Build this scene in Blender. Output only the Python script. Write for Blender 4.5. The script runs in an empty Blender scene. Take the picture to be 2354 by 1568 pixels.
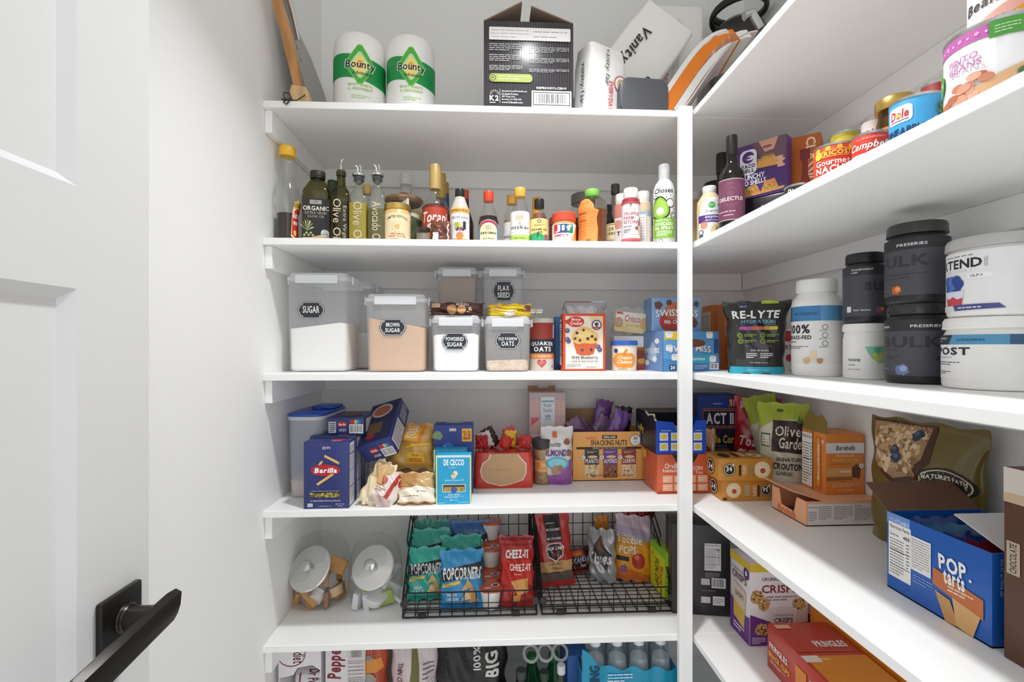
import bpy, bmesh, math, random
from mathutils import Vector, Matrix
from mathutils.geometry import tessellate_polygon
SC = bpy.context.scene
COL = SC.collection
rad = math.radians

# ------------------------------------------------------------------ camera, world, lights, exposure
F = 1120.0                      # focal length in pixels of the 2354 x 1568 frame
TH = math.atan(55 / F)          # the camera looks a little to the right of the aisle
CZ = 1.37                       # eye height
HY = 800.0                      # horizon row
cam_d = bpy.data.cameras.new('camera'); cam = bpy.data.objects.new('camera', cam_d); COL.objects.link(cam)
cam_d.sensor_fit = 'HORIZONTAL'; cam_d.sensor_width = 36.0; cam_d.lens = 36.0 * F / 2354
cam_d.shift_y = (HY - 784) / 2354; cam_d.clip_start = 0.02
cam.location = (0, 0, CZ); cam.rotation_euler = (rad(90), 0, -TH)
SC.camera = cam
W = bpy.data.worlds.new('world'); SC.world = W; W.use_nodes = True
W.node_tree.nodes['Background'].inputs[0].default_value = (0.97, 0.985, 1.0, 1)
W.node_tree.nodes['Background'].inputs[1].default_value = 1.15
LX, LY, LZ = 0.15, 0.85, 2.572  # the ceiling lamp
ld = bpy.data.lights.new('ceiling_lamp_light', 'AREA'); ld.shape = 'DISK'; ld.size = 0.11; ld.energy = 8.4; ld.spread = rad(112); ld.color = (0.965, 0.985, 1.0)
lo = bpy.data.objects.new('ceiling_lamp_light', ld); COL.objects.link(lo); lo.location = (LX, LY, LZ - 0.012)
SC.view_settings.view_transform = 'Standard'; SC.view_settings.look = 'None'
SC.view_settings.gamma = 1.0; SC.view_settings.use_curve_mapping = False
SC.view_settings.exposure = 0.10
SC.cycles.max_bounces = 20; SC.cycles.diffuse_bounces = 14; SC.cycles.transparent_max_bounces = 16

# ------------------------------------------------------------------ geometry of the photograph
def ray(px, py):
    xc = (px - 1177) / F; zc = (HY - py) / F
    return Vector((math.sin(TH) + xc * math.cos(TH), math.cos(TH) - xc * math.sin(TH), zc))
EYE = Vector((0, 0, CZ))
def at_y(px, py, Y): r = ray(px, py); return EYE + r * (Y / r.y)
def at_x(px, py, X): r = ray(px, py); return EYE + r * (X / r.x)
def at_z(px, py, Z): r = ray(px, py); return EYE + r * ((Z - CZ) / r.z)
def ang(px): r = ray(px, HY); return math.atan2(r.x, r.y)
XL, XR, YB = -0.588, 0.944, 1.752          # left wall, right wall, back wall
YF, XF = 1.300, 0.555                      # front edges of the back shelves and of the right shelves
TK = 0.018
SB = [CZ + b for b in (0.628, 0.270, -0.0857, -0.4435, -0.796, -1.150)]
ST = [0] + [b + TK for b in SB]            # ST[1]..ST[6]: tops of the shelves
ST = [round(s, 4) for s in ST]

# ------------------------------------------------------------------ materials
def lin(h):
    c = [int(h[i:i+2], 16) / 255 for i in (0, 2, 4)]
    return tuple(x / 12.92 if x <= .04045 else ((x + .055) / 1.055) ** 2.4 for x in c) + (1,)
MATS = {}
def M(h, rough=.5, metal=0, kind='', a=.3, bump=0, var=.04, scale=30, spec=.5):
    key = (h, rough, metal, kind, a, bump, var, scale, spec)
    if key in MATS: return MATS[key]
    m = bpy.data.materials.new((kind or 'paint') + '_' + h); m.use_nodes = True
    nt = m.node_tree; N = nt.nodes; L = nt.links; b = N['Principled BSDF']; out = N['Material Output']
    c = lin(h)
    b.inputs['Roughness'].default_value = rough; b.inputs['Metallic'].default_value = metal
    b.inputs['Specular IOR Level'].default_value = spec
    b.inputs['Base Color'].default_value = c
    if var or bump:
        tc = N.new('ShaderNodeTexCoord'); nz = N.new('ShaderNodeTexNoise'); nz.inputs['Scale'].default_value = scale
        nz.inputs['Detail'].default_value = 4; L.new(tc.outputs['Object'], nz.inputs['Vector'])
        if var:
            mx = N.new('ShaderNodeMix'); mx.data_type = 'RGBA'
            mx.inputs[6].default_value = tuple(x * (1 - var) for x in c[:3]) + (1,)
            mx.inputs[7].default_value = tuple(min(1, x * (1 + var)) for x in c[:3]) + (1,)
            L.new(nz.outputs['Fac'], mx.inputs[0]); L.new(mx.outputs[2], b.inputs['Base Color'])
        if bump:
            bp = N.new('ShaderNodeBump'); bp.inputs['Strength'].default_value = bump; bp.inputs['Distance'].default_value = .002
            L.new(nz.outputs['Fac'], bp.inputs['Height']); L.new(bp.outputs['Normal'], b.inputs['Normal'])
    if kind in ('glass', 'plastic', 'film'):
        tr = N.new('ShaderNodeBsdfTransparent'); ms = N.new('ShaderNodeMixShader')
        if kind == 'glass':       # thin clear wall: tinted see-through with a fresnel gloss
            tr.inputs[0].default_value = c
            gl = N.new('ShaderNodeBsdfGlossy'); gl.inputs['Roughness'].default_value = .03
            lw = N.new('ShaderNodeLayerWeight'); lw.inputs[0].default_value = .5
            pw = N.new('ShaderNodeMath'); pw.operation = 'POWER'; pw.inputs[1].default_value = 3.2
            ad = N.new('ShaderNodeMath'); ad.operation = 'MULTIPLY_ADD'; ad.inputs[1].default_value = a * 2.2; ad.inputs[2].default_value = .05
            L.new(lw.outputs['Facing'], pw.inputs[0]); L.new(pw.outputs[0], ad.inputs[0]); L.new(ad.outputs[0], ms.inputs[0])
            L.new(tr.outputs[0], ms.inputs[1]); L.new(gl.outputs[0], ms.inputs[2])
        else:                     # frosted plastic or cloudy film: part see-through, part milky
            ms.inputs[0].default_value = a
            L.new(tr.outputs[0], ms.inputs[1]); L.new(b.outputs[0], ms.inputs[2])
        L.new(ms.outputs[0], out.inputs['Surface'])
    if kind == 'foil':
        b.inputs['Coat Weight'].default_value = .3; b.inputs['Coat Roughness'].default_value = .12
    if kind == 'grain':           # oats, sugar, nuts: speckled
        vo = N.new('ShaderNodeTexVoronoi'); vo.inputs['Scale'].default_value = scale * 6
        tc = N.new('ShaderNodeTexCoord'); L.new(tc.outputs['Object'], vo.inputs['Vector'])
        mx = N.new('ShaderNodeMix'); mx.data_type = 'RGBA'
        mx.inputs[6].default_value = tuple(x * (1 - a) for x in c[:3]) + (1,); mx.inputs[7].default_value = tuple(min(1, x * (1 + a)) for x in c[:3]) + (1,)
        L.new(vo.outputs['Color'], mx.inputs[0]); L.new(mx.outputs[2], b.inputs['Base Color'])
    if kind == 'wood':
        wv = N.new('ShaderNodeTexWave'); wv.inputs['Scale'].default_value = 9; wv.inputs['Distortion'].default_value = 6; wv.inputs['Detail'].default_value = 3
        tc = N.new('ShaderNodeTexCoord'); L.new(tc.outputs['Object'], wv.inputs['Vector'])
        mx = N.new('ShaderNodeMix'); mx.data_type = 'RGBA'
        mx.inputs[6].default_value = tuple(x * .72 for x in c[:3]) + (1,); mx.inputs[7].default_value = c
        L.new(wv.outputs['Fac'], mx.inputs[0]); L.new(mx.outputs[2], b.inputs['Base Color'])
    if kind == 'emit':
        b.inputs['Emission Color'].default_value = c; b.inputs['Emission Strength'].default_value = a
    MATS[key] = m
    return m
def K(h, **k):                     # ink / card / plastic by colour
    return h if not isinstance(h, str) else M(h, **k)
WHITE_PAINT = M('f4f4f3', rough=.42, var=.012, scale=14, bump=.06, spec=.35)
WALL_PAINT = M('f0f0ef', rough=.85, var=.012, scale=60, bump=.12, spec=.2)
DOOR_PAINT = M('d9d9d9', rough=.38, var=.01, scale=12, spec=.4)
CLEAR = M('fbfcfc', kind='glass', a=.2, var=0)
CHROME = M('d8d8d8', rough=.12, metal=1, var=0)
STEEL = M('b8b8b6', rough=.35, metal=1, var=.03)
GOLD = M('c9a75a', rough=.32, metal=.8, var=.02)
BLACKP = M('1d1c1b', rough=.38, var=.03)
WHITEP = M('f0efec', rough=.4, var=.01)
FROST = M('f1f3f6', kind='plastic', a=.20, rough=.35, var=.01)
FILM = M('f4f6f8', kind='film', a=.16, rough=.12, var=0)
CARD = M('a5845f', rough=.8, var=.06)

# ------------------------------------------------------------------ meshes
def link(name, verts, faces, mats, parent=None, fm=None, smooth=35):
    me = bpy.data.meshes.new(name); me.from_pydata([tuple(v) for v in verts], [], [tuple(f) for f in faces])
    for m in (mats if isinstance(mats, (list, tuple)) else [mats]): me.materials.append(m)
    if fm: me.polygons.foreach_set('material_index', fm)
    if smooth:
        me.shade_smooth(); me.set_sharp_from_angle(angle=rad(smooth))
    me.update()
    o = bpy.data.objects.new(name, me); COL.objects.link(o)
    if parent: o.parent = parent
    return o
def box(x0, x1, y0, y1, z0, z1, bev=0.0, seg=2):
    if bev <= 0:
        v = [(x, y, z) for z in (z0, z1) for y in (y0, y1) for x in (x0, x1)]
        return v, [(0, 2, 3, 1), (4, 5, 7, 6), (0, 1, 5, 4), (2, 6, 7, 3), (0, 4, 6, 2), (1, 3, 7, 5)]
    bm = bmesh.new(); bmesh.ops.create_cube(bm, size=1)
    for v in bm.verts: v.co = Vector(((x0 + x1) / 2 + v.co.x * (x1 - x0), (y0 + y1) / 2 + v.co.y * (y1 - y0), (z0 + z1) / 2 + v.co.z * (z1 - z0)))
    bmesh.ops.bevel(bm, geom=list(bm.edges), offset=bev, segments=seg, profile=.5, affect='EDGES')
    bm.verts.index_update()
    r = [tuple(v.co) for v in bm.verts], [[v.index for v in f.verts] for f in bm.faces]
    bm.free(); return r
def join(*gs):
    V, Fc = [], []
    for v, f in gs:
        k = len(V); V += list(v); Fc += [[i + k for i in q] for q in f]
    return V, Fc
def move(g, mat):
    return [tuple(mat @ Vector(v)) for v in g[0]], g[1]
def loft(secs, n=6, cap0=True, cap1=True):
    """secs: (width, depth, corner radius, z[, ox, oy]) rounded-rectangle rings"""
    V, Fc = [], []; m = 4 * (n + 1)
    for s in secs:
        w, d, r, z = s[:4]; ox, oy = (s[4], s[5]) if len(s) > 4 else (0, 0)
        r = max(1e-5, min(r, w / 2, d / 2))
        for q, (sx, sy) in enumerate(((1, 1), (-1, 1), (-1, -1), (1, -1))):
            for i in range(n + 1):
                t = (q + i / n) * math.pi / 2
                V.append((ox + sx * (w / 2 - r) + r * math.cos(t), oy + sy * (d / 2 - r) + r * math.sin(t), z))
    for k in range(len(secs) - 1):
        for i in range(m):
            a, b = k * m + i, k * m + (i + 1) % m
            Fc.append((a, b, b + m, a + m))
    if cap0: Fc.append(tuple(reversed(range(m))))
    if cap1: Fc.append(tuple(range((len(secs) - 1) * m, len(secs) * m)))
    return V, Fc
def turn(prof, n=9, **k):
    return loft([(2 * r, 2 * r, r, z) for r, z in prof], n=n, **k)
def tube(pts, r, seg=6, closed=False):
    P = [Vector(p) for p in pts]; V, Fc = [], []; n = len(P)
    up = Vector((0.123, 0.31, 0.94))
    for i, p in enumerate(P):
        a = P[i - 1] if (i or closed) else P[0]; b = P[(i + 1) % n] if (i < n - 1 or closed) else P[-1]
        d = (b - a).normalized(); s = d.cross(up)
        if s.length < .05: s = d.cross(Vector((1, 0, 0)))
        s.normalize(); t = s.cross(d)
        rr = r[i] if isinstance(r, (list, tuple)) else r
        for k in range(seg):
            q = 2 * math.pi * k / seg + math.pi / 4
            V.append(p + s * rr * math.cos(q) + t * rr * math.sin(q))
    for i in range(n if closed else n - 1):
        for k in range(seg):
            a = i * seg; b = ((i + 1) % n) * seg
            Fc.append((a + k, a + (k + 1) % seg, b + (k + 1) % seg, b + k))
    if not closed:
        Fc.append(tuple(reversed(range(seg)))); Fc.append(tuple(range((n - 1) * seg, n * seg)))
    return V, Fc
def prism(poly, y0, y1):
    """outline in x,z pulled along y"""
    n = len(poly); V = [(x, y0, z) for x, z in poly] + [(x, y1, z) for x, z in poly]
    Fc = [tuple(range(n)), tuple(reversed(range(n, 2 * n)))] + [(i, i + n, (i + 1) % n + n, (i + 1) % n) for i in range(n)]
    return V, Fc
class Bag:
    """filled pouch standing on z=0, front towards -y; seals at the ends unless foot>0"""
    def __init__(s, w, h, t, seed=1, foot=0.0, wr=1.0, nx=26, nz=30, top=0.0, pinch=.05, lean=0.0, topw=1.0, zig=False):
        R = random.Random(seed); s.w, s.h = w, h; s.nx, s.nz = nx, nz
        ph = [(R.uniform(3, 11), R.uniform(2, 9), R.uniform(0, 6.28), R.uniform(.3, 1)) for _ in range(7)]
        s.G = [[], []]
        for j in range(nz + 1):
            v = j / nz
            lo = foot + (1 - foot) * min(1, max(0, (v - .03) / .17)) ** .6
            if foot == 0 and v < .03: lo = 0
            hi = top + (1 - top) * min(1, max(0, (.95 - v) / .25)) ** .75
            g = min(lo, hi); hw = w / 2 * (1 - pinch * g) * (1 + (topw - 1) * v)
            for sd in (0, 1):
                row = []
                for i in range(nx + 1):
                    u = 2 * i / nx - 1
                    T = t / 2 * (1 - abs(u) ** 2.6) ** .55 * g
                    n = sum(a * math.sin(fx * u + fz * v * 3 + p + sd) for fx, fz, p, a in ph) * .0011 * wr
                    n += .0016 * wr * math.sin(24 * u + 3 * math.sin(5 * v + seed)) * (1 - g) * (.4 + .6 * v)
                    edge = (1 - abs(u) ** 6)
                    y = (-1 if sd == 0 else 1) * (T + .0006) + n * edge * (.35 + g) + lean * v * v
                    z = v * h + (.002 * wr * math.sin(9 * u + seed) if v in (0, 1) else 0)
                    if zig and j in (0, nz): z += .0012 * (1 if i % 2 else -1)
                    row.append((u * hw + .0015 * wr * math.sin(7 * v * 3 + seed + (u > 0) * 2) * abs(u), y, z))
                s.G[sd].append(row)
    def geo(s):
        nx, nz = s.nx, s.nz; V = []; Fc = []
        for sd in (0, 1):
            for row in s.G[sd]: V += row
        m = (nx + 1) * (nz + 1); A = lambda i, j: j * (nx + 1) + i
        for j in range(nz):
            for i in range(nx):
                q = (A(i, j), A(i + 1, j), A(i + 1, j + 1), A(i, j + 1)); Fc.append(q); Fc.append(tuple(m + k for k in reversed(q)))
        for i in range(nx):
            Fc.append((A(i + 1, 0), A(i, 0), m + A(i, 0), m + A(i + 1, 0))); Fc.append((A(i, nz), A(i + 1, nz), m + A(i + 1, nz), m + A(i, nz)))
        for j in range(nz):
            Fc.append((A(0, j), A(0, j + 1), m + A(0, j + 1), m + A(0, j))); Fc.append((A(nx, j + 1), A(nx, j), m + A(nx, j), m + A(nx, j + 1)))
        return V, Fc
    def map(s, x, y, e):
        fx = min(max(x, 0), .9999) * s.nx; fy = min(max(y, 0), .9999) * s.nz; i, j = int(fx), int(fy); a, b = fx - i, fy - j
        G = s.G[0]; P = [Vector(G[j][i]), Vector(G[j][i + 1]), Vector(G[j + 1][i]), Vector(G[j + 1][i + 1])]
        p = P[0] * (1 - a) * (1 - b) + P[1] * a * (1 - b) + P[2] * (1 - a) * b + P[3] * a * b
        return (p.x, p.y - e - .0016, p.z)

# ------------------------------------------------------------------ lettering
GL = {}
def glyph(ch, bold):
    key = (ch, bold)
    if key not in GL:
        cu = bpy.data.curves.new('glyph', 'FONT'); cu.body = ch; cu.resolution_u = 2; cu.offset = (0, .018, .034)[bold]; cu.size = 1
        o = bpy.data.objects.new('glyph', cu); me = bpy.data.meshes.new_from_object(o)
        me.calc_loop_triangles()
        vs = [(v.co.x, v.co.y) for v in me.vertices]; tr = [tuple(t.vertices) for t in me.loop_triangles]
        bpy.data.objects.remove(o); bpy.data.curves.remove(cu); bpy.data.meshes.remove(me)
        x0 = min((v[0] for v in vs), default=0); x1 = max((v[0] for v in vs), default=.25)
        GL[key] = ([(x - x0, y) for x, y in vs], tr, x1 - x0)
    return GL[key]
class Canvas:
    """flat print on a surface, in fractions of that surface (x right, y up)"""
    def __init__(s, th, fn, Wd, Ht, L=None):
        s.th, s.fn, s.W, s.H, s.L = th, fn, Wd, Ht, L
        s.pv, s.pf, s.pi, s.pm = [], [], [], {}; th.cv.append(s)
    def _put(s, pts, tris, col):
        th = s.th; e = th.e; th.e += .00007
        if s.L:
            pts = list(pts); out = []; stack = list(tris); L2 = s.L * s.L; mid = {}
            def d2(a, b): return ((pts[a][0] - pts[b][0]) * s.W) ** 2 + ((pts[a][1] - pts[b][1]) * s.H) ** 2
            while stack:
                a, b, c = stack.pop(); l = (d2(a, b), d2(b, c), d2(c, a)); k = l.index(max(l))
                if l[k] <= L2: out.append((a, b, c)); continue
                if k == 1: a, b, c = b, c, a
                elif k == 2: a, b, c = c, a, b
                q = (min(a, b), max(a, b))
                if q not in mid:
                    mid[q] = len(pts); pts.append(((pts[a][0] + pts[b][0]) / 2, (pts[a][1] + pts[b][1]) / 2))
                m = mid[q]; stack += [(a, m, c), (m, b, c)]
            tris = out
        k = len(s.pv); s.pv += [s.fn(x, y, e) for x, y in pts]
        mi = s.pm.setdefault(K(col), len(s.pm))
        for t in tris: s.pf.append((t[0] + k, t[1] + k, t[2] + k)); s.pi.append(mi)
        return s
    def poly(s, pts, col):
        T3 = tessellate_polygon([[Vector((x * s.W, y * s.H, 0)) for x, y in pts]])
        out = []
        for a, b, c in T3:
            A, B, Cc = pts[a], pts[b], pts[c]
            cr = (B[0] - A[0]) * (Cc[1] - A[1]) - (B[1] - A[1]) * (Cc[0] - A[0])
            out.append((a, b, c) if cr > 0 else (a, c, b))
        return s._put(pts, out, col)
    def rect(s, x0, y0, x1, y1, col): return s._put([(x0, y0), (x1, y0), (x1, y1), (x0, y1)], [(0, 1, 2), (0, 2, 3)], col)
    def ell(s, cx, cy, rx, ry, col, n=20, a0=0): return s.poly([(cx + rx * math.cos(2 * math.pi * i / n + a0), cy + ry * math.sin(2 * math.pi * i / n + a0)) for i in range(n)], col)
    def dot(s, cx, cy, r, col, n=20): return s.ell(cx, cy, r, r * s.W / s.H, col, n)
    def rr(s, x0, y0, x1, y1, r, col, n=4):
        ry = r * s.W / s.H; P = []
        for q, (X, Y) in enumerate(((x1 - r, y1 - ry), (x0 + r, y1 - ry), (x0 + r, y0 + ry), (x1 - r, y0 + ry))):
            for i in range(n + 1):
                t = (q + i / n) * math.pi / 2; P.append((X + r * math.cos(t), Y + ry * math.sin(t)))
        return s.poly(P, col)
    def txt(s, st, x0, y0, x1, y1, col, b=1, sh=0, rot=0, arc=0):
        vs, ts = [], []; x = 0
        for ch in st:
            if ch == ' ': x += .32; continue
            gv, gt, gw = glyph(ch, b); k = len(vs)
            vs += [(p[0] + x, p[1]) for p in gv]; ts += [(a + k, c + k, d + k) for a, c, d in gt]; x += gw + .075
        if not vs: return s
        vs = [(p[0] + sh * p[1], p[1]) for p in vs]
        a0, a1 = min(p[0] for p in vs), max(p[0] for p in vs); b0, b1 = min(p[1] for p in vs), max(p[1] for p in vs)
        out = []
        for p in vs:
            u = (p[0] - a0) / max(1e-6, a1 - a0); v = (p[1] - b0) / max(1e-6, b1 - b0)
            if arc: v = v * (1 - abs(arc)) + (arc * (1 - (2 * u - 1) ** 2) if arc > 0 else -arc * (2 * u - 1) ** 2)
            if rot == 90: u, v = 1 - v, u
            elif rot == -90: u, v = v, 1 - u
            elif rot == 180: u, v = 1 - u, 1 - v
            out.append((x0 + u * (x1 - x0), y0 + v * (y1 - y0)))
        return s._put(out, ts, col)
    def lines(s, x0, y0, x1, y1, n, col, fill=.55, seed=3, rot=False):
        R = random.Random(seed + n); P, Tt = [], []
        for k in range(n):
            a = y0 + (y1 - y0) * (k + (1 - fill) / 2) / n; b = a + (y1 - y0) / n * fill; x = x0
            while x < x1:
                w = (x1 - x0) * R.uniform(.07, .26); xe = min(x1, x + w); i = len(P)
                P += [(x, a), (xe, a), (xe, b), (x, b)]; Tt += [(i, i + 1, i + 2), (i, i + 2, i + 3)]; x = xe + (x1 - x0) * .03
                if k == 0 and x > x0 + (x1 - x0) * .6: break
        if rot: P = [(x0 + (y - y0) / (y1 - y0) * (x1 - x0), y0 + (x - x0) / (x1 - x0) * (y1 - y0)) for x, y in P]; Tt = [(a, c, b) for a, b, c in Tt]
        return s._put(P, Tt, col)
    def bars(s, x0, y0, x1, y1, seed=1, bg='f4f4f2'):
        s.rect(x0, y0, x1, y1, bg); R = random.Random(seed); w = x1 - x0; h = y1 - y0; x = x0 + w * .07; P, Tt = [], []
        while x < x1 - w * .09:
            q = w * R.choice((.012, .02, .032)); i = len(P)
            P += [(x, y0 + h * .12), (x + q, y0 + h * .12), (x + q, y1 - h * .08), (x, y1 - h * .08)]; Tt += [(i, i + 1, i + 2), (i, i + 2, i + 3)]; x += q + w * R.choice((.012, .02, .03))
        return s._put(P, Tt, '1c1c1c')
    def facts(s, x0, y0, x1, y1, col='f3f2ee', ink='2a2a2a', title='Nutrition Facts'):
        s.rect(x0, y0, x1, y1, col); w = x1 - x0; h = y1 - y0
        s.txt(title, x0 + .06 * w, y1 - .1 * h, x1 - .06 * w, y1 - .03 * h, ink)
        for f in (.8, .5, .22): s.rect(x0 + .05 * w, y0 + f * h, x1 - .05 * w, y0 + (f + .012) * h, ink)
        s.lines(x0 + .06 * w, y0 + .05 * h, x1 - .3 * w, y0 + .78 * h, 14, '6a6a68', .3)
        return s.lines(x1 - .2 * w, y0 + .25 * h, x1 - .06 * w, y0 + .78 * h, 9, '6a6a68', .35)
THINGS = []; LABELS = {}
class T:
    def __init__(s, name, label, cat, loc, rz=0.0, group=None, rx=0.0, ry=0.0):
        s.o = bpy.data.objects.new(name, None); COL.objects.link(s.o); s.o.empty_display_size = .03
        s.o.location = loc; s.o.rotation_mode = 'ZYX' if False else 'XYZ'; s.o.rotation_euler = (rx, ry, rz)
        s.o['label'] = label; s.o['category'] = cat
        if group: s.o['group'] = group
        s.cv, s.e = [], .0004
        THINGS.append(s)
    def part(s, name, g, mat, parent=None, smooth=35, label=None):
        o = link(name, g[0], g[1], K(mat), parent or s.o, smooth=smooth)
        if label: o['label'] = label
        return o
    def face(s, f, w, d, h, z0=0.0):
        fn = {'F': lambda x, y, e: (-w / 2 + x * w, -d / 2 - e, z0 + y * h),
              'B': lambda x, y, e: (w / 2 - x * w, d / 2 + e, z0 + y * h),
              'R': lambda x, y, e: (w / 2 + e, -d / 2 + x * d, z0 + y * h),
              'L': lambda x, y, e: (-w / 2 - e, d / 2 - x * d, z0 + y * h),
              'T': lambda x, y, e: (-w / 2 + x * w, -d / 2 + y * d, z0 + h + e)}[f]
        return Canvas(s, fn, d if f in 'RL' else w, d if f == 'T' else h)
    def cyl(s, r, z0, z1, a0=-90, a1=90, oy=0.0):
        rf = r if callable(r) else (lambda z: r); rm = rf((z0 + z1) / 2)
        def fn(x, y, e):
            z = z0 + y * (z1 - z0); t = rad(a0 + (a1 - a0) * x); q = rf(z) + e
            return (q * math.sin(t), oy - q * math.cos(t), z)
        return Canvas(s, fn, rm * rad(abs(a1 - a0)), abs(z1 - z0), L=max(.004, min(.008, rm * .09)))
    def bag(s, b): return Canvas(s, b.map, b.w, b.h, L=.0055)
    def end(s):
        for c in s.cv:
            if c.pf: link('printed_label', c.pv, c.pf, list(c.pm), s.o, fm=c.pi, smooth=0)
def rfun(prof):
    def f(z):
        for (r0, z0), (r1, z1) in zip(prof, prof[1:]):
            if z0 <= z <= z1 and z1 > z0: return r0 + (r1 - r0) * (z - z0) / (z1 - z0)
        return prof[-1][0] if z > prof[-1][1] else prof[0][0]
    return f

# ------------------------------------------------------------------ measuring off the photograph
def rnd(px0, px1, X=None, Y=None, S=None, yb=None):
    """round thing between two silhouette columns: centre x, y, radius, distance"""
    a0, a1 = ang(px0), ang(px1); ac = (a0 + a1) / 2; sh = math.sin((a1 - a0) / 2)
    if yb is not None: near = F * (CZ - ST[S]) / (yb - HY) / math.cos(ac - TH); D = near / (1 - sh)
    elif Y is not None: D = Y / math.cos(ac)
    else: D = X / math.sin(ac)
    return D * math.sin(ac), D * math.cos(ac), D * sh, D, ac
def hgt(ytop, D, r, ac, base):
    """height of a round thing from the row of its upper outline"""
    near = D - r if ytop < HY else D + r
    return CZ + (HY - ytop) / F * near * math.cos(ac - TH) - base
def fitb(px0, px1, ytop, S, Y=None, yb=None, base=None):
    """box facing the camera: centre x, front y, width, height"""
    b = ST[S] if base is None else base
    if Y is None: Y = at_z((px0 + px1) / 2, yb, b).y
    x0, x1 = at_y(px0, HY, Y).x, at_y(px1, HY, Y).x
    return (x0 + x1) / 2, Y, x1 - x0, at_y((px0 + px1) / 2, ytop, Y).z - b
def corner(pL, pN, S, base=None):
    """box standing with its front edge from pL to pN (pixels on the shelf): left point, near point, width, turn"""
    b = ST[S] if base is None else base
    A, N_ = at_z(pL[0], pL[1], b), at_z(pN[0], pN[1], b); d = N_ - A
    return A, N_, math.hypot(d.x, d.y), math.atan2(d.y, d.x)
def boxat(A, N_, depth, base):
    d = (N_ - A); d.z = 0; d.normalize(); n = Vector((-d.y, d.x, 0)); c = (A + N_) / 2 + n * depth / 2
    return (c.x, c.y, base)
def ztop(px, py, P):
    """height of the point above/below ground point P seen at row py"""
    dep = (P.x * math.sin(TH) + P.y * math.cos(TH)); return CZ + (HY - py) / F * dep
# ------------------------------------------------------------------ the room
def struct(name, g, mat, parent=None, smooth=35):
    o = link(name, g[0], g[1], mat, parent, smooth=smooth)
    if parent is None: o['kind'] = 'structure'
    return o
ZC = 2.74; Y0 = -0.42
struct('floor', box(-1.6, 1.7, -1.6, YB + .1, -.05, 0), M('f0efec', rough=.35, var=.03, scale=6))
struct('ceiling', box(XL - .1, XR + .1, Y0, YB + .1, ZC, ZC + .05), M('efeeea', rough=.9, var=.01, bump=.1))
struct('wall_left', box(XL - .1, XL, Y0, YB + .1, 0, ZC), WALL_PAINT)
struct('wall_back', box(XL, XR, YB, YB + .1, 0, ZC), WALL_PAINT)
struct('wall_right', box(XR, XR + .1, Y0, YB + .1, 0, ZC), WALL_PAINT)
struct('baseboard_back', box(XL, XR, YB - .014, YB, 0, .1, .003), WHITE_PAINT)
struct('baseboard_left', box(XL, XL + .014, Y0, YB - .014, 0, .1, .003), WHITE_PAINT)
struct('baseboard_right', box(XR - .014, XR, Y0, YB - .014, 0, .1, .003), WHITE_PAINT)

# ceiling lamp (above the frame)
t = T('ceiling_lamp', 'round semi-flush white ceiling lamp above the aisle', 'lamp', (LX, LY, ZC - .002))
t.part('canopy', turn([(.07, 0), (.07, -.012), (.05, -.02), (.012, -.024)], n=8), WHITEP)
t.part('stem', turn([(.009, -.02), (.009, -.13)], n=5), WHITEP)
t.part('shade', turn([(.05, -.120), (.085, -.128), (.092, -.160), (.088, -.160), (.08, -.132)], n=10, cap0=True, cap1=False), WHITEP)
t.part('diffuser', turn([(.062, -.150), (.062, -.149)], n=10), M('fff6e8', kind='emit', a=6, var=0))

# open door with raised panels and its lever
DX = -0.4675; DY1 = 0.696; DY0 = -0.07
ZL, ZM0, ZM1, ZU = .23, CZ + .0673, CZ + .184, 1.93
door = bpy.data.objects.new('door_1', None); COL.objects.link(door); door['kind'] = 'structure'
door['label'] = 'white panelled door standing open along the left wall'
xs0, xs1 = DX - .035, DX
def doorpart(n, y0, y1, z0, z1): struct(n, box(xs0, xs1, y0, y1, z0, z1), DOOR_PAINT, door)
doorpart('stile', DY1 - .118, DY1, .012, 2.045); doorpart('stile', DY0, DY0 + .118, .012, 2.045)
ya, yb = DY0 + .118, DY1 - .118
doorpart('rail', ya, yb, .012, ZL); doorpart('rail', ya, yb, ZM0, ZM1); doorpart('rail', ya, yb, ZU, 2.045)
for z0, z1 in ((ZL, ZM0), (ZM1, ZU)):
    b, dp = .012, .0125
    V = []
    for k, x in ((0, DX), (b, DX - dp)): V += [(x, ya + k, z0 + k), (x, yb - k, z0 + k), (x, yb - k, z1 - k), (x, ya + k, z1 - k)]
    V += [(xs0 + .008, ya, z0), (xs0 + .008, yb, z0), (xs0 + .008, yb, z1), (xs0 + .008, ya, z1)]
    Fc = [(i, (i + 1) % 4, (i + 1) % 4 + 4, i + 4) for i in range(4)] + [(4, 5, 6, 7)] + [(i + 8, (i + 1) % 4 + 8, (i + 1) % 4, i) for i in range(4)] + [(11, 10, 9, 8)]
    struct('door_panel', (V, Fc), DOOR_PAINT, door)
BRONZE = M('2b2825', rough=.33, metal=.55, var=.06, scale=40)
hz = CZ - .34; hy = .637
h = T('door_lever', 'dark bronze door lever on a square plate, on the white door', 'door handle', (DX, hy, hz))
h.part('backplate', box(0, .009, -.034, .034, -.034, .034, .003), BRONZE)
RX = Matrix.Rotation(rad(90), 4, 'Y')
h.part('collar', move(turn([(.0165, .009), (.0175, .0115), (.0165, .0135), (.0175, .0155), (.0160, .018)], n=8), RX), BRONZE)
h.part('neck', move(turn([(.0150, .017), (.0140, .030), (.0140, .060)], n=8), RX), BRONZE)
V, Fc = [], []   # scooped lever bar running back from the neck towards the hinge
prof = [(.046, .017), (.051, .0205), (.0585, .015), (.0620, 0), (.0585, -.015), (.051, -.0205), (.046, -.017), (.0455, 0)]
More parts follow.
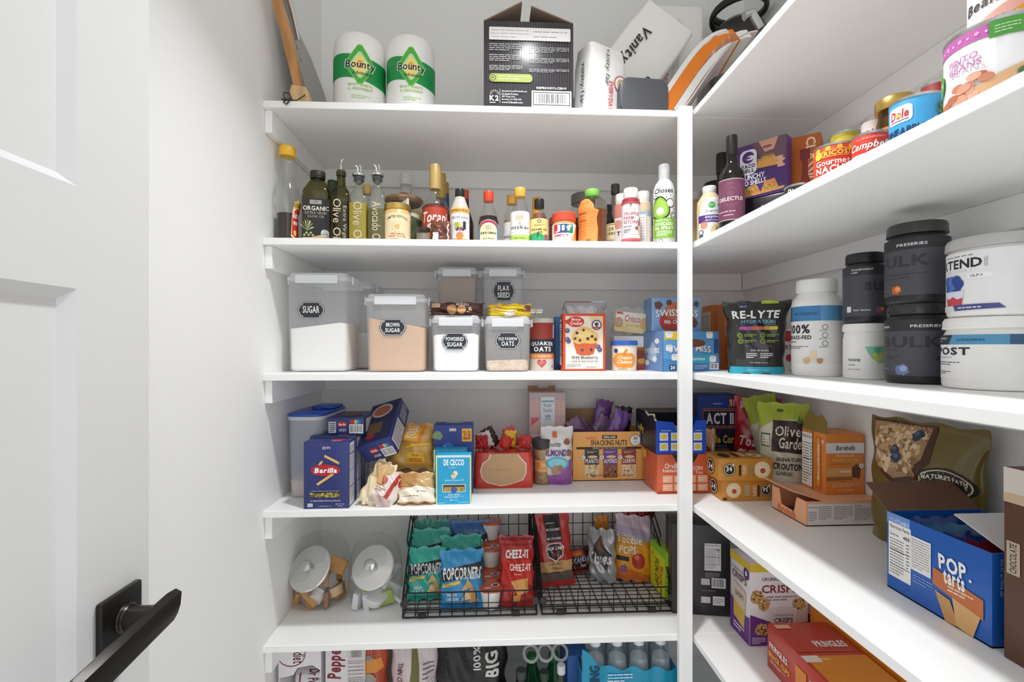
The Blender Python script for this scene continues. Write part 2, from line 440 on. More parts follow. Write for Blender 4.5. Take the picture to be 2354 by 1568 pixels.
for k, (yy, zz) in enumerate(((.024, .004), (.016, .002), (-.05, -.004), (-.128, -.012), (-.134, -.0125))):
    sc = .8 if k in (0, 4) else 1
    V += [(x + .002, yy + (.008 if z > .008 and k == 0 else 0), zz + z * sc) for x, z in prof]
n = len(prof)
for k in range(4): Fc += [(k * n + i, k * n + (i + 1) % n, (k + 1) * n + (i + 1) % n, (k + 1) * n + i) for i in range(n)]
Fc += [tuple(reversed(range(n))), tuple(range(4 * n, 5 * n))]
h.part('lever', (V, Fc), BRONZE, smooth=40)
h.part('set_screw', move(turn([(.003, .0), (.003, .0015)], n=3), Matrix.Translation((.009, -.02, -.03)) @ RX), M('111111'))

# shelves: boards on cleats
CL = .019; CH = .0605
RANK = ['', 'topmost one', 'second from the top', 'third from the top', 'fourth from the top', 'fifth from the top', 'lowest one']
RY0 = -.30
for i in range(1, 7):
    z0, z1 = SB[i - 1], ST[i]
    s = T('shelf_unit', f'white painted back-wall shelf, {RANK[i]}', 'shelf', (0, 0, 0), group='white back-wall shelves')
    s.part('board', box(XL + .0006, XR - .0006, YF, YB - .0006, z0, z1, .0012, 1), WHITE_PAINT)
    s.part('cleat', box(XL + .0006, XL + CL, YF + .014, YB - .0006, z0 - CH, z0 - .0004, .0012, 1), WHITE_PAINT)
    s.part('cleat', box(XL + CL, XR - CL - .0006, YB - CL, YB - .0006, z0 - CH, z0 - .0004, .0012, 1), WHITE_PAINT)
    s = T('shelf_unit', f'white painted right-wall shelf, {RANK[i]}', 'shelf', (0, 0, 0), group='white right-wall shelves')
    s.part('board', box(XF, XR - .0006, RY0, YF - .0006, z0, z1, .0012, 1), WHITE_PAINT)
    s.part('cleat', box(XR - CL, XR - .0006, RY0, YB - CL - .0006, z0 - CH, z0 - .0004, .0012, 1), WHITE_PAINT)
s = T('corner_post', 'narrow white corner post in front of the shelf fronts', 'post', (0, 0, 0))
s.part('upright', box(.5125, .5485, YF - .0186, YF - .0006, 0, ST[1] + .004, .0012, 1), WHITE_PAINT)
# ------------------------------------------------------------------ builders shared by many things
def bottle(name, label, cat, px, ytop, S, prof, mat, cap=None, liq=None, Y=None, X=None, group=None, spin=0, rc=.45, n=9, cat_parts=True):
    x, y, r, D, ac = rnd(px[0], px[1], X=X, Y=Y); b = ST[S]
    h = hgt(ytop, D, r * rc, ac, b)
    t = T(name, label, cat, (x, y, b + .0004), -ac + rad(spin), group)
    P = [(r * a, h * z) for a, z in prof]
    body = t.part('body', turn(P, n=n), mat)
    if liq:
        m, lv = liq; q = [(max(.001, r * a * .95 - .0008), max(.0012, h * z)) for a, z in prof if z < lv]
        f = rfun(P); q.append((f(h * lv) * .95 - .0008, h * lv))
        t.part('contents', turn(q, n=n), m)
    if cap:
        m, a, z0, z1 = cap; z0 *= h; z1 *= h; R = r * a; k = (z1 - z0)
        t.part('cap', turn([(R * .96, z0), (R, z0 + k * .06), (R, z1 - k * .12), (R * .92, z1)], n=n), m)
    t.r, t.h, t.P, t.f = r, h, P, rfun(P)
    return t
def jar_cyl(t, z0, z1, a0=-90, a1=90): return t.cyl(t.f, z0 * t.h, z1 * t.h, a0, a1)
def carton(name, label, cat, px, ytop, S, col, depth, Y=None, yb=None, group=None, rz=0, base=None, bev=.0012):
    xc, yf, w, h = fitb(px[0], px[1], ytop, S, Y=Y, yb=yb, base=base); b = ST[S] if base is None else base
    t = T(name, label, cat, (xc, yf + depth / 2, b + .0004), rz, group)
    t.part('carton', box(-w / 2, w / 2, -depth / 2, depth / 2, 0, h, bev), col)
    t.w, t.d, t.h = w, depth, h
    t.F = t.face('F', w, depth, h); t.L = t.face('L', w, depth, h); t.R = t.face('R', w, depth, h); t.Tp = t.face('T', w, depth, h)
    return t
def carton2(name, label, cat, pL, pN, ytop, S, col, depth, group=None, base=None, bev=.0012, part='carton'):
    b = ST[S] if base is None else base
    A, N_, w, rz = corner(pL, pN, S, base); h = ztop(pN[0], ytop, N_) - b
    t = T(name, label, cat, boxat(A, N_, depth, b + .0004), rz, group)
    t.part(part, box(-w / 2, w / 2, -depth / 2, depth / 2, 0, h, bev), col)
    t.w, t.d, t.h = w, depth, h
    t.F = t.face('F', w, depth, h); t.L = t.face('L', w, depth, h); t.R = t.face('R', w, depth, h); t.Tp = t.face('T', w, depth, h)
    return t
def pouch(name, label, cat, loc, w, h, tk, mat, rz=0, rx=0, ry=0, group=None, **k):
    t = T(name, label, cat, loc, rz, group, rx=rx, ry=ry); b = Bag(w, h, tk, **k); t.part('pouch', b.geo(), mat, smooth=60)
    t.c = t.bag(b); t.b = b
    return t
def can(name, label, cat, px, ytop, S, col, X=None, Y=None, group=None, spin=0, base=None, rim=STEEL, yb=None):
    x, y, r, D, ac = rnd(px[0], px[1], X=X, Y=Y, S=S, yb=yb); b = ST[S] if base is None else base
    h = hgt(ytop, D, r, ac, b)
    t = T(name, label, cat, (x, y, b + .0004), -ac + rad(spin), group)
    t.part('body', turn([(r * .96, 0), (r * .985, .003), (r * .985, h - .003), (r * .96, h - .001)], n=10), col)
    t.part('rim', turn([(r * .97, h - .0045), (r, h - .004), (r, h), (r * .95, h), (r * .94, h - .003)], n=10), rim)
    t.part('base_rim', turn([(r * .95, 0), (r, .0), (r, .0035), (r * .97, .004)], n=10), rim)
    t.r, t.h = r, h; t.c = lambda a0=-90, a1=90, z0=0, z1=1: t.cyl(r * .985, .004 + z0 * (h - .009), .004 + z1 * (h - .009), a0, a1)
    return t
def heart(c, cx, cy, s, col):
    P = []
    for i in range(24):
        a = 2 * math.pi * i / 24; P.append((cx + s * 16 * math.sin(a) ** 3 / 17, cy + s * c.W / c.H * (13 * math.cos(a) - 5 * math.cos(2 * a) - 2 * math.cos(3 * a) - math.cos(4 * a)) / 17))
    c.poly(P, col)
def blob(c, cx, cy, r, col, seed=1, n=14, k=.22):
    R = random.Random(seed); c.poly([(cx + r * (1 + R.uniform(-k, k)) * math.cos(2 * math.pi * i / n), cy + r * (1 + R.uniform(-k, k)) * c.W / c.H * math.sin(2 * math.pi * i / n)) for i in range(n)], col)
def scatter(c, x0, y0, x1, y1, n, cols, s=.03, seed=1):
    R = random.Random(seed)
    for col in cols:
        P, Q = [], []
        for _ in range(n):
            x, y = R.uniform(x0, x1), R.uniform(y0, y1); a = R.uniform(0, 3.14); q = R.uniform(.6, 1.2) * s; i = len(P); m = 6
            for k in range(m):
                u, v = q * math.cos(6.283 * k / m), q * .6 * math.sin(6.283 * k / m)
                P.append((x + u * math.cos(a) - v * math.sin(a), y + (u * math.sin(a) + v * math.cos(a)) * c.W / c.H))
            Q += [(i, i + k, i + k + 1) for k in range(1, m - 1)]
        c._put(P, Q, col)

# ------------------------------------------------------------------ top shelf
S = 1
WOODM = M('c98f55', rough=.45, kind='wood', var=0); PALEW = M('e3bd8b', rough=.5, kind='wood', var=0)
# wooden paddle board standing on its handle against the left wall, strap at the foot
p0 = at_y(676, 250, 1.345)
t = T('paddle_board', 'brown wooden serving board propped on its pale handle end, strap knotted below', 'serving board', (-.512, 1.372, ST[1] + .0006), rad(0))
blk = [(-.004, 0), (.036, 0), (.013, .068), (-.024, .072), (-.030, .052)]
t.part('handle', prism(blk, -.014, .014), PALEW, smooth=0)
pth = [Vector((-.009, -.004, .066)), Vector((-.018, -.02, .13)), Vector((-.026, -.05, .20)), Vector((-.040, -.09, .27)), Vector((-.049, -.13, .33)), Vector((-.050, -.16, .39))]
V, Fc = [], []
for k, p in enumerate(pth):
    a = (.010, .012, .013, .012, .013, .016)[k]; b = (.013, .013, .014, .016, .019, .022)[k]
    V += [p + Vector((-a, -b * .5, 0)), p + Vector((a, -b * .5, 0)), p + Vector((a, b, 0)), p + Vector((-a, b, 0))]
for k in range(5): Fc += [(k * 4 + i, k * 4 + (i + 1) % 4, k * 4 + 4 + (i + 1) % 4, k * 4 + 4 + i) for i in range(4)]
Fc += [(3, 2, 1, 0), (20, 21, 22, 23)]
t.part('board', (V, Fc), WOODM, smooth=60)
strap = M('4a3c36', rough=.8)
t.part('strap', tube([(.012, -.016, .045), (.016, -.03, .035), (.004, -.05, .012), (-.014, -.066, .003), (-.03, -.052, .022), (-.038, -.03, .042), (-.028, -.012, .05)], .0016, 5), strap)
t.part('strap_knot', join(tube([(-.026, -.069, .005), (-.014, -.071, .001), (-.002, -.07, .006)], .0035, 5), tube([(-.014, -.0735, .003), (-.019, -.078, -.008), (-.012, -.078, -.013), (-.004, -.078, -.004)], .0022, 5)), strap)
# metal pizza peel
t = T('pizza_peel', 'grey metal pizza peel with riveted ferrule and wooden handle, leaning on left wall', 'pizza peel', (-.5, 1.505, ST[1] + .001), 0)
Pl = []
for zz, ya, yb_, xx in ((0, -.055, .215, .0), (.06, -.085, .205, -.012), (.13, -.112, .165, -.026), (.2, -.137, .11, -.040), (.25, -.152, .03, -.048), (.285, -.165, -.09, -.055), (.31, -.175, -.12, -.058)):
    Pl.append((zz, ya, yb_, xx))
V, Fc = [], []
for zz, ya, yb_, xx in Pl: V += [(xx - .001, ya, zz), (xx - .001, yb_, zz), (xx + .001, yb_, zz), (xx + .001, ya, zz)]
for k in range(len(Pl) - 1): Fc += [(k * 4 + i, k * 4 + (i + 1) % 4, k * 4 + 4 + (i + 1) % 4, k * 4 + 4 + i) for i in range(4)]
Fc += [(3, 2, 1, 0), tuple(range(len(V) - 4, len(V)))]
t.part('blade', (V, Fc), M('a9a7a3', rough=.38, metal=.75, var=.03), smooth=20)
t.part('ferrule', tube([(-.038, -.098, .225), (-.046, -.122, .285), (-.053, -.148, .335)], [.006, .0105, .0115], 10), CHROME)
t.part('handle', tube([(-.0535, -.146, .332), (-.057, -.162, .36), (-.062, -.192, .42), (-.065, -.215, .46)], [.0125, .0135, .0135, .011], 10), PALEW)
for zz, yy, xx in ((.205, -.098, -.0385), (.178, -.090, -.0335)): t.part('rivet', move(turn([(.0055, 0), (.005, .003), (.001, .0045)], n=3), Matrix.Translation((xx, yy, zz)) @ RX), CHROME)

def towel(px, ytop, lab):
    x, y, r, D, ac = rnd(px[0], px[1], Y=1.452); h = hgt(ytop, D, r * .75, ac, ST[1])
    t = T('paper_towel_roll', lab, 'paper towels', (x, y, ST[1] + .0004), -ac, 'wrapped paper towel rolls')
    P = [(r * .86, 0), (r * .97, .006), (r, .02), (r, h - .04), (r * .97, h - .018), (r * .86, h - .005), (r * .45, h)]
    t.part('roll', turn(P, n=10), M('f3f2ef', rough=.3, bump=.5, var=.01, scale=55)); f = rfun(P)
    t.part('core', turn([(.02, h - .002), (.02, h + .0005)], n=5), CARD)
    c = t.cyl(f, .0, h, -115, 115)
    wav = [(x / 24, .42 + .035 * math.sin(x / 24 * 6.3)) for x in range(25)] + [(x / 24, .70 + .03 * math.sin(x / 24 * 6.3 + .4)) for x in range(24, -1, -1)]
    c.poly(wav, '12924a')
    def dia(cx, cy, rx, ry, col): c.poly([(cx - rx, cy), (cx - rx * .12, cy - ry * .9), (cx + rx * .12, cy - ry * .9), (cx + rx, cy), (cx + rx * .12, cy + ry * .9), (cx - rx * .12, cy + ry * .9)], col)
    dia(.5, .59, .150, .25, '8fd06a'); dia(.5, .59, .142, .236, '4cb13f'); dia(.5, .585, .1, .165, 'bfe3b5'); dia(.5, .58, .082, .135, 'f4e27a'); c.ell(.5, .6, .03, .04, 'f3a63a')
    c.txt('Bounty', .355, .515, .655, .645, 'ffffff', b=2, sh=.1); c.txt('Bounty', .362, .522, .648, .638, '23242a', b=1, sh=.1)
    c.txt('Advanced', .43, .475, .6, .515, '2b2b30', b=1)
    for k, s in enumerate(('MOST SHEETS', '& ABSORBENT')): c.txt(s, .39, .345 - k * .045, .62, .375 - k * .045, 'a7cf6a', b=1)
    c.lines(.42, .20, .6, .25, 2, 'b9d79a', .4)
towel((766, 887), 74, 'paper towel roll with green band, beside the serving board')
towel((889, 1000), 79, 'paper towel roll with green band, nearer the dark carton')

# dark shipping carton with its flaps open
t = carton('shipping_carton', 'dark charcoal corrugated carton with top flaps standing open', 'box', (1112, 1318), 50, 1, M('3a363b', rough=.22, bump=.0, var=.05), .20, Y=1.335)
w, d, h = t.w, t.d, t.h; inner = M('8d7a6a', rough=.8)
for s, n in ((-1, 0), (1, 1)):
    L_ = (.118, .124)[n]; a = rad((28, 21)[n]); th_ = .003
    g = box(0, L_, -d / 2, d / 2, -th_, 0)
    m = Matrix.Translation((s * w / 2, 0, h)) @ (Matrix.Rotation(math.pi, 4, 'Z') if s > 0 else Matrix.Identity(4)) @ Matrix.Rotation(-a, 4, 'Y')
    t.part('flap', move(g, m), inner, smooth=0)
c = t.F
GI = M('454046', rough=.25)
for k in range(34): c.rect(.012 + k * .029, .01, .012 + k * .029 + .004, .99, GI)
c.rr(.06, .785, .965, .925, .01, 'efeeec'); c.lines(.08, .8, .5, .91, 3, '77757a', .12); c.lines(.55, .8, .93, .91, 2, '77757a', .12)
for y0, y1 in ((.665, .75), (.55, .63), (.45, .51)):
    c.lines(.06, y0, .43, y1, 4, 'd8d6d8', .3); c.lines(.5, y0 - .01, .95, y1 - .03, 4, 'c6c4c8', .3)
c.rr(.06, .325, .54, .415, .04, 'a3b34a'); c.dot(.10, .37, .036, '3a3a30'); c.dot(.10, .37, .028, 'a3b34a'); heart(c, .10, .372, .014, '3a3a30'); c.lines(.16, .345, .5, .4, 2, 'e4e8c8', .25)
for k in range(8):
    a = math.pi * k / 7; c.poly([(.12 + .025 * math.cos(a), .19 + .022 * math.sin(a)), (.12 + .052 * math.cos(a + .08), .19 + .046 * math.sin(a + .08)), (.12 + .052 * math.cos(a - .08), .19 + .046 * math.sin(a - .08))], 'e8e6e4')
c.txt('K2', .065, .115, .165, .175, 'f2f0ee', b=2); c.lines(.065, .088, .165, .105, 1, 'd8d6d8', .6); c.rect(.178, .09, .182, .245, 'd8d6d8')
for k, s in enumerate(('Distributed by/Distribuido por', 'K2 Health Products', '5317 Kings Hwy', 'Brooklyn, NY 11203 USA', 'www.K2health.com')): c.txt(s, .2, .21 - k * .030, (.48, .38, .35, .42, .43)[k], .232 - k * .030, 'e2e0e2', b=1)
c.txt('INSPIRKNGV2-CS10-M', .585, .252, .915, .278, 'f2f0ee'); c.rect(.53, .03, .975, .235, 'efeeec'); c.rect(.545, .075, .96, .22, '2c282c'); c.bars(.555, .085, .95, .21, 4); c.txt('10850052174004', .64, .043, .84, .066, '4a484a', b=0)

def softpack(name, label, cat, loc, w, h, tk, rz=0, rx=0, ry=0, mat=None, seed=1, group=None):
    """squarish pack in loose clear wrap"""
    t = T(name, label, cat, loc, rz, group, rx=rx, ry=ry); R = random.Random(seed)
    sec = []
    for k in range(9):
        v = k / 8; q = 1 - .05 * abs(2 * v - 1) ** 3 + R.uniform(-.012, .012); r_ = .012
        sec.append((w * q, tk * (q - .12 * abs(2 * v - 1) ** 6), r_, h * v, R.uniform(-.002, .002), R.uniform(-.002, .002)))
    t.part('wrapped_stack', loft(sec, n=3), mat or M('f4f3f1', rough=.22, bump=.35, var=.015, scale=40), smooth=50)
    t.c = Canvas(t, lambda x, y, e: (-w / 2 + x * w, -tk / 2 - e - .0032, y * h), w, h)
    t.l = Canvas(t, lambda x, y, e: (-w / 2 - e - .0032, tk / 2 - x * tk, y * h), tk, h)
    return t
INK = '2c2a2b'
x0 = at_y(1322, HY, 1.36).x
t = softpack('napkin_pack', 'small white napkin pack, crumpled, leaning between dark carton and grey bin', 'napkins', (x0 + .070, 1.385, ST[1] + .001), .122, .2, .085, rz=rad(24), ry=rad(3), seed=4)
t.c.txt('vanity fair', .36, .42, .52, .93, INK, b=0, sh=.2, rot=-90); t.c.txt('EVERYDAY', .5, .08, .62, .5, 'd2405a', b=1, rot=-90)
t.c.dot(.84, .5, .2, 'c8586c'); t.c.dot(.84, .5, .17, 'f3efe8'); t.c.dot(.84, .5, .12, 'd9c7a4'); scatter(t.c, .77, .44, .92, .56, 14, ['8a9a5a', 'b08a50'], .02)
t.l.txt('vanity fair', .45, .15, .75, .75, INK, b=0, sh=.2, rot=-90)
# large packs of plates in the corner
t = softpack('plate_pack', 'long white paper plate pack tilted towards the right, black script lettering', 'paper plates', (.325, 1.555, ST[1] + .064), .19, .42, .09, rz=rad(-2), ry=rad(37), seed=7)
t.c.txt('Vanity Fair', .2, .26, .42, .80, INK, b=1, sh=.25, rot=-90); t.c.dot(.2, .38, .09, 'cfa48c'); t.c.lines(.7, .1, .9, .25, 3, '8a8786', .2); t.c.txt('60', .78, .42, .9, .52, INK, b=0, rot=-90)
t = softpack('plate_pack', 'white wrapped plate pack with red print, standing behind the tilted pack', 'paper plates', (.612, 1.665, ST[1] + .010), .165, .50, .11, rz=rad(-6), ry=rad(5), seed=9)
t.part('wrapper', loft([(.170, .122, .014, .0, 0, 0), (.174, .126, .014, .25), (.178, .130, .014, .53), (.12, .10, .01, .56)], n=3), FILM, smooth=50)
t.c.txt('vanityfair', .12, .42, .25, .82, INK, b=0, sh=.2, rot=-90); t.c.txt('IMPRESSIONS', .28, .45, .36, .85, 'd2607a', b=1, rot=-90); t.c.rect(.0, .4, .035, .95, '8b8a8c'); t.c.lines(.4, .3, .55, .9, 5, '9a9896', .2, rot=True)
# grey bin lying with its rounded floor to the front
x0, yf, w, h = fitb(1417, 1538, 172, 1, Y=1.335)
t = T('storage_bin', 'dark grey plastic bin on its side, rounded floor facing out', 'bin', (x0, yf + .09, ST[1] + .0006), rad(4))
G = M('55565a', rough=.35, var=.03)
RXm = Matrix.Rotation(rad(90), 4, 'X')
t.part('shell', move(loft([(w * .88, h * .80, .022, .078), (w * .93, h * .86, .026, .089), (w * .90, h * .82, .024, .0905)], n=5, cap0=True), Matrix.Translation((0, .002, h * .5)) @ RXm), G)
t.part('wall', move(loft([(w, h, .02, -.075), (w * .97, h * .96, .03, .03), (w * .93, h * .88, .028, .080), (w * .9, h * .84, .03, .081)], n=5, cap0=False, cap1=True), Matrix.Translation((0, .002, h * .5)) @ RXm), M('4a4b4f', rough=.4, var=.03))
# nested serving trays, white and orange, leaning in the corner
t = T('serving_tray', 'nested white and orange plastic trays curving up in the shelf corner', 'tray', (.655, 1.43, ST[1] + .036), rad(-8))
ORG = M('e07a14', rough=.3, var=.03); WHT = M('f1efec', rough=.3, kind='plastic', a=.85, var=.01)
def trough(off, w_, mat, nm, tk=.004, y0=-.10, y1=.075):
    V, Fc = [], []; N_ = 14
    pts = []
    for k in range(N_ + 1):
        u = k / N_; a = rad(90) * u
        pts.append((-.165 + off + .20 * u ** 1.05, .002 + off * -.1 + .205 * math.sin(a) ** 1.2))
    for x, z in pts: V += [(x, y0, z), (x, y1, z), (x + tk * .7, y1, z - tk), (x + tk * .7, y0, z - tk)]
    for k in range(N_): Fc += [(k * 4 + i, k * 4 + (i + 1) % 4, k * 4 + 4 + (i + 1) % 4, k * 4 + 4 + i) for i in range(4)]
    Fc += [(3, 2, 1, 0), tuple(range(N_ * 4, N_ * 4 + 4))]
    t.part(nm, (V, Fc), mat, smooth=30)
trough(-.012, 0, WHT, 'tray_rim', .012); trough(.004, 0, ORG, 'orange_tray', .032); trough(.042, 0, WHT, 'white_tray', .02); trough(.07, 0, M('d9c9c6', rough=.4), 'pale_tray', .004)
# small black appliance with a hose on the right shelf corner
t = T('cooker_base', 'black and grey round appliance with coiled hose behind the trays', 'appliance', (.842, 1.60, ST[1] + .0006), rad(20)); t.o.scale = (1, 1, 1.75)
t.part('base', turn([(.085, 0), (.095, .01), (.095, .05), (.085, .075), (.09, .08)], n=9), M('2f2e2c', rough=.4))
t.part('bowl', turn([(.078, .08), (.092, .15), (.094, .20)], n=9), M('7d7d78', rough=.3, metal=.3))
t.part('lid', turn([(.098, .20), (.1, .212), (.08, .24), (.05, .255)], n=9), M('23211f', rough=.3))
t.part('hose', tube([(.085 * math.cos(a / 4), .085 * math.sin(a / 4), .262 + .003 * a / 4) for a in range(0, 34)], .008, 7), M('1c1a19', rough=.5))
t.part('tag', box(-.03, .03, -.0985, -.0965, .16, .185), M('9aa05a', rough=.5))
t = T('glass_carafe', 'clear glass jug with chrome rim near the dark round appliance', 'jug', (.838, 1.40, ST[1] + .0006), 0); t.o.scale = (1, 1, 1.14)
t.part('jug', turn([(.05, 0), (.056, .01), (.05, .12), (.036, .19), (.04, .26), (.046, .28)], n=8, cap1=False), CLEAR)
t.part('spout', tube([(-.035, 0, .26), (-.06, 0, .30), (-.085, 0, .29)], .012, 8), CHROME)
# ------------------------------------------------------------------ second shelf: oils, sauces, syrups
S = 2
YEL = M('f0b92a', rough=.35, var=.02); SYR = M('2a0f0a', rough=.12, var=.05); TAN = M('d8b56a', rough=.4, var=.02)
FIG = [(.72, 0), (.80, .02), (.78, .28), (.95, .36), (1.0, .46), (.90, .56), (.62, .66), (.66, .74), (.70, .80), (.60, .86), (.42, .90), (.40, .93)]
t = bottle('syrup_bottle', 'clear waisted syrup bottle with yellow cap, dark syrup low inside', 'bottle', (628, 692), 334, 2, FIG, M('fbfcfb', kind='glass', a=.3, var=0), cap=(YEL, .62, .90, 1.0), liq=(SYR, .30), Y=1.375, rc=.5)
c = jar_cyl(t, .02, .44, 5, 95)
c.poly([(.15, .1), (.5, .0), (.95, .1), (.95, .95), (.5, 1), (.25, .8)], 'f3e6b0'); c.poly([(.2, .14), (.5, .05), (.92, .14), (.92, .72), (.5, .8), (.25, .66)], 'd8352a'); c.rect(.3, .78, .92, .95, 'f2c44a'); c.txt('50% MORE', .32, .8, .9, .92, '3a2a10')
c.txt('Butter', .28, .55, .9, .7, 'ffffff', b=2); c.txt('worth', .3, .38, .88, .52, 'ffffff', b=2); c.dot(.42, .2, .13, 'f0a030'); c.rect(.34, .12, .5, .25, 'f6d878')
t = bottle('syrup_bottle', 'clear waisted syrup bottle against the left wall, reddish syrup left', 'bottle', (612, 668), 392, 2, FIG, M('fbfcfb', kind='glass', a=.3, var=0), cap=(YEL, .6, .90, 1.0), liq=(M('7a2a24', rough=.15), .30), Y=1.47, rc=.5)
# square shouldered oil bottles
def oil(name, label, px, ytop, Y, glass, liqm, lv, capm, kind, spin=0, flat=1.0):
    x0, yf, w, h = fitb(px[0], px[1], ytop, 2, Y=Y); d = w * flat; ac = ang((px[0] + px[1]) / 2)
    t = T(name, label, 'bottle', (x0, yf + d / 2, ST[2] + .0004), -ac * .5 + rad(spin))
    if kind == 'jug':
        sec = [(w * .94, d * .94, .012, 0), (w, d, .014, .006), (w, d, .014, h * .64), (w * .97, d * .97, .02, h * .68), (w, d, .022, h * .72), (w * .55, d * .6, .03, h * .87), (w * .42, w * .42, w * .21, h * .89), (w * .42, w * .42, w * .21, h * .92)]
        t.part('body', loft(sec, n=5), glass)
        t.part('cap', turn([(w * .25, h * .90), (w * .26, h * .905), (w * .255, h * .915), (w * .235, h * .918), (w * .25, h * .925), (w * .26, h * .93), (w * .26, h * .985), (w * .245, h)], n=9), capm)
    else:
        nb = .67 if kind == 'tall' else .69
        sec = [(w * .94, d * .94, .006, 0), (w, d, .007, .004), (w, d, .007, h * .54), (w * .86, d * .86, .016, h * .62), (w * .5, d * .5, w * .25, h * nb), (w * .46, w * .46, w * .23, h * .76), (w * .46, w * .46, w * .23, h * .84)]
        t.part('body', loft(sec, n=5), glass)
        rn = w * .27
        if kind == 'tall':
            t.part('screw_collar', turn([(rn * .98, h * .80), (rn, h * .805), (rn, h * .815), (rn * .9, h * .82), (rn, h * .825), (rn, h * .838), (rn * .9, h * .845), (rn * .9, h * .86)], n=7), M('3d3a18', rough=.3))
            t.part('pour_spout', tube([(0, 0, h * .85), (0, 0, h * .93), (.001, 0, h * .985), (.006, 0, h)], [.0042, .0032, .003, .0026], 7), CHROME)
        else:
            t.part('stopper_rim', turn([(rn * 1.0, h * .84), (rn * 1.3, h * .85), (rn * 1.32, h * .875), (rn * 1.1, h * .885)], n=8), CHROME)
            for k in range(3): t.part('stopper_ring', turn([(rn * .98, h * (.785 + k * .017)), (rn * 1.06, h * (.79 + k * .017)), (rn * .98, h * (.797 + k * .017))], n=7), M('5a5c60', rough=.3))
            t.part('stopper_plug', turn([(rn * .3, h * .745), (rn * .7, h * .77), (rn * .82, h * .84)], n=7), M('6d6f73', rough=.3))
            t.part('pour_spout', tube([(-.003, 0, h * .88), (-.003, 0, h * .955), (-.006, 0, h * .985), (-.010, 0, h * .98)], .0036, 7), CHROME)
            t.part('air_tube', tube([(.005, 0, h * .88), (.005, 0, h * .97), (.003, 0, h * .995)], .003, 6), CHROME)
    q = .95; t.part('contents', loft([(w * .9, d * .9, .006, .003), (w * q, d * q, .006, .007), (w * q, d * q, .006, h * lv)], n=4), liqm)
    t.w, t.d, t.h = w, d, h; t.F = t.face('F', w, d, h); t.L = t.face('L', w, d, h)
    return t
OLG = M('b3ae62', kind='glass', a=.2, var=0)
t = oil('olive_oil_jug', 'broad olive-green oil jug with black cap and black label', (689, 756), 388, 1.36, OLG, M('6e671e', rough=.15), .60, M('2e2a20', rough=.45), 'jug', flat=.7)
c = t.F; c.rr(.05, .03, .95, .60, .03, '26211f'); c.rect(.3, .525, .68, .575, 'e9e6e0'); c.rect(.315, .532, .665, .569, '26211f'); c.txt('KIRKLAND', .33, .538, .65, .563, 'f1efea')
c.txt('ORGANIC', .07, .435, .93, .495, 'efe9da', b=1); c.txt('EXTRA VIRGIN', .14, .385, .86, .42, 'b9b2a4', b=0); c.txt('OLIVE OIL', .22, .34, .78, .37, 'b9b2a4', b=0)
c.poly([(.06, .05), (.94, .05), (.94, .16), (.6, .1), (.3, .07), (.06, .07)], 'd6b083')
for k in range(7): a = .3 + k * .38; c.poly([(.2, .16), (.2 + .2 * math.cos(a) + .02, .16 + .13 * math.sin(a)), (.2 + .27 * math.cos(a), .16 + .15 * math.sin(a)), (.2 + .2 * math.cos(a) - .02, .16 + .14 * math.sin(a) + .01)], ('c9cf9a', '7d8a4a')[k % 2])
for k in range(5): c.dot(.12 + .07 * k, .1 + .03 * (k % 2), .04, 'aeb673')
c.dot(.79, .13, .13, 'f0efe9'); c.dot(.79, .13, .115, '4f7f8d'); c.rect(.69, .125, .89, .165, 'f0efe9'); c.txt('USDA', .72, .132, .86, .158, '2d5a6a'); c.txt('ORGANIC', .71, .09, .87, .115, 'ffffff')
t = bottle('oil_bottle', 'oil bottle showing its dark green cap behind the broad oil jug', 'bottle', (745, 783), 413, 2, [(.8, 0), (1, .03), (1, .6), (.5, .82), (.45, .86)], OLG, cap=(M('2f3d1e', rough=.4), .62, .84, 1), liq=(M('5c5a1e', rough=.2), .5), Y=1.50, rc=.6)
def oiltext(t, s, s2=None):
    if s2: t.F.txt(s, .14, .02, .56, .50, 'd9c49a', b=0, rot=-90); t.F.txt(s2, .62, .03, .86, .42, 'cfbb93', b=0, rot=-90)
    else: t.F.txt(s, .26, .0, .72, .50, 'd9c79c', b=0, rot=-90)
t = oil('olive_oil_bottle', 'square dark green oil bottle with thin metal pourer', (757, 799), 358, 1.345, M('a8a452', kind='glass', a=.2, var=0), M('3d3410', rough=.12), .47, None, 'tall'); oiltext(t, 'Olive Oil', 'Extra Virgin')
t = oil('olive_oil_bottle', 'square clear bottle of yellow oil with pourer stopper', (798, 841), 371, 1.345, M('fbfcf6', kind='glass', a=.28, var=0), M('a28f14', rough=.12), .49, None, 'clear'); oiltext(t, 'Olive Oil')
t = oil('avocado_oil_bottle', 'square clear bottle of brownish oil with pourer stopper', (842, 884), 370, 1.345, M('fbfcf8', kind='glass', a=.28, var=0), M('5a5218', rough=.12), .42, None, 'clear'); oiltext(t, 'Avocado Oil')
t = bottle('vinegar_bottle', 'small bottle with tan cap seen between the two clear oil bottles', 'bottle', (826, 862), 423, 2, [(.8, 0), (1, .03), (1, .5), (.42, .76), (.4, .85)], CLEAR, cap=(TAN, .56, .86, 1), liq=(M('6a4a20'), .5), Y=1.52, rc=.5)
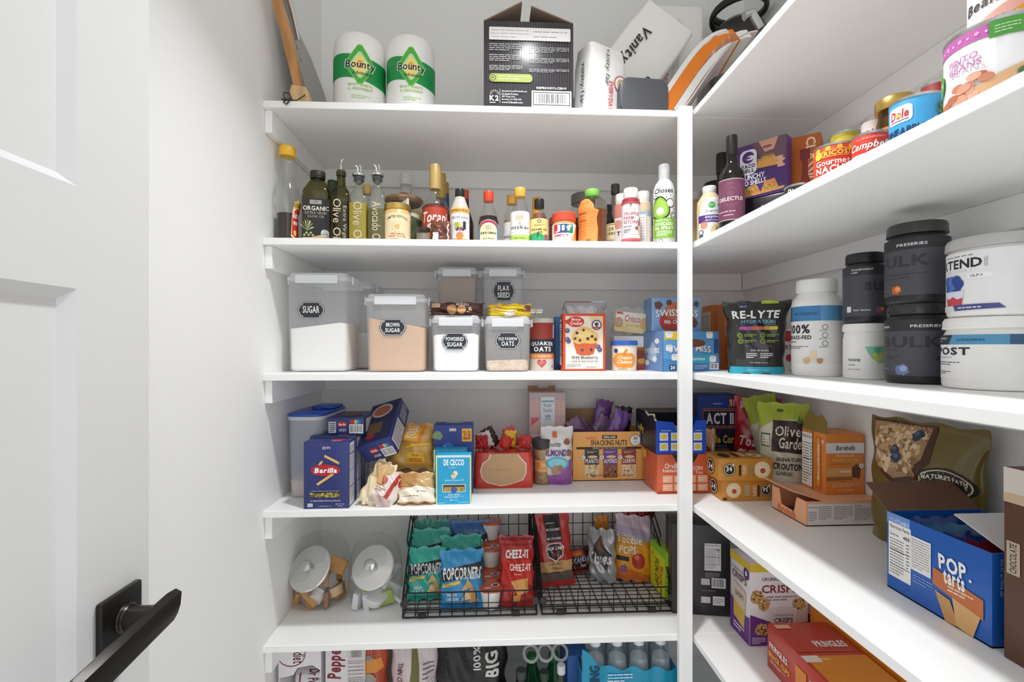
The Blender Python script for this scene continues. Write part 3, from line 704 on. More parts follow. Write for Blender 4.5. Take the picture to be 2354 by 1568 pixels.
# honey butter jar
JAR = [(.88, 0), (1, .05), (1, .78), (.9, .84), (.9, .88)]
t = bottle('spread_jar', 'cream spread jar with gold lid and cartoon-free cream label', 'jar', (882, 944), 464, 2, JAR, M('e0b97c', rough=.3), cap=(GOLD, .98, .84, 1), Y=1.372, rc=.95)
t.o['label'] = 'tan spread jar with gold lid and cream label'
c = jar_cyl(t, .03, .72); c.rect(.0, .0, 1, 1, 'f0dcb4'); c.txt('LIMITED EDITION', .24, .74, .76, .93, '4a3b25', arc=.5); c.dot(.5, .5, .13, 'e2c896'); c.dot(.5, .5, .11, 'f0dcb4'); blob(c, .5, .5, .07, 'd8b780'); c.txt('DREAMING', .34, .22, .66, .28, 'c0473a'); c.txt('HONEY BUTTER', .3, .13, .7, .19, 'c0473a'); c.lines(.35, .05, .65, .09, 1, '8a7a5a', .5); c.lines(.88, .1, .97, .85, 9, '7a6a4a', .35)
# tea jar with wooden lid
x, y, r, D, ac = rnd(884, 973, Y=1.49); h = hgt(452, D, r, ac, ST[2])
t = T('tea_jar', 'large glass jar of tea bags with wooden lid, behind the cream-labelled jar', 'jar', (x, y, ST[2] + .0004), -ac)
t.part('glass', turn([(r * .95, 0), (r, .006), (r, h * .93), (r * .96, h)], n=9, cap1=False), CLEAR)
t.part('lid', turn([(r * .9, h * .95), (r, h), (r, h + .006), (r * .95, h + .009)], n=9), M('a07e62', rough=.5, kind='wood', var=0)); t.part('lid_knob', turn([(.011, h + .009), (.014, h + .014), (.013, h + .026), (.006, h + .028)], n=6), M('8f6b4f', rough=.5, kind='wood', var=0))
t.part('loose_tea', turn([(r * .9, .004), (r * .94, .01), (r * .94, h * .62), (r * .5, h * .74)], n=9), M('5a6148', kind='grain', a=.6, scale=14, var=0))
R = random.Random(5)
for k in range(16):
    a = R.uniform(0, 6.28); q = R.uniform(.55, .8) * r; zz = h * (.22 + .042 * k)
    m = Matrix.Translation((q * math.cos(a), q * math.sin(a) - r * .1, zz)) @ Matrix.Rotation(R.uniform(-.5, .5), 4, 'X') @ Matrix.Rotation(R.uniform(0, 3), 4, 'Z')
    t.part('tea_bag', move(box(-.018, .018, -.003, .003, -.016, .016, .0012, 1), m), ('e6e3d4', '4d5b3c', 'd9b23a', '3a4a30', 'cfd6c0')[k % 5])
t = bottle('sauce_bottle', 'frosted bottle with white cap behind the tea jar', 'bottle', (905, 962), 398, 2, [(.8, 0), (1, .03), (1, .5), (.45, .78), (.43, .88)], M('e6e6e2', kind='plastic', a=.55, var=.01), cap=(M('e8e6e0', rough=.4), .5, .88, 1), Y=1.64, rc=.5)
# coffee syrup bottles
TOR = [(.9, 0), (1, .015), (1, .46), (.93, .52), (.55, .60), (.40, .68), (.38, .80)]
t = bottle('coffee_syrup', 'tall syrup bottle with tan foil neck and red-orange label', 'bottle', (971, 1029), 376, 2, TOR, CLEAR, cap=(M('cfae72', rough=.35, metal=.3), .46, .70, 1), liq=(M('4a1a10', rough=.15), .49), Y=1.40, rc=.4)
c = jar_cyl(t, .06, .47, -85, 85); c.rect(0, .0, 1, 1, 'b8452e'); c.rect(0, .1, 1, .34, 'e6a63c'); c.txt('Torani', .12, .5, .88, .82, 'ffffff', b=1, sh=.25); c.ell(.42, .38, .14, .1, 'eadfd0'); c.poly([(.35, .1), (.4, .42), (.46, .42), (.5, .1)], 'c8954a'); c.rect(.5, .28, .62, .42, '7a4a28'); c.rect(0, .95, 1, 1, '7a241a')
t = bottle('coffee_syrup', 'syrup bottle with gold foil neck just behind the red-labelled one', 'bottle', (985, 1042), 397, 2, TOR, CLEAR, cap=(M('b8984c', rough=.35, metal=.3), .42, .70, 1), liq=(M('7a1c16', rough=.15), .49), Y=1.53, rc=.4)
t = bottle('coffee_syrup', 'syrup bottle with blue foil collar, rearmost behind the red-labelled one', 'bottle', (997, 1047), 418, 2, TOR, CLEAR, cap=(M('b8984c', rough=.35, metal=.3), .42, .86, 1), liq=(M('5a2a1a', rough=.15), .49), Y=1.66, rc=.4)
t.part('neck_band', turn([(t.r * .44, t.h * .62), (t.r * .42, t.h * .86)], n=7), '2c4f7c')
# small jars at the front
t = bottle('spice_jar', 'small squat spice jar with black lid in front of the syrup bottle', 'jar', (957, 991), 521, 2, [(.9, 0), (1, .08), (1, .6), (.85, .74), (.85, .78)], CLEAR, cap=(M('2e2a28', rough=.3), .92, .76, 1), liq=(M('8a7d6a', kind='grain', a=.3, var=0), .55), Y=1.337, rc=.9)
p = at_y(1013, HY, 1.34)
t = pouch('caramel_bag', 'crinkled brown candy bag in front of the red-labelled syrup', 'candy', (p.x, 1.336, ST[2] + .0006), .055, .058, .022, M('6e3a2c', rough=.2, kind='foil'), seed=8, wr=1.1); t.c.rr(.12, .02, .42, .42, .04, 'efe6ea'); t.c.rect(.86, 0, .93, .8, 'e2c7d2')
# squeeze bottle of glaze
t = bottle('glaze_bottle', 'white-labelled fruit glaze bottle with black cap', 'bottle', (1035, 1079), 433, 2, [(.92, 0), (1, .02), (1, .62), (.9, .66), (.5, .85), (.45, .88)], M('c9c0b8', rough=.25), cap=(BLACKP, .5, .84, 1), Y=1.362, rc=.45)
c = jar_cyl(t, .02, .64); c.rect(0, 0, 1, 1, 'f4f2f4'); c.rect(0, .82, 1, 1, 'f2b45a'); c.txt('DONNA FRUIT', .2, .86, .8, .94, '4a3414'); c.txt('DELUXE GLAZE', .2, .66, .8, .73, '3d4a86'); c.rect(0, 0, 1, .08, 'e3952e')
for k in range(6): c.dot(.36 + .07 * (k % 3) + .02 * (k // 3), .5 - .08 * (k // 3), .06, ('b9bf5a', '9fae48', 'cfc36a')[k % 3])
for k in range(5): c.dot(.40 + .05 * k, .34 + .03 * (k % 2), .045, ('7a4a5c', '5c3a4c', 'b06a7c')[k % 3])
c.dot(.5, .17, .12, 'd98344'); c.rect(.6, .35, .7, .58, '2c2a34'); c.dot(.2, .12, .04, 'e4c04a')
t = bottle('sauce_bottle', 'dark sauce bottle with red-topped black cap behind the glaze bottle', 'bottle', (1051, 1089), 436, 2, [(.9, 0), (1, .02), (1, .48), (.45, .72), (.4, .86)], M('2c1714', rough=.12), cap=(M('c8432e', rough=.4), .42, .86, 1), Y=1.52, rc=.4)
SOY = [(.94, 0), (1, .02), (1, .42), (.86, .55), (.52, .70), (.42, .80), (.42, .84)]
t = bottle('soy_sauce', 'soy sauce bottle with red cap and red-white-blue arch label', 'bottle', (1099, 1147), 438, 2, SOY, CLEAR, cap=(M('d24a24', rough=.4), .48, .81, 1), liq=(M('1c0b08', rough=.1), .52), Y=1.368, rc=.45)
c = jar_cyl(t, .02, .44, -75, 75)
def arch(x0, x1, y1, col): c.poly([(x0, 0), (x1, 0), (x1, .5)] + [(.5 + (x1 - x0) / 2 * math.cos(a), .5 + (y1 - .5) * math.sin(a)) for a in [math.pi * k / 14 for k in range(1, 14)]] + [(x0, .5)], col)
arch(.04, .96, .98, 'e9e2e0'); arch(.06, .94, .96, '3d6fa8'); c.poly([(.5 + r_ * math.cos(a), .5 + q * math.sin(a)) for r_, q, aa in ((.44, .46, 1), ) for a in [rad(150 - 120 * k / 10) for k in range(11)]] + [(.5 + .36 * math.cos(a), .5 + .36 * math.sin(a)) for a in [rad(30 + 120 * k / 10) for k in range(11)]], 'b8314a'); arch(.15, .85, .84, 'f1e7b4')
c.ell(.5, .63, .11, .12, '23302f', n=6, a0=.52); c.ell(.5, .63, .09, .1, 'f1e7b4', n=6, a0=.52); c.txt('K', .465, .585, .535, .675, '23302f'); c.txt('KIKKOMAN', .2, .34, .8, .45, '1c1c18', b=2); c.txt('Soy Sauce', .3, .1, .7, .2, '2c2c22')
VIN = [(.92, 0), (1, .02), (1, .50), (.8, .66), (.48, .82), (.42, .86)]
t = bottle('rice_vinegar', 'vinegar bottle with white and green label and yellow cap', 'bottle', (1173, 1218), 430, 2, VIN, CLEAR, cap=(M('e5b14a', rough=.4), .58, .84, 1), liq=(M('d8ccae', kind='plastic', a=.35, var=0), .4), Y=1.365, rc=.5)
c = jar_cyl(t, .02, .56, -80, 80); c.rect(0, 0, 1, 1, 'f2f1ee'); c.rect(0, 0, 1, .24, 'b4d06a'); c.txt('mizkan', .12, .42, .88, .54, '3a3a3a', b=1); c.txt('RICE VINEGAR', .16, .29, .84, .35, 'c9c7c0', b=0); c.txt('NATURAL', .3, .1, .7, .16, '4a5a2a')
for k in range(3): c.rect(.34, .72 + .05 * k, .62, .745 + .05 * k, 'd8b070')
c.dot(.48, .62, .05, '6a6a66'); c.dot(.48, .62, .035, 'f2f1ee')
t = bottle('rice_vinegar', 'second yellow-capped vinegar bottle tucked behind the first', 'bottle', (1157, 1197), 447, 2, VIN, CLEAR, cap=(M('dba845', rough=.4), .6, .84, 1), liq=(M('b09468', kind='plastic', a=.6, var=0), .55), Y=1.47, rc=.5)
c = jar_cyl(t, .02, .5, -80, 80); c.rect(0, 0, 1, 1, 'eae8e4'); c.rect(0, 0, 1, .22, 'a8c45e'); c.txt('mizkan', .12, .42, .88, .54, '3a3a3a')
SES = [(.94, 0), (1, .02), (1, .52), (.85, .60), (.5, .75), (.45, .82)]
t = bottle('sesame_oil', 'small sesame oil bottle with black cap and yellow-green label', 'bottle', (1219, 1260), 456, 2, SES, CLEAR, cap=(BLACKP, .55, .80, 1), liq=(M('7a3a34', kind='plastic', a=.6, var=0), .68), Y=1.362, rc=.5)
c = jar_cyl(t, .02, .54, -80, 80); c.rect(0, 0, 1, 1, 'efcf86'); c.poly([(0, 0), (1, 0), (1, .35), (.7, .3), (.4, .42), (0, .36)], '2fa36a'); c.dot(.5, .88, .07, '2a2a26'); c.dot(.5, .88, .045, 'efcf86'); c.txt('SESAME OIL', .15, .5, .85, .58, '2a2418'); c.lines(.3, .68, .7, .76, 2, '6a5a3a', .35); c.txt('JPT', .4, .2, .62, .45, '14281c'); c.rr(.72, .05, .88, .35, .03, 'b04a5a')
t = bottle('sauce_bottle', 'slim bottle with orange cap behind the sesame oil', 'bottle', (1214, 1252), 452, 2, SES, M('c98a30', rough=.2), cap=(M('e09a3a', rough=.4), .5, .8, 1), Y=1.47, rc=.5)
# peanut butter
t = bottle('peanut_butter_jar', 'peanut butter jar with coral red lid', 'jar', (1269, 1324), 485, 2, [(.93, 0), (1, .04), (1, .62), (.92, .70), (.92, .74)], M('d49a5e', rough=.3), cap=(M('d8503a', rough=.4), 1.0, .72, 1), Y=1.362, rc=1)
c = jar_cyl(t, .04, .62); c.rect(0, 0, 1, 1, 'f1eeea'); c.poly([(.78, 0), (1, 0), (1, 1), (.86, .8), (.8, .4)], 'e07a3a'); c.rect(.2, .48, .36, .96, 'c8283c'); c.rect(.36, .48, .58, .96, '2f4f8f'); c.rect(.58, .48, .76, .96, '2c8a5c'); c.txt('Jif', .26, .52, .72, .92, 'ffffff', b=2); c.txt('SIMPLY', .22, .28, .62, .42, 'b83a52'); c.txt('CREAMY', .22, .16, .44, .22, 'a08a7a', b=0); blob(c, .74, .3, .06, 'e8c892'); blob(c, .78, .15, .08, 'd8a860'); c.rect(.0, .05, .03, .9, 'c8283c')
t = bottle('peanut_butter_jar', 'dark red-lidded jar mostly hidden behind the peanut butter', 'jar', (1262, 1306), 496, 2, [(.93, 0), (1, .04), (1, .7), (.92, .78)], M('6a3a2a', rough=.3), cap=(M('8a3a34', rough=.4), 1.0, .76, 1), Y=1.47, rc=1)
t = bottle('honey_jar', 'wide brown jar with grey lid behind the orange-labelled honey', 'jar', (1313, 1368), 440, 2, [(.93, 0), (1, .03), (1, .76), (.95, .82)], CLEAR, cap=(M('6b6660', rough=.4), 1.02, .84, 1), liq=(M('5a3426', rough=.3), .60), Y=1.53, rc=1)
t = bottle('honey_bottle', 'honey squeeze bottle with green cap and tall orange label', 'bottle', (1326, 1397), 433, 2, [(.9, 0), (.96, .03), (.9, .3), (.95, .5), (1, .62), (.94, .76), (.6, .86), (.46, .88)], M('f1ede6', kind='glass', a=.22, var=0), cap=(M('86c45a', rough=.4), .48, .87, 1), liq=(M('8a4a1a', rough=.15), .62), Y=1.375, rc=.45)
c = jar_cyl(t, .02, .80, -78, 28); c.poly([(.05, 0), (.92, 0), (.96, .3), (.9, .55), (.97, .72), (.8, .76), (.78, .86), (.62, .97), (.45, 1), (.28, .95), (.15, .8), (.06, .5)], 'f2964c'); c.txt('NATURE', .28, .86, .66, .91, 'd07a3a', b=0); c.lines(.2, .1, .52, .72, 12, 'cf6a2a', .3); c.lines(.58, .2, .85, .72, 8, 'e58a48', .3); c.rect(.18, .66, .52, .672, '5a2a10'); c.rect(.18, .5, .52, .51, '5a2a10'); c.txt('HONEY', .5, .04, .7, .08, '4a2410')
# worcestershire and ketchups
t = bottle('worcestershire_bottle', 'slim brown sauce bottle with black cap and cream label', 'bottle', (1393, 1436), 422, 2, [(.94, 0), (1, .02), (1, .42), (.8, .52), (.45, .66), (.40, .86)], M('d8d4ce', kind='glass', a=.2, var=0), cap=(M('3a3431', rough=.4), .46, .86, 1), liq=(M('241410', rough=.2), .45), Y=1.45, rc=.42)
c = jar_cyl(t, .02, .40, -80, 60); c.rect(0, 0, 1, 1, 'f0dcae'); c.txt('LEA &', .2, .72, .7, .86, '2a2218'); c.txt('PERRINS', .2, .55, .9, .66, '2a2218'); c.txt('WORCESTER', .15, .3, .9, .38, '6a5a3a'); c.rect(.08, .94, .95, .96, '5a4022'); c.rect(.08, 0, .1, .96, '5a4022'); c.rect(.3, .02, .9, .07, '1c1812')
t = bottle('sauce_bottle', 'short black bottle half hidden left of the cream-labelled sauce bottle', 'bottle', (1385, 1415), 470, 2, [(.9, 0), (1, .03), (1, .6), (.4, .85), (.38, .9)], M('1a1616', rough=.2), cap=(BLACKP, .45, .88, 1), Y=1.60, rc=.45)
KET = [(.95, 0), (1, .02), (1, .74), (.95, .80), (.72, .83)]
def ket(lab, px, yt, Y, body, white, wcol): 
    t = bottle('ketchup_bottle', lab, 'bottle', px, yt, 2, KET, M(body, rough=.3), cap=(WHITEP, .8, .81, 1), Y=Y, rc=.8, group='white-capped squeeze bottles')
    return t, jar_cyl(t, .0, .80)
t, c = ket('front red ketchup squeeze bottle with white cap and label', (1429, 1471), 430, 1.352, 'a8404a', 0, 0)
c.rect(0, .12, 1, .88, 'f3edf0'); c.rect(.18, .2, .82, .84, 'c89aa4'); c.rect(.195, .208, .805, .832, 'f3edf0'); c.rect(.4, .8, .6, .87, 'f3edf0'); c.txt('T', .45, .8, .55, .87, '2a2628', b=2); c.txt('TRUFF', .3, .73, .7, .77, 'd8a8b0', b=0)
for k, s in enumerate(('TRUFFLE', 'PARM', 'KETCHUP')): c.txt(s, .25, .62 - .09 * k, (.8, .6, .78)[k], .69 - .09 * k, 'b23a52', b=1)
c.txt('SAUCE', .25, .36, .52, .4, '3a3034'); c.lines(.25, .24, .5, .33, 3, '3a3034', .4); blob(c, .72, .34, .07, 'b85a5a', 3); blob(c, .82, .28, .06, 'e6cfa8', 5); c.poly([(.75, .4), (.9, .62), (.86, .4)], 'a84858'); c.rect(0, .06, 1, .12, 'd8616a'); c.rect(0, .88, 1, .92, 'c4525e')
t, c = ket('pink ketchup squeeze bottle left of and behind the front one', (1411, 1448), 444, 1.43, 'd98a7c', 0, 0); c.rect(0, .12, 1, .7, 'f3edea'); c.txt('T', .3, .3, .45, .4, '2a2628', b=2); c.ell(.35, .55, .2, .1, 'e0a090')
t, c = ket('cream squeeze bottle with pale blue label right of the red one', (1458, 1498), 438, 1.43, 'e6d2b2', 0, 0); c.rect(.1, .1, .62, .74, 'f4f2ee'); c.rect(.1, .74, .62, .8, '9cc6dc'); c.rect(.1, .06, .62, .1, '9cc6dc'); c.lines(.15, .14, .58, .7, 10, 'b8b2aa', .2); c.rect(.66, .1, .98, .7, 'f4f2ee'); c.rect(.66, .7, .98, .82, '9cc6dc'); c.txt('L', .8, .12, .9, .26, '7a8a94')
t = bottle('relish_jar', 'low jar with orange relish peeking beside the white spray bottle', 'jar', (1486, 1522), 499, 2, [(.9, 0), (1, .05), (1, .75), (.9, .82)], M('c98a3c', rough=.3), cap=(M('3a3a30', rough=.4), .95, .8, 1), Y=1.60, rc=.95)
# avocado oil spray
t = bottle('oil_spray', 'tall white oil spray bottle with green avocado print by the post', 'bottle', (1501, 1553), 376, 2, [(.96, 0), (1, .01), (1, .64), (.95, .70), (.80, .76), (.56, .80), (.52, .81)], M('f6f5f6', rough=.3, var=.005), cap=(M('e6e8ea', kind='plastic', a=.6, rough=.2, var=0), .52, .80, 1), Y=1.362, rc=.5)
t.part('nozzle', turn([(t.r * .4, t.h * .80), (t.r * .42, t.h * .88), (t.r * .3, t.h * .95)], n=6), WHITEP)
c = jar_cyl(t, .0, .78, -80, 80); c.txt('Chosen', .16, .80, .8, .88, '1c1c1c', b=1, sh=.15)
def av(s, col): c.poly([(.36 + s * .36 * math.cos(a) * (1 - .28 * math.sin(a)), .57 + s * .205 * math.sin(a)) for a in [6.283 * k / 22 for k in range(22)]], col)
av(.9, '1f221e'); av(.80, '8fc43c'); av(.68, 'a8d25a'); c.dot(.37, .52, .13, 'f4f7ee')
c.dot(.70, .64, .15, '1f221e'); c.dot(.70, .64, .125, 'f6f5f6')
for k in range(6): a = rad(-50 + 35 * k); c.poly([(.70 + .2 * math.cos(a - .05), .64 + .1 * math.sin(a - .05)), (.70 + .2 * math.cos(a + .05), .64 + .1 * math.sin(a + .05)), (.70 + .29 * math.cos(a), .64 + .15 * math.sin(a))], '1f221e')
av(.78, '8fc43c'); av(.66, 'a8d25a'); c.dot(.37, .52, .12, 'f4f7ee'); c.poly([(.36, .74), (.38, .80), (.40, .74)], '8fc43c'); c.ell(.2, .75, .1, .025, '1f221e'); c.ell(.2, .75, .08, .017, 'f6f5f6')
c.dot(.8, .45, .11, '1f221e'); c.dot(.8, .45, .09, 'f6f5f6'); c.dot(.8, .45, .07, '1f221e'); c.dot(.8, .45, .05, 'f6f5f6')
c.rr(.13, .10, .84, .41, .06, '86bf3a'); c.txt('100% Pure', .25, .36, .7, .39, 'ffffff'); c.txt('AVOCADO', .2, .29, .78, .345, 'ffffff', b=2); c.txt('OIL SPRAY', .19, .23, .8, .28, 'ffffff', b=2); c.lines(.26, .13, .74, .215, 3, 'ffffff', .5); c.dot(.4, .05, .07, '6a6a6a'); c.dot(.4, .05, .055, 'f6f5f6'); c.lines(.52, .03, .85, .075, 3, 'b0b0b4', .3); c.txt('100', .15, .03, .28, .07, '4a4a4a')
# ------------------------------------------------------------------ second shelf, right-hand run
MUS = [(.92, 0), (1, .02), (.97, .3), (1, .55), (.95, .72), (.62, .84), (.52, .87)]
t = bottle('mustard_bottle', 'cream mustard squeeze bottle with white cap and purple label', 'bottle', (1601, 1661), 426, 2, MUS, M('ead7b0', rough=.3), cap=(WHITEP, .54, .87, 1), X=.602, rc=.5, spin=-6)
c = jar_cyl(t, .04, .76, -55, 90); c.poly([(.05, 0), (.95, 0), (.97, .5), (.85, .85), (.62, 1), (.4, 1), (.2, .84), (.06, .5)], 'f2f0ee'); c.dot(.5, .8, .11, '4fae52'); c.lines(.42, .77, .58, .83, 2, 'e8f4e8', .3); c.dot(.75, .8, .06, '23242a'); c.txt('organic', .3, .62, .72, .68, '4a6a6c', b=0); c.poly([(.04, .38), (.96, .38), (.96, .56), (.04, .56)], '5c3a8a'); c.txt('DIJON', .3, .47, .72, .535, 'ffffff', b=2); c.txt('MUSTARD', .3, .41, .72, .45, 'e8e0f4'); c.dot(.25, .31, .12, 'd89a7a'); c.dot(.62, .18, .2, 'f0e2c0'); c.dot(.62, .18, .17, 'e3cf9a'); c.poly([(.6, .2), (.68, .28), (.72, .12)], 'a88450'); c.dot(.16, .14, .09, '3d5f78'); c.dot(.16, .04, .08, '3d5f78'); c.dot(.16, .14, .06, 'e8eef0')
t = bottle('mustard_bottle', 'tan mustard bottle half hidden behind the corner post', 'bottle', (1570, 1628), 440, 2, MUS, M('cdb083', rough=.3), cap=(M('dcd9d4', rough=.4), .62, .87, 1), X=.668, rc=.5)
t = bottle('pickle_jar', 'dark jar with black lid behind the mustard bottles', 'jar', (1617, 1673), 414, 2, [(.95, 0), (1, .04), (1, .78), (.92, .84)], M('3a2e28', rough=.2), cap=(M('1d1b1b', rough=.25), 1, .84, 1), X=.735, rc=.95)
WINE = [(.94, 0), (1, .01), (1, .56), (.9, .63), (.5, .70), (.40, .75), (.38, .99)]
t = bottle('wine_bottle', 'dark wine bottle with purple label beside the purple carton', 'bottle', (1652, 1713), 309, 2, WINE, M('161412', rough=.08), cap=(M('211f1f', rough=.35), .44, .80, 1), X=.625, rc=.4, spin=-4)
c = jar_cyl(t, .13, .54, -82, 82); c.rect(0, 0, 1, 1, 'c9aeb4'); c.rect(.01, .02, .99, .98, '77415a')
for k in range(5): c.dot(.5, .62, .34 - .06 * k, ('7f4a62', '74405a')[k % 2], n=28)
c.txt('DELECTUS', .16, .47, .84, .56, 'efe2e0', b=1); c.lines(.12, .2, .88, .23, 1, 'd8bcc2', .8); c.lines(.3, .11, .7, .14, 1, 'd8bcc2', .8)
t = bottle('wine_bottle', 'second dark wine bottle, only its black neck showing', 'bottle', (1630, 1690), 350, 2, WINE, M('161412', rough=.1), cap=(M('1f1d1d', rough=.4), .46, .80, 1), X=.715, rc=.4)
# dark case with the taco shell carton on it
A = at_y(1700, HY, 1.25); A.x = .668; Nn = Vector((.748, 1.16, 0)); A = Vector((.652, 1.270, 0)); Nn = Vector((.735, 1.167, 0))
dd = (Nn - A); w = dd.length; rz = math.atan2(dd.y, dd.x)
base = ST[2]
t = T('dark_case', 'low black plastic case under the purple taco shell carton', 'case', boxat(A, Nn, .05, base + .0004), rz)
t.part('case', box(-w / 2, w / 2, -.025, .025, 0, .1, .006), M('251f26', rough=.3, var=.05)); t.part('latch', tube([(.01, -.0265, .03), (.01, -.029, .05), (.01, -.0265, .075)], .0025, 5), STEEL); t.part('badge', move(turn([(.016, 0), (.014, .002)], n=5), Matrix.Translation((-.02, -.0254, .02)) @ Matrix.Rotation(rad(90), 4, 'X')), M('8a8890', rough=.4))
t = T('taco_shell_carton', 'purple taco shell carton standing on the low black case', 'box', boxat(A, Nn, .036, base + .1012), rz)
h = .140; t.part('carton', box(-w / 2, w / 2, -.018, .018, 0, h, .001), '5b2f74'); c = t.face('F', w, .036, h)
c.poly([(0, 0), (1, 0), (1, .42), (.5, .55), (0, .62)], '4a2b6c'); c.poly([(.38, 1), (1, 1), (1, .55), (.62, .62), (.46, .78)], '6a4a58'); c.poly([(.5, 1), (.86, 1), (.78, .8), (.62, .78)], 'c9967e'); c.ell(.66, .875, .09, .025, '8a4a52')
c.poly([(.42, .52), (.5, .66), (.62, .73), (.78, .7), (.86, .58), (.82, .5)], 'd69a4e'); c.poly([(.46, .62), (.6, .75), (.78, .72), (.74, .69), (.6, .7)], '8a6a34'); scatter(c, .48, .64, .78, .72, 12, ['b9a24c', '6a8a3c', 'c8583a'], .018, 4)
for k in range(4): c.ell(.88 + .03 * (k % 2), .62 - .05 * k, .07, .028, 'dba78c')
c.rr(.15, .44, .47, .90, .10, 'e3dfe8'); c.dot(.31, .76, .115, '4a2f78'); c.ell(.35, .745, .085, .045, 'e3dfe8'); c.ell(.29, .75, .07, .02, '6a3f9a'); c.txt('TACO', .18, .56, .44, .63, '231f2a', b=2); c.txt('BELL', .19, .475, .43, .545, '231f2a', b=2)
c.txt('CRUNCHY', .1, .335, .62, .435, 'f4f1f6', b=1); c.txt('TACO SHELLS', .04, .235, .64, .325, 'f4f1f6', b=1)
c.poly([(.08, .02), (.95, .05), (.98, .1), (.1, .07)], 'c9976a')
for k in range(2): x_ = .2 + .34 * k; c.poly([(x_, .05), (x_ + .08, .2 + .05 * k), (x_ + .26, .24 + .03 * k), (x_ + .34, .07)], 'c98a44'); scatter(c, x_ + .06, .1, x_ + .28, .2, 12, ['e0b24a', 'c8583a', '7a9a3c'], .022, 6 + k)
t = T('pepper_sauce_carton', 'orange-brown pepper sauce carton standing behind the cans', 'box', (.822, 1.222, ST[2] + .0004), rad(-40))
h = .25; t.part('carton', box(-.035, .035, -.035, .035, 0, h, .001), 'b9601f'); c = t.face('L', .07, .07, h); c.txt('TABASCO', .25, .05, .75, .8, 'f0d9c0', b=2, rot=-90); c = t.face('F', .07, .07, h); c.txt('CLASSIC', .55, .5, .85, .97, 'f0d9c0', b=1, rot=-90); c.poly([(.3, .0), (.75, .0), (.75, .45), (.62, .6), (.62, .75), (.42, .75), (.42, .6), (.3, .45)], '8a2a1c'); c.rect(.36, .75, .68, .86, '7a241a'); c.rect(.34, .1, .72, .4, 'e8d6b8'); c.poly([(.53, .38), (.7, .25), (.53, .12), (.36, .25)], '2d5a3c')
t = can('pizza_sauce_can', 'low black can with white rim at the shelf edge below the orange carton', 'can', (1802, 1879), 420, 2, M('242022', rough=.3), X=.618); t.c().txt('Pizza', .22, .3, .62, .85, 'f1efec', b=1, sh=.2)
t = can('nacho_cheese_can', 'red nacho cheese can with yellow awning print', 'can', (1869, 1972), 326, 2, 'd8402c', X=.632, group='food cans'); c = t.c()
for k in range(6): c.rr(.02 + .17 * k, .84, .1 + .17 * k, 1.0, .03, 'f2c23a')
c.dot(.24, .8, .07, 'f4cc4a'); c.rr(.3, .70, .72, .9, .05, 'f2b83a'); c.rr(.315, .72, .705, .88, .05, 'c8382a'); c.txt('RICOS', .34, .735, .68, .865, 'f6d04a', b=2); c.txt('Gourmet', .2, .5, .72, .66, 'ffffff', b=1); c.txt('NACHO', .2, .3, .74, .48, 'ffffff', b=2); c.txt('CHEESE', .22, .12, .7, .26, 'ffffff', b=2); c.lines(.84, .3, .97, .7, 6, 'f0b0a0', .3)
t = can('pimento_can', 'yellow-green can behind the red nacho cheese can', 'can', (1908, 1979), 298, 2, 'b7a82c', X=.722, group='food cans'); c = t.c(); c.ell(.5, .78, .4, .17, 'd9c83e'); c.txt('PIMENTO', .12, .7, .88, .86, 'a8361c', b=2)
t = can('soup_can', 'red and white soup can next to the nacho cheese can', 'can', (1957, 2050), 300, 2, 'd23a2a', X=.628, group='food cans'); c = t.c(); c.rect(0, 0, 1, .42, 'f1eee8'); c.txt("Campbell's", .1, .5, .9, .8, 'ffffff', b=1, sh=.3); c.txt('CONDENSED', .25, .87, .75, .92, 'f4c4b8', b=0)
t = can('fruit_can', 'white and red can wedged behind the soup can', 'can', (1979, 2046), 268, 2, 'e2d6d2', X=.725, group='food cans'); c = t.c(); c.txt("Libby's", .1, .68, .8, .88, 'b23a44', b=1, sh=.2); c.rect(0, .45, 1, .6, 'b84a44')
x, y, r, D, ac = rnd(2010, 2108, X=.715); h = hgt(214, D, r, ac, ST[2])
t = T('olive_jar', 'glass jar of olives with gold lid behind the blue pineapple can', 'jar', (x, y, ST[2] + .0004), -ac)
P = [(r * .9, 0), (r * .96, .006), (r * .96, h * .68), (r * .82, h * .82), (r * .82, h * .88)]
t.part('glass', turn(P, n=9), M('cbb98a', kind='glass', a=.2, var=0)); t.part('contents', turn([(r * .86, .004), (r * .9, .01), (r * .9, h * .66), (r * .76, h * .78)], n=9), M('6e5c1e', kind='grain', a=.4, scale=12, var=0)); t.part('lid', turn([(r * .98, h * .86), (r, h * .88), (r, h * .98), (r * .93, h)], n=10), GOLD)
c = t.cyl(r * .965, h * .1, h * .64); c.rect(0, 0, 1, 1, '2b2722'); c.rect(0, .78, 1, 1, 'd8823a'); heart(c, .24, .66, .05, 'c9a75a'); heart(c, .24, .66, .038, '2b2722')
t = can('pineapple_can', 'blue pineapple can with white and red brand oval', 'can', (2042, 2175), 214, 2, '3fa3d8', X=.622, group='food cans'); c = t.c(); c.rect(0, .0, 1, .3, '2f8fca'); c.rr(.12, .5, .46, .9, .06, 'f3f1ef'); c.txt('Dole', .16, .6, .42, .82, 'c8343a', b=2, sh=.1); c.rect(.16, .55, .42, .57, '3a3f8a'); c.dot(.29, .68, .03, 'f2c24a'); c.txt('PINEAPPLE', .08, .2, .62, .38, '14365e', b=2)
c.poly([(.62, .36), (.7, .28), (.95, .3), (1, .42), (.95, .52), (.72, .5)], 'ebbb33')
for k in range(11): a = rad(25 + 13 * k); c.poly([(.84 - .03, .5), (.84 + .03, .5), (.84 + .17 * math.cos(a), .5 + .46 * math.sin(a))], ('4d7a3c', '6d9a50', '3c6230')[k % 3])
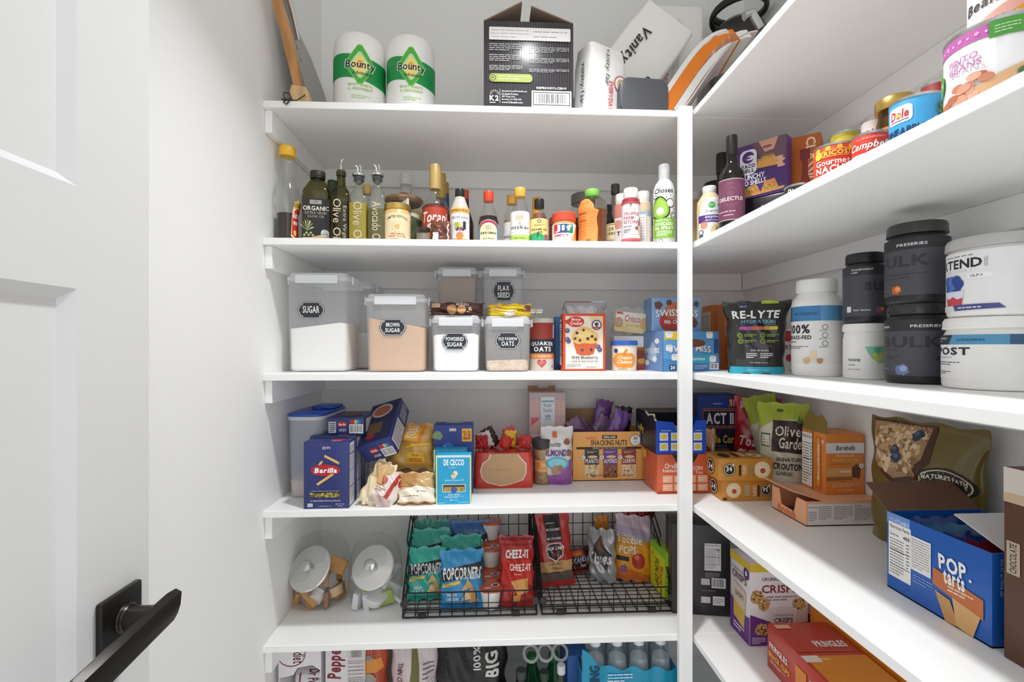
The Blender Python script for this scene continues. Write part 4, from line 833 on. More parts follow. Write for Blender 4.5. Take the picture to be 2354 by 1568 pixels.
t = can('tomato_can', 'dark red can behind the gold-lidded olive jar', 'can', (2116, 2200), 182, 2, '9c2a26', X=.715, group='food cans'); t.c().txt('RED GOLD', .1, .7, .7, .85, 'e8d8d4', b=1, sh=.2)
t = can('pinto_bean_can', 'large white pinto bean can with pink band', 'can', (2167, 2415), 40, 2, 'efedee', X=.640, spin=3); c = t.c(-95, 95)
c.rect(0, .845, 1, 1, 'c463ac')
for k in range(9): c.dot(.06 + .11 * k, .925, .018, 'e2a8d4', n=5); c.dot(.115 + .11 * k, .915, .01, 'f0d4ea', n=5)
c.rr(.46, .80, .66, 1.0, .008, '4c9a3a'); c.lines(.49, .84, .63, .95, 3, 'cfe6c4', .3)
c.txt('PINTO', .2, .64, .40, .72, 'c67ab4', b=1); c.txt('BEANS', .2, .54, .42, .62, 'c67ab4', b=1); c.ell(.06, .52, .07, .16, '5aa84e'); c.txt('NON GMO', .02, .5, .11, .55, 'e6f2e2')
c.poly([(.34, .24), (.62, .42), (.74, .5), (.6, .3), (.44, .12)], 'd9ad80'); R = random.Random(2)
for k in range(15): c.ell(.16 + .30 * R.random() + .0, .12 + .24 * R.random() + .05 * (k % 3), .045, .05, ('c98468', 'd99c80', 'b8704e', 'e0ab90')[k % 4])
for k in range(9): blob(c, .58 + .18 * R.random(), .16 + .16 * R.random(), .035, ('6f8a54', '8aa26a', '50703c', 'a8ae5a')[k % 4], k)
c.poly([(0, .0), (.35, .0), (.1, .05), (0, .1)], '7cb85a'); c.lines(.9, .1, 1, .8, 10, '8a9a80', .35)
t2 = T('bean_can', 'white can with orange and pink print stacked on the pinto bean can', 'can', (t.o.location.x + .005, t.o.location.y - .012, ST[2] + t.h + .0012), t.o.rotation_euler.z)
r, h = .0375, .11; t2.part('body', turn([(r * .98, 0), (r * .985, h)], n=10), 'efece8'); t2.part('rim', turn([(r * .97, h - .004), (r, h - .003), (r, h), (r * .9, h)], n=10), STEEL); t2.part('base_rim', turn([(r * .95, 0), (r, 0), (r, .004), (r * .97, .004)], n=10), STEEL)
c = t2.cyl(r * .985, 0, h); c.txt('Bean', .08, .2, .42, .32, '4a4444', b=1, sh=.2); c.poly([(.2, .02), (.5, .16), (1, .2), (1, .02)], 'e6a89c'); c.poly([(.5, .02), (.7, .14), (1, .16), (1, .02)], 'e8932e'); c.rect(0, .6, 1, .95, '8a9a5a')
# ------------------------------------------------------------------ third shelf: canisters and baking
def plaque(c, cx, cy, rx, ry, lines):
    def sh(k, col):
        a, b = rx * k, ry * k; P = []
        for sx, sy in ((1, 1), (-1, 1), (-1, -1), (1, -1)):
            q = [(1.0, .18), (.90, .38), (.86, .62), (.70, .66), (.66, .98), (.0, 1.0)]
            q = q if sx * sy > 0 else q[::-1]
            P += [(cx + sx * a * u, cy + sy * b * v) for u, v in q]
        c.poly(P, col)
    sh(1, '2b2f38'); sh(.95, 'e6e8ea'); sh(.90, '2b2f38')
    n = len(lines)
    for k, (s, wf, hf) in enumerate(lines):
        y0 = cy + ry * (.66 - 1.32 * (k + 1) / n) if n > 1 else cy - ry * .42
        hh = ry * (1.32 / n) * .74 if n > 1 else ry * .84
        c.txt(s, cx - rx * wf, y0 + hh * .1, cx + rx * wf, y0 + hh * (.1 + hf), 'f4f4f2', b=1)
def bin_(name, label, px, ytop, yb=None, depth=.13, fill=None, lv=.5, slant=0.0, Y=None, base=None, tag=None, tagpos=(.36, .55, .2, .13), group='frosted storage canisters'):
    xc, yf, w, h = fitb(px[0], px[1], ytop, 3, yb=yb, Y=Y, base=base); b = ST[3] if base is None else base; d = depth
    t = T(name, label, 'canister', (xc, yf + d / 2, b + .0005), 0, group)
    hb = h - .016; k = .93; r = .014
    t.part('tub', loft([(w * k - .012, d * k - .012, r, 0), (w * k - .002, d * k - .002, r, .003), (w * k, d * k, r, .008), (w * .975, d * .975, r, hb)], n=4, cap1=False), FROST)
    t.part('lid', loft([(w, d, r, hb - .006), (w * 1.01, d * 1.01, r, hb - .004), (w * 1.01, d * 1.01, r, hb + .004), (w * .95, d * .95, r, hb + .0065), (w * .93, d * .93, r, hb + .013), (w * .9, d * .9, r, hb + .016)], n=4), M('eef0f3', kind='plastic', a=.5, rough=.25, var=0))
    t.part('clip', box(-w * .34, w * .34, -d / 2 * 1.01 - .006, -d / 2 * 1.01 - .0008, hb - .014, hb + .009, .0018, 1), M('f2f4f7', kind='plastic', a=.62, rough=.25, var=0))
    for s in (-1, 1): t.part('clip', box(*sorted((s * (w / 2 * 1.01 + .0008), s * (w / 2 * 1.01 + .006))), -d * .3, d * .3, hb - .014, hb + .009, .0018, 1), M('f2f4f7', kind='plastic', a=.62, rough=.25, var=0))
    if fill:
        g = loft([(w * k - .016, d * k - .016, r, .003), (w * k - .006, d * k - .006, r, .009), (w * (k + (.975 - k) * lv) - .006, d * (k + (.975 - k) * lv) - .006, r, hb * lv)], n=4)
        n = len(g[0]) // 3; g = ([(v[0], v[1], v[2] + (slant * v[0] / w + .004 * math.sin(v[0] * 90 + v[1] * 40) if i >= 2 * n else 0)) for i, v in enumerate(g[0])], g[1])
        t.part('contents', g, fill)
    if tag:
        ck = lambda x, y, e: (-w / 2 * .955 + x * w * .955, -(d * (k + (.975 - k) * y)) / 2 - e - .0004, y * hb)
        c = Canvas(t, ck, w * .955, hb); plaque(c, tagpos[0], tagpos[1], tagpos[2], tagpos[3], tag)
    t.hh = h
    return t
SUG = M('eeece8', rough=.9, var=.01); BSUG = M('d2ab86', rough=.95, kind='grain', a=.08, scale=60, var=0); OATS = M('d6bda2', rough=.9, kind='grain', a=.25, scale=25, var=0)
bin_('sugar_canister', 'tallest frosted canister, half full of white sugar', (656, 800), 627, Y=1.385, depth=.15, fill=SUG, lv=.5, slant=.02, tag=[('SUGAR', .62, 1)], tagpos=(.40, .66, .225, .09))
bin_('sugar_canister', 'frosted canister hidden behind the white sugar canister', (722, 858), 648, Y=1.575, depth=.15, fill=SUG, lv=.45)
bin_('brown_sugar_canister', 'frosted canister of brown sugar, nearly full', (838, 980), 676, Y=1.37, depth=.13, fill=BSUG, lv=.69, slant=-.03, tag=[('BROWN', .5, 1), ('SUGAR', .56, 1)], tagpos=(.45, .62, .225, .115))
t = bin_('powdered_sugar_canister', 'small frosted canister full of powdered sugar', (990, 1105), 725, Y=1.375, depth=.112, fill=M('f7f6f5', rough=.95, var=.005), lv=.74, tag=[('POWDERED', .7, .9), ('SUGAR', .6, 1)], tagpos=(.48, .60, .27, .17)); hp = t.hh
t = bin_('oats_canister', 'small frosted canister with a layer of rolled oats', (1113, 1221), 727, Y=1.375, depth=.112, fill=OATS, lv=.22, tag=[('OLD FASHION', .74, .75), ('OATS', .5, 1.1)], tagpos=(.50, .62, .28, .17)); ho = t.hh
b1 = bin_('flour_canister', 'frosted canister behind the powdered sugar canister', (1000, 1096), 736, Y=1.51, depth=.12, fill=M('d9cfc0', rough=.9), lv=.7)
b2 = bin_('flour_canister', 'frosted canister behind the rolled oats canister', (1108, 1204), 736, Y=1.51, depth=.12, fill=M('d9cdbf', rough=.9), lv=.7)
bin_('cocoa_canister', 'frosted canister with a bag of cocoa inside, stacked at the back', (1002, 1098), 614, Y=1.51, depth=.12, base=ST[3] + b1.hh + .001, fill=M('9c8577', rough=.7, var=.1, scale=18), lv=.86)
bin_('flax_canister', 'frosted canister low on flax seed, stacked at the back', (1109, 1203), 614, Y=1.51, depth=.12, base=ST[3] + b2.hh + .001, fill=M('8d817c', rough=.9), lv=.26, tag=[('FLAX', .5, 1), ('SEED', .54, 1)], tagpos=(.52, .60, .29, .22))
p = at_y(1050, HY, 1.40)
t = pouch('chocolate_chip_bag', 'brown chocolate chip bag lying on the powdered sugar canister', 'snack bag', (p.x, 1.405, ST[3] + hp + .001), .158, .036, .055, M('48261f', rough=.25, kind='foil'), foot=.7, top=.5, seed=4, wr=1.3); c = t.c; c.dot(.42, .45, .09, 'bb8a5a'); c.dot(.60, .45, .08, 'c4945f'); scatter(c, .35, .2, .66, .75, 8, ['4a2a1c'], .012); c.rect(.03, .6, .2, .95, 'caa58a'); c.txt('MORSELS', .5, .75, .74, .97, 'e6dcd4'); c.dot(.76, .5, .035, 'd9b48a')
p = at_y(1170, HY, 1.40)
t = pouch('butterscotch_bag', 'yellow baking chip bag clipped shut on the oats canister', 'snack bag', (p.x + .003, 1.40, ST[3] + ho + .001), .128, .034, .05, M('f1cf1e', rough=.25, kind='foil'), foot=.7, top=.5, seed=6, wr=1.4); c = t.c; c.txt('TOLL HOUSE', .5, .35, .82, .6, '4a3a10', b=0); c.poly([(.1, .5), (.25, .95), (.35, .95), (.2, .5)], 'd9b08a'); c.rr(.36, .02, .6, .35, .03, 'f1efe8'); c.rect(.84, .4, .98, .9, '8a4a5a')
x0 = .128 / 2; t.part('clip', join(box(x0 - .012, x0 + .028, -.008, .008, .010, .014), box(x0 - .005, x0 + .03, -.006, .006, .016, .02)), M('e9e2c8', rough=.4)); t.part('clip_spring', tube([(x0 + .006, -.01, .005), (x0 + .014, -.012, .015), (x0 + .006, -.01, .024)], .002, 5), CHROME)
# oats drum
x, y, r, D, ac = rnd(1218, 1273, Y=1.46); h = hgt(731, D, r, ac, ST[3])
t = T('oats_drum', 'round cardboard oats drum behind the oats canister', 'drum', (x, y, ST[3] + .0004), -ac)
t.part('drum', turn([(r * .98, 0), (r, .004), (r, h - .012)], n=10), 'd8cfc2'); t.part('lid', turn([(r * 1.015, h - .014), (r * 1.015, h - .002), (r * .97, h)], n=10), 'cfc7bb')
c = t.cyl(r, .0, h - .014); c.rect(0, .60, 1, 1, '9c3a30'); c.rect(0, .36, 1, .66, '27303f'); c.rect(0, .25, 1, .36, 'd9813f'); c.txt('QUAKER', .18, .50, .86, .61, 'f1eee8', b=2, arc=.15); c.txt('OATS', .28, .40, .76, .5, 'f1eee8', b=2); c.txt('OLD FASHIONED', .2, .28, .8, .33, 'f3ddc4', b=1); heart(c, .5, .16, .13, 'c84a50'); c.lines(.42, .13, .58, .2, 3, 'ecc4c4', .3); c.rect(.78, .06, .9, .12, '8fa3ae'); c.rr(.84, .68, .93, .97, .01, 'e4dcd4')
t = carton('cake_mix_carton', 'narrow blue carton standing behind the muffin mix', 'box', (1277, 1300), 728, 3, '2f74b8', .06, Y=1.50); t.F.rect(0, 0, 1, .12, '1f4f8a')
# muffin mix
t = carton('muffin_mix_carton', 'red-bordered blueberry muffin mix carton with muffin picture', 'box', (1294, 1392), 721, 3, 'd84f2a', .05, Y=1.42); c = t.F
c.rect(.06, .035, .94, .955, 'ecdfcd'); c.poly([(.06, .955), (.94, .955), (.94, .75), (.7, .8), (.6, .955)], 'e6c79c'); c.rect(.06, .035, .94, .4, 'efe9e2'); c.ell(.3, .855, .20, .095, 'd03a2a'); c.poly([(.06, .83), (.16, .80), (.16, .91), (.06, .88)], 'd03a2a'); c.txt('Betty', .2, .86, .42, .92, 'ffffff', b=1, sh=.2); c.txt('Crocker', .17, .80, .46, .86, 'ffffff', b=1, sh=.2)
c.dot(.79, .80, .12, '4a4a7a'); c.dot(.79, .80, .09, 'efe9e2'); blob(c, .79, .81, .05, '3a4a3a'); c.rect(.68, .74, .9, .77, 'b84a4a')
c.poly([(.24, .5), (.80, .5), (.72, .30), (.62, .27), (.42, .27), (.32, .3)], 'd2623a'); c.poly([(.19, .57), (.22, .64), (.3, .70), (.4, .76), (.5, .77), (.6, .75), (.72, .7), (.82, .64), (.84, .57), (.8, .49), (.66, .47), (.5, .485), (.36, .465), (.24, .5)], 'e6bd6a'); c.ell(.48, .65, .2, .07, 'f0cf86')
for k, (a, b) in enumerate(((.33, .66), (.48, .71), (.68, .6), (.4, .53), (.76, .55), (.28, .56), (.58, .56), (.45, .36), (.66, .37))): blob(c, a, b, .035, ('3f3348', '56455e')[k % 2], k)
for a, b in ((.1, .7), (.13, .52), (.1, .55), (.86, .37), (.82, .42)): c.dot(a, b, .055, '55507c'); c.dot(a - .01, b + .01, .03, '807ca4')
c.txt('Wild Blueberry', .19, .2, .82, .255, '2b2a3a', b=1); c.txt('muffin & quick bread mix', .19, .14, .82, .185, '5a4a4a', b=0, sh=.25); c.lines(.08, .06, .42, .12, 4, '6a7a8a', .35); c.lines(.55, .055, .9, .075, 1, '5a5a6a', .5)
t.L.facts(.15, .1, .85, .9)
# clear box with bagged flour and a wire bail
xc, yf, w, h = fitb(1299, 1393, 694, 3, Y=1.50)
t = T('glass_box_jar', 'clear glass box jar with wire bail holding a white bag', 'jar', (xc, yf + .06, ST[3] + .0004), 0)
t.part('glass', loft([(w * .92, .1, .01, 0), (w * .95, .11, .01, h * .95)], n=3, cap1=False), CLEAR); t.part('bail', tube([(-w / 2, -.02, h * .9), (-w / 2 * 1.04, -.05, h * .93), (-w / 2 * .98, -.062, h), (w / 2 * .98, -.062, h), (w / 2 * 1.04, -.05, h * .93), (w / 2, -.02, h * .9)], .0025, 6), CHROME)
b = Bag(w * .84, h * .92, .09, seed=3, foot=.9, top=.6, wr=2); t.part('flour_bag', move(b.geo(), Matrix.Translation((0, 0, .004))), M('e9e6e6', rough=.5, var=.02))
# shortening sticks in a clear bag, stacked on an orange pack
t = carton('cracker_pack', 'orange snack carton behind the blue-lidded tub', 'box', (1425, 1488), 800, 3, 'b8682c', .07, Y=1.475); hq = t.h; t.F.ell(.75, .7, .2, .2, '8a3a1c'); t.F.rect(0, 0, 1, .2, 'b03a3a'); t.F.ell(.8, .4, .16, .12, 'e0a04a')
t = T('white_carton', 'white bagged carton under the shortening carton', 'box', (at_y(1448, HY, 1.5).x, 1.517, ST[3] + hq + .0008), rad(-3)); t.part('carton', box(-.052, .052, -.035, .035, 0, .036, .002), 'eceaea')
t = T('shortening_carton', 'yellow and white shortening carton tilted in a clear bag', 'box', (at_y(1450, HY, 1.5).x, 1.515, ST[3] + hq + .0475), rad(-4), ry=rad(6))
w, d, h = .106, .06, .062; t.part('carton', box(-w / 2, w / 2, -d / 2, d / 2, 0, h, .002), 'efe3d0'); c = t.face('F', w, d, h); c.poly([(0, 0), (1, 0), (1, .4), (.6, .5), (.3, .55), (0, .4)], 'e8d28a'); c.txt('Crisco', .26, .52, .72, .86, 'b8344a', b=1, sh=.1); c.ell(.1, .45, .13, .26, 'c39a78'); scatter(c, .02, .25, .2, .65, 14, ['a87a5a', 'dcb898'], .02); c.ell(.84, .5, .13, .3, 'dcab74'); c.rect(.02, .87, .2, .98, 'c8343c'); c.txt('BAKING STICKS', .32, .3, .7, .4, 'a88a3a', b=0)
g = Bag(w * 1.1, h * 1.28, d * 1.25, seed=12, foot=.95, top=.85, wr=2.2, pinch=0); t.part('clear_bag', move(g.geo(), Matrix.Translation((0, 0, -.004))), FILM, smooth=60)
# frosting tub
x, y, r, D, ac = rnd(1404, 1466, Y=1.435); h = hgt(783, D, r, ac, ST[3])
t = T('frosting_tub', 'cream frosting tub with blue lid and orange pumpkin print', 'tub', (x, y, ST[3] + .0004), -ac)
t.part('tub', turn([(r * .86, 0), (r * .9, .003), (r * .95, h * .86)], n=9), 'f0e2cd'); t.part('lid', turn([(r, h * .84), (r, h * .98), (r * .95, h)], n=9), M('2f62b8', rough=.35))
c = t.cyl(lambda z: r * (.9 + .055 * z / h), 0, h * .83); c.ell(.5, .42, .32, .3, 'e98a2c'); c.ell(.36, .42, .16, .29, 'ee9a40'); c.ell(.66, .42, .16, .29, 'ee9a40'); c.poly([(.47, .7), (.53, .7), (.6, .85), (.54, .86)], 'd8842c'); c.dot(.28, .8, .06, '27407a'); c.txt('Cream', .34, .46, .7, .6, 'fff4e4', b=1, sh=.2); c.txt('Cheese', .32, .3, .72, .44, 'fff4e4', b=1, sh=.2); c.lines(.35, .05, .7, .1, 1, '6a5a4a', .5)
# cocoa cartons
t = carton2('cocoa_carton', 'lower blue cocoa carton with white marshmallows', 'box', (1525, 854.5), (1653, 853), 762, 3, '5f9bd0', .13); c = t.F; hc = t.h
c.rect(0, 0, 1, .3, '4f8cc6'); c.rect(.02, .78, .3, .98, 'f0cc2e'); c.txt('30', .05, .82, .14, .94, '3a3010'); c.txt('SWISS MISS', .1, .44, .86, .66, '2a2326', b=2, arc=.2); c.txt('SWISS MISS', .1, .455, .85, .66, 'f4f1ee', b=1, arc=.2); c.poly([(.3, .2), (.85, .2), (.9, .42), (.3, .4)], '3fb0cc'); c.txt('Sensations', .4, .27, .74, .36, 'f1f6f8', b=1, sh=.2); c.ell(.55, .7, .2, .1, '7a4a34')
for a, b_ in ((.1, .58), (.2, .35), (.88, .3), (.82, .9), (.1, .9)): c.rr(a - .06, b_ - .08, a + .06, b_ + .08, .03, 'f2f1ef'); c.ell(a, b_ + .05, .045, .035, 'dcdad8')
c.rr(.1, .03, .22, .16, .02, '2a3a4a'); c.txt('20', .12, .05, .2, .14, 'ffffff', b=2); c.bars(.82, .04, .98, .2, 3); c.rect(.90, .45, .98, .8, '2c4f86'); c.lines(.55, .05, .78, .16, 3, 'c9dcea', .5)
c = t.L; c.rect(0, 0, 1, 1, '6f8fc0'); c.poly([(.3, .3), (.7, .2), (.75, .55), (.55, .75), (.35, .55)], 'a8c4e0'); c.txt('SWISS MISS', .2, .45, .85, .58, 'f1f1ee', b=2)
for a, b_ in ((.3, .2), (.75, .75), (.65, .3)): c.ell(a, b_, .1, .07, 'eceaea')
t = carton('cocoa_carton', 'upper blue cocoa carton with red emblem and chocolate pieces', 'box', (1500, 1612), 685, 3, '7da3cc', .08, Y=1.42, base=ST[3] + hc + .0008, rz=rad(-3)); c = t.F
c.ell(.52, .3, .36, .4, 'b83a2c'); c.ell(.55, .6, .3, .28, 'c06a50'); c.txt('SWISS MISS', .08, .4, .95, .66, '2a2022', b=2, arc=.15); c.txt('SWISS MISS', .085, .415, .94, .66, 'f3f0ee', b=1, arc=.15); c.txt('Milk Chocolate', .26, .22, .8, .34, 'f1dcd0', b=1)
for a, b_, q in ((.14, .78, .1), (.36, .86, .07), (.86, .24, .1), (.9, .82, .07), (.7, .14, .07)): blob(c, a, b_, q, '6a4030', int(a * 50), n=5)
c = t.L; c.rect(0, 0, 1, 1, '6f93bd')
# ---- third shelf, right-hand run
t = carton('bar_carton', 'rear orange snack bar carton near the shelf corner', 'box', (1640, 1708), 701, 3, 'cf7430', .09, Y=1.615, rz=rad(-4)); c = t.F; c.txt('CARAMEL', .55, .6, .98, .68, 'f4dcc4'); c.ell(.72, .38, .09, .12, '8a4a2c'); c.ell(.75, .36, .06, .08, 'c9a07c'); c.lines(.3, .72, .5, .85, 3, 'f0d4b8', .3); c = t.L; c.rect(.1, .4, .9, .9, 'd8c4b0'); c.lines(.15, .45, .85, .85, 12, '7a6a5c', .35)
t = carton('bar_carton', 'front orange snack bar carton beside the black pouch', 'box', (1668, 1722), 698, 3, 'd2702c', .06, Y=1.50, rz=rad(-4)); c = t.F; c.txt('DANDY', .15, .62, .7, .7, 'f4dcc4', b=2); c.rect(.0, .1, .45, .5, 'b85a1c'); c.rr(.5, .05, .8, .3, .05, 'e8a468')
t = carton('bar_carton', 'narrow yellow and purple carton peeking left of the black pouch', 'box', (1688, 1716), 772, 3, 'e3b83a', .04, Y=1.43); c = t.F; c.rect(0, 0, 1, .3, 'b84a4a'); c.poly([(0, .35), (.7, .45), (.7, .7), (0, .62)], '4a3f8a'); c.txt('O', .1, .15, .4, .28, 'f0e8d0')
A = at_z(1751, 860, ST[3])
t = pouch('electrolyte_pouch', 'black stand-up drink mix pouch with lime and teal print', 'pouch', (A.x, A.y + .028, ST[3] + .0006), .150, .195, .06, M('232221', rough=.22, kind='foil', var=.05), rz=-ang(1751) * .7, foot=.75, seed=5, pinch=.1, topw=1.16, wr=1.2); c = t.c
t.o.scale = (.96, 1, .985)
c.rect(.02, .0, .98, .095, '2aa3bd'); c.txt('HYDRATION SUPPORT', .32, .035, .7, .06, 'bfe6ee', b=0); c.rect(.58, .955, .82, .995, '9fb93a')
c.txt('RE-LYTE', .1, .75, .86, .86, 'f4f4f2', b=2, sh=.15); c.txt('HYDRATION', .24, .685, .78, .73, '6fb2d4', b=1); c.poly([(.2, .595), (.4, .595), (.4, .64), (.2, .64)], 'b85aa8'); c.poly([(.4, .595), (.6, .595), (.6, .64), (.4, .64)], 'd8705c'); c.poly([(.6, .595), (.82, .595), (.82, .64), (.6, .64)], 'c9b43c'); c.txt('VARIETY PACK', .32, .605, .7, .63, '5a2a3a')
c.dot(.3, .92, .075, '3d4a66'); c.dot(.3, .92, .065, '232838'); c.txt('ZERO', .25, .91, .35, .935, 'c4ccd8')
for a, b_ in ((.2, .52), (.2, .44), (.58, .52), (.58, .44)): c.dot(a, b_, .045, '8aa03a'); c.dot(a, b_, .034, '4a5622'); c.lines(a + .07, b_ - .02, a + .28, b_ + .02, 2, '9fb54a', .5)
c.txt('30 STICK PACKS', .28, .36, .74, .39, '7a4a8a', b=1); c.txt('FIVE OF EACH:', .38, .305, .68, .325, 'e8e8e4'); c.lines(.3, .21, .48, .285, 3, 'dcdcd8', .5); c.lines(.54, .21, .76, .285, 3, 'dcdcd8', .5); c.txt('Net Weight 6.75 oz', .36, .14, .68, .16, 'e8e8e4', b=0)
A = at_z(1806, 852, ST[3])
t = pouch('snack_pouch', 'white and red pouch between the black pouch and the white tub', 'pouch', (A.x, A.y + .02, ST[3] + .0006), .09, .125, .04, M('e6dfe2', rough=.3, kind='foil'), rz=-ang(1806), foot=.7, seed=15); c = t.c; c.rect(0, .7, 1, .95, 'b8283a'); c.dot(.75, .3, .12, 'c8303c'); c.txt('OS', .4, .5, .9, .62, 'b8485c')
def tub(name, label, px, ytop, yb=None, base=None, at=None, body='f0efec', lidm=None, label_h=(.15, .8), shoulder=.88, lid=(.86, 1.0), lidr=.82, rib=True, group='supplement tubs'):
    if at: x, y, r, D, ac = at
    else: x, y, r, D, ac = rnd(px[0], px[1], S=3, yb=yb)
    b = ST[3] if base is None else base; h = hgt(ytop, D, r * lidr, ac, b)
    t = T(name, label, 'tub', (x, y, b + .0006), -ac, group)
    P = [(r * .9, 0), (r * .97, h * .02), (r, h * .06), (r, h * (lid[0] - .14)), (r * .97, h * (lid[0] - .09)), (r * lidr * .97, h * (lid[0] - .015)), (r * lidr * .95, h * lid[0])]
    t.part('jar', turn(P, n=11), K(body, rough=.35)); R = r * lidr
    z0, z1 = h * lid[0], h * lid[1]
    t.part('lid', turn([(R * 1.0, z0), (R * 1.05, z0 + .002), (R * 1.05, z1 - .005), (R * 1.0, z1)], n=11), lidm or WHITEP)
    t.part('lid_seal', turn([(R * 1.055, z0 + .0005), (R * 1.065, z0 + .002), (R * 1.055, z0 + .0045)], n=11, cap0=False, cap1=False), lidm or WHITEP)
    t.r, t.h, t.at = r, h, (x, y, r, D, ac); t.base = b
    t.c = lambda z0=label_h[0], z1=label_h[1], a0=-90, a1=90: t.cyl(r, z0 * h, z1 * h, a0, a1)
    return t
t = tub('protein_tub', 'tall white protein tub with blue band', (1819, 1938), 641, yb=866, lid=(.87, 1), lidr=.78, label_h=(.13, .72)); c = t.c(); c.rect(0, 0, 1, 1, 'e9e8e6'); c.rect(0, .74, 1, 1, '3f7fb4'); c.rect(.0, .74, .1, 1, '2a3f5a'); c.rect(.55, .74, .8, 1, '5a97c6'); c.txt('PROTEINSERIES', .18, .84, .52, .89, '24506f', b=1); c.txt('100%', .08, .52, .42, .68, '23262c', b=2); c.txt('GRASS-FED', .04, .42, .44, .49, '23262c', b=2); c.lines(.06, .36, .3, .39, 1, '55585c', .6)
for k in range(3): c.dot(.60, .63 - .14 * k, .035, '3a3d44'); c.dot(.60, .63 - .14 * k, .028, 'e9e8e6'); c.lines(.53, .555 - .14 * k, .67, .58 - .14 * k, 2, '7a7c80', .4)
c.rr(.42, .06, .50, .22, .02, 'ead7b8'); blob(c, .38, .05, .05, 'd9b68a'); blob(c, .54, .05, .04, 'c09060'); c.lines(.08, .25, .4, .31, 2, '3a3d44', .3); c.facts(.86, .0, .99, .72)
t = tub('creatine_tub', 'white creatine tub with green splash print, lower of two', (1937, 2041), 744, yb=873, lid=(.86, 1), lidr=.97, label_h=(.08, .78), shoulder=.95); c = t.c(); c.txt('THORNE', .24, .34, .44, .41, '23262a', b=1); c.txt('Creatine', .24, .23, .36, .28, '4a4c50', b=0); c.txt('DIETARY SUPPLEMENT', .24, .12, .44, .15, '6a6c70', b=0)
c.poly([(.5, .72), (.9, .74), (.9, .35), (.72, .3), (.6, .42), (.55, .55)], '8fd0b4'); c.poly([(.58, .55), (.8, .58), (.78, .36), (.66, .34)], 'c9d67a'); c.poly([(.62, .68), (.75, .7), (.7, .5)], '5fb890')
t0 = t; t = tub('preworkout_tub', 'black and grey supplement tub stacked on the creatine tub', None, 580, base=t0.base + t0.h + .0008, at=t0.at, body='262528', lidm=BLACKP, lidr=.84, label_h=(.1, .80)); c = t.c(); c.rect(0, 0, 1, .82, '46464e'); c.rect(.0, .82, 1, 1, '2f2f34'); c.rect(.1, .84, .28, .98, '3a3a42'); c.txt('TRANSPARENT', .30, .915, .62, .95, 'e2e2e6'); c.txt('LABS', .30, .86, .40, .895, 'e2e2e6'); c.txt('BULK', .5, .5, 1.0, .68, '2b2b32', b=2); c.rr(.22, .08, .30, .2, .02, 'dcdce0'); c.txt('Sour Gummy', .34, .09, .58, .14, 'e2e2e6', b=1); blob(c, .72, .11, .06, '8a4a6a', 3); blob(c, .76, .13, .035, 'd8804a', 5)
t = tub('preworkout_tub', 'black and grey supplement tub with blue fruit print, lower of the black pair', (2033, 2187), 698, yb=884, lid=(.87, 1), body='232224', lidm=M('3a3a3c', rough=.18, metal=.3), lidr=.90, label_h=(.1, .80)); c = t.c(); c.rect(0, 0, 1, .80, '4a4a52'); c.rect(0, .80, 1, 1, '2b2b2f'); c.txt('TRANSPARENT', .02, .86, .2, .9, 'e2e2e6'); c.txt('PRESERIES', .44, .86, .74, .91, 'e2e2e6'); c.txt('BULK', .08, .50, .76, .70, '303038', b=2); c.lines(.08, .44, .42, .47, 1, '303038', .6); blob(c, .36, .1, .07, '6f7fb4', 3); blob(c, .37, .12, .04, '9fb0d8', 5); c.lines(.06, .1, .26, .13, 1, '8a96c0', .6); c.lines(.1, .28, .34, .36, 2, '303038', .3); c.rr(.68, .28, .76, .36, .02, '303038')
t0 = t; t = tub('preworkout_tub', 'black and grey supplement tub with orange fruit print, on top of the pair', None, 508, base=t0.base + t0.h + .0008, at=t0.at, body='232224', lidm=M('3a3936', rough=.3), lidr=.90, label_h=(.1, .80)); c = t.c(); c.rect(0, 0, 1, .80, '4a4a52'); c.rect(0, .80, 1, 1, '2b2b2f'); c.txt('PRESERIES', .30, .86, .6, .91, 'e2e2e6'); c.txt('BULK', .0, .50, .62, .70, '303038', b=2); c.lines(.08, .28, .6, .4, 2, '303038', .3); blob(c, .30, .1, .055, 'c8602c', 3); blob(c, .31, .11, .03, 'eaa05a', 5); c.lines(.04, .09, .22, .12, 1, 'b86a44', .6); c.rect(.93, .2, 1, .95, 'c9c7c2')
t = tub('recovery_tub', 'white supplement tub with blue band, lower of the pair at the frame edge', (2163, 2412), 728, yb=900, lid=(.84, 1), lidr=.93, label_h=(.14, .76)); c = t.c(); c.rect(0, 0, 1, 1, 'ecebe9'); c.rect(0, .78, 1, 1, '4f93ba'); c.poly([(0, .78), (.2, .78), (.24, 1), (0, 1)], '2c2f38'); c.rect(.6, .78, 1, 1, '33597a'); c.txt('TRANSPARENT', .05, .90, .18, .94, 'e2e2e6'); c.txt('LABS', .05, .84, .10, .87, 'e2e2e6'); c.txt('CORESERIES', .27, .86, .46, .91, '24506f', b=1); c.txt('POST', .04, .54, .37, .72, '2c2f38', b=2); c.lines(.05, .47, .33, .5, 1, '8a8cb4', .5); c.lines(.05, .3, .3, .4, 2, '4a4c54', .35); c.lines(.05, .1, .22, .18, 2, '4a4c54', .4); c.facts(.74, .05, .98, .72)
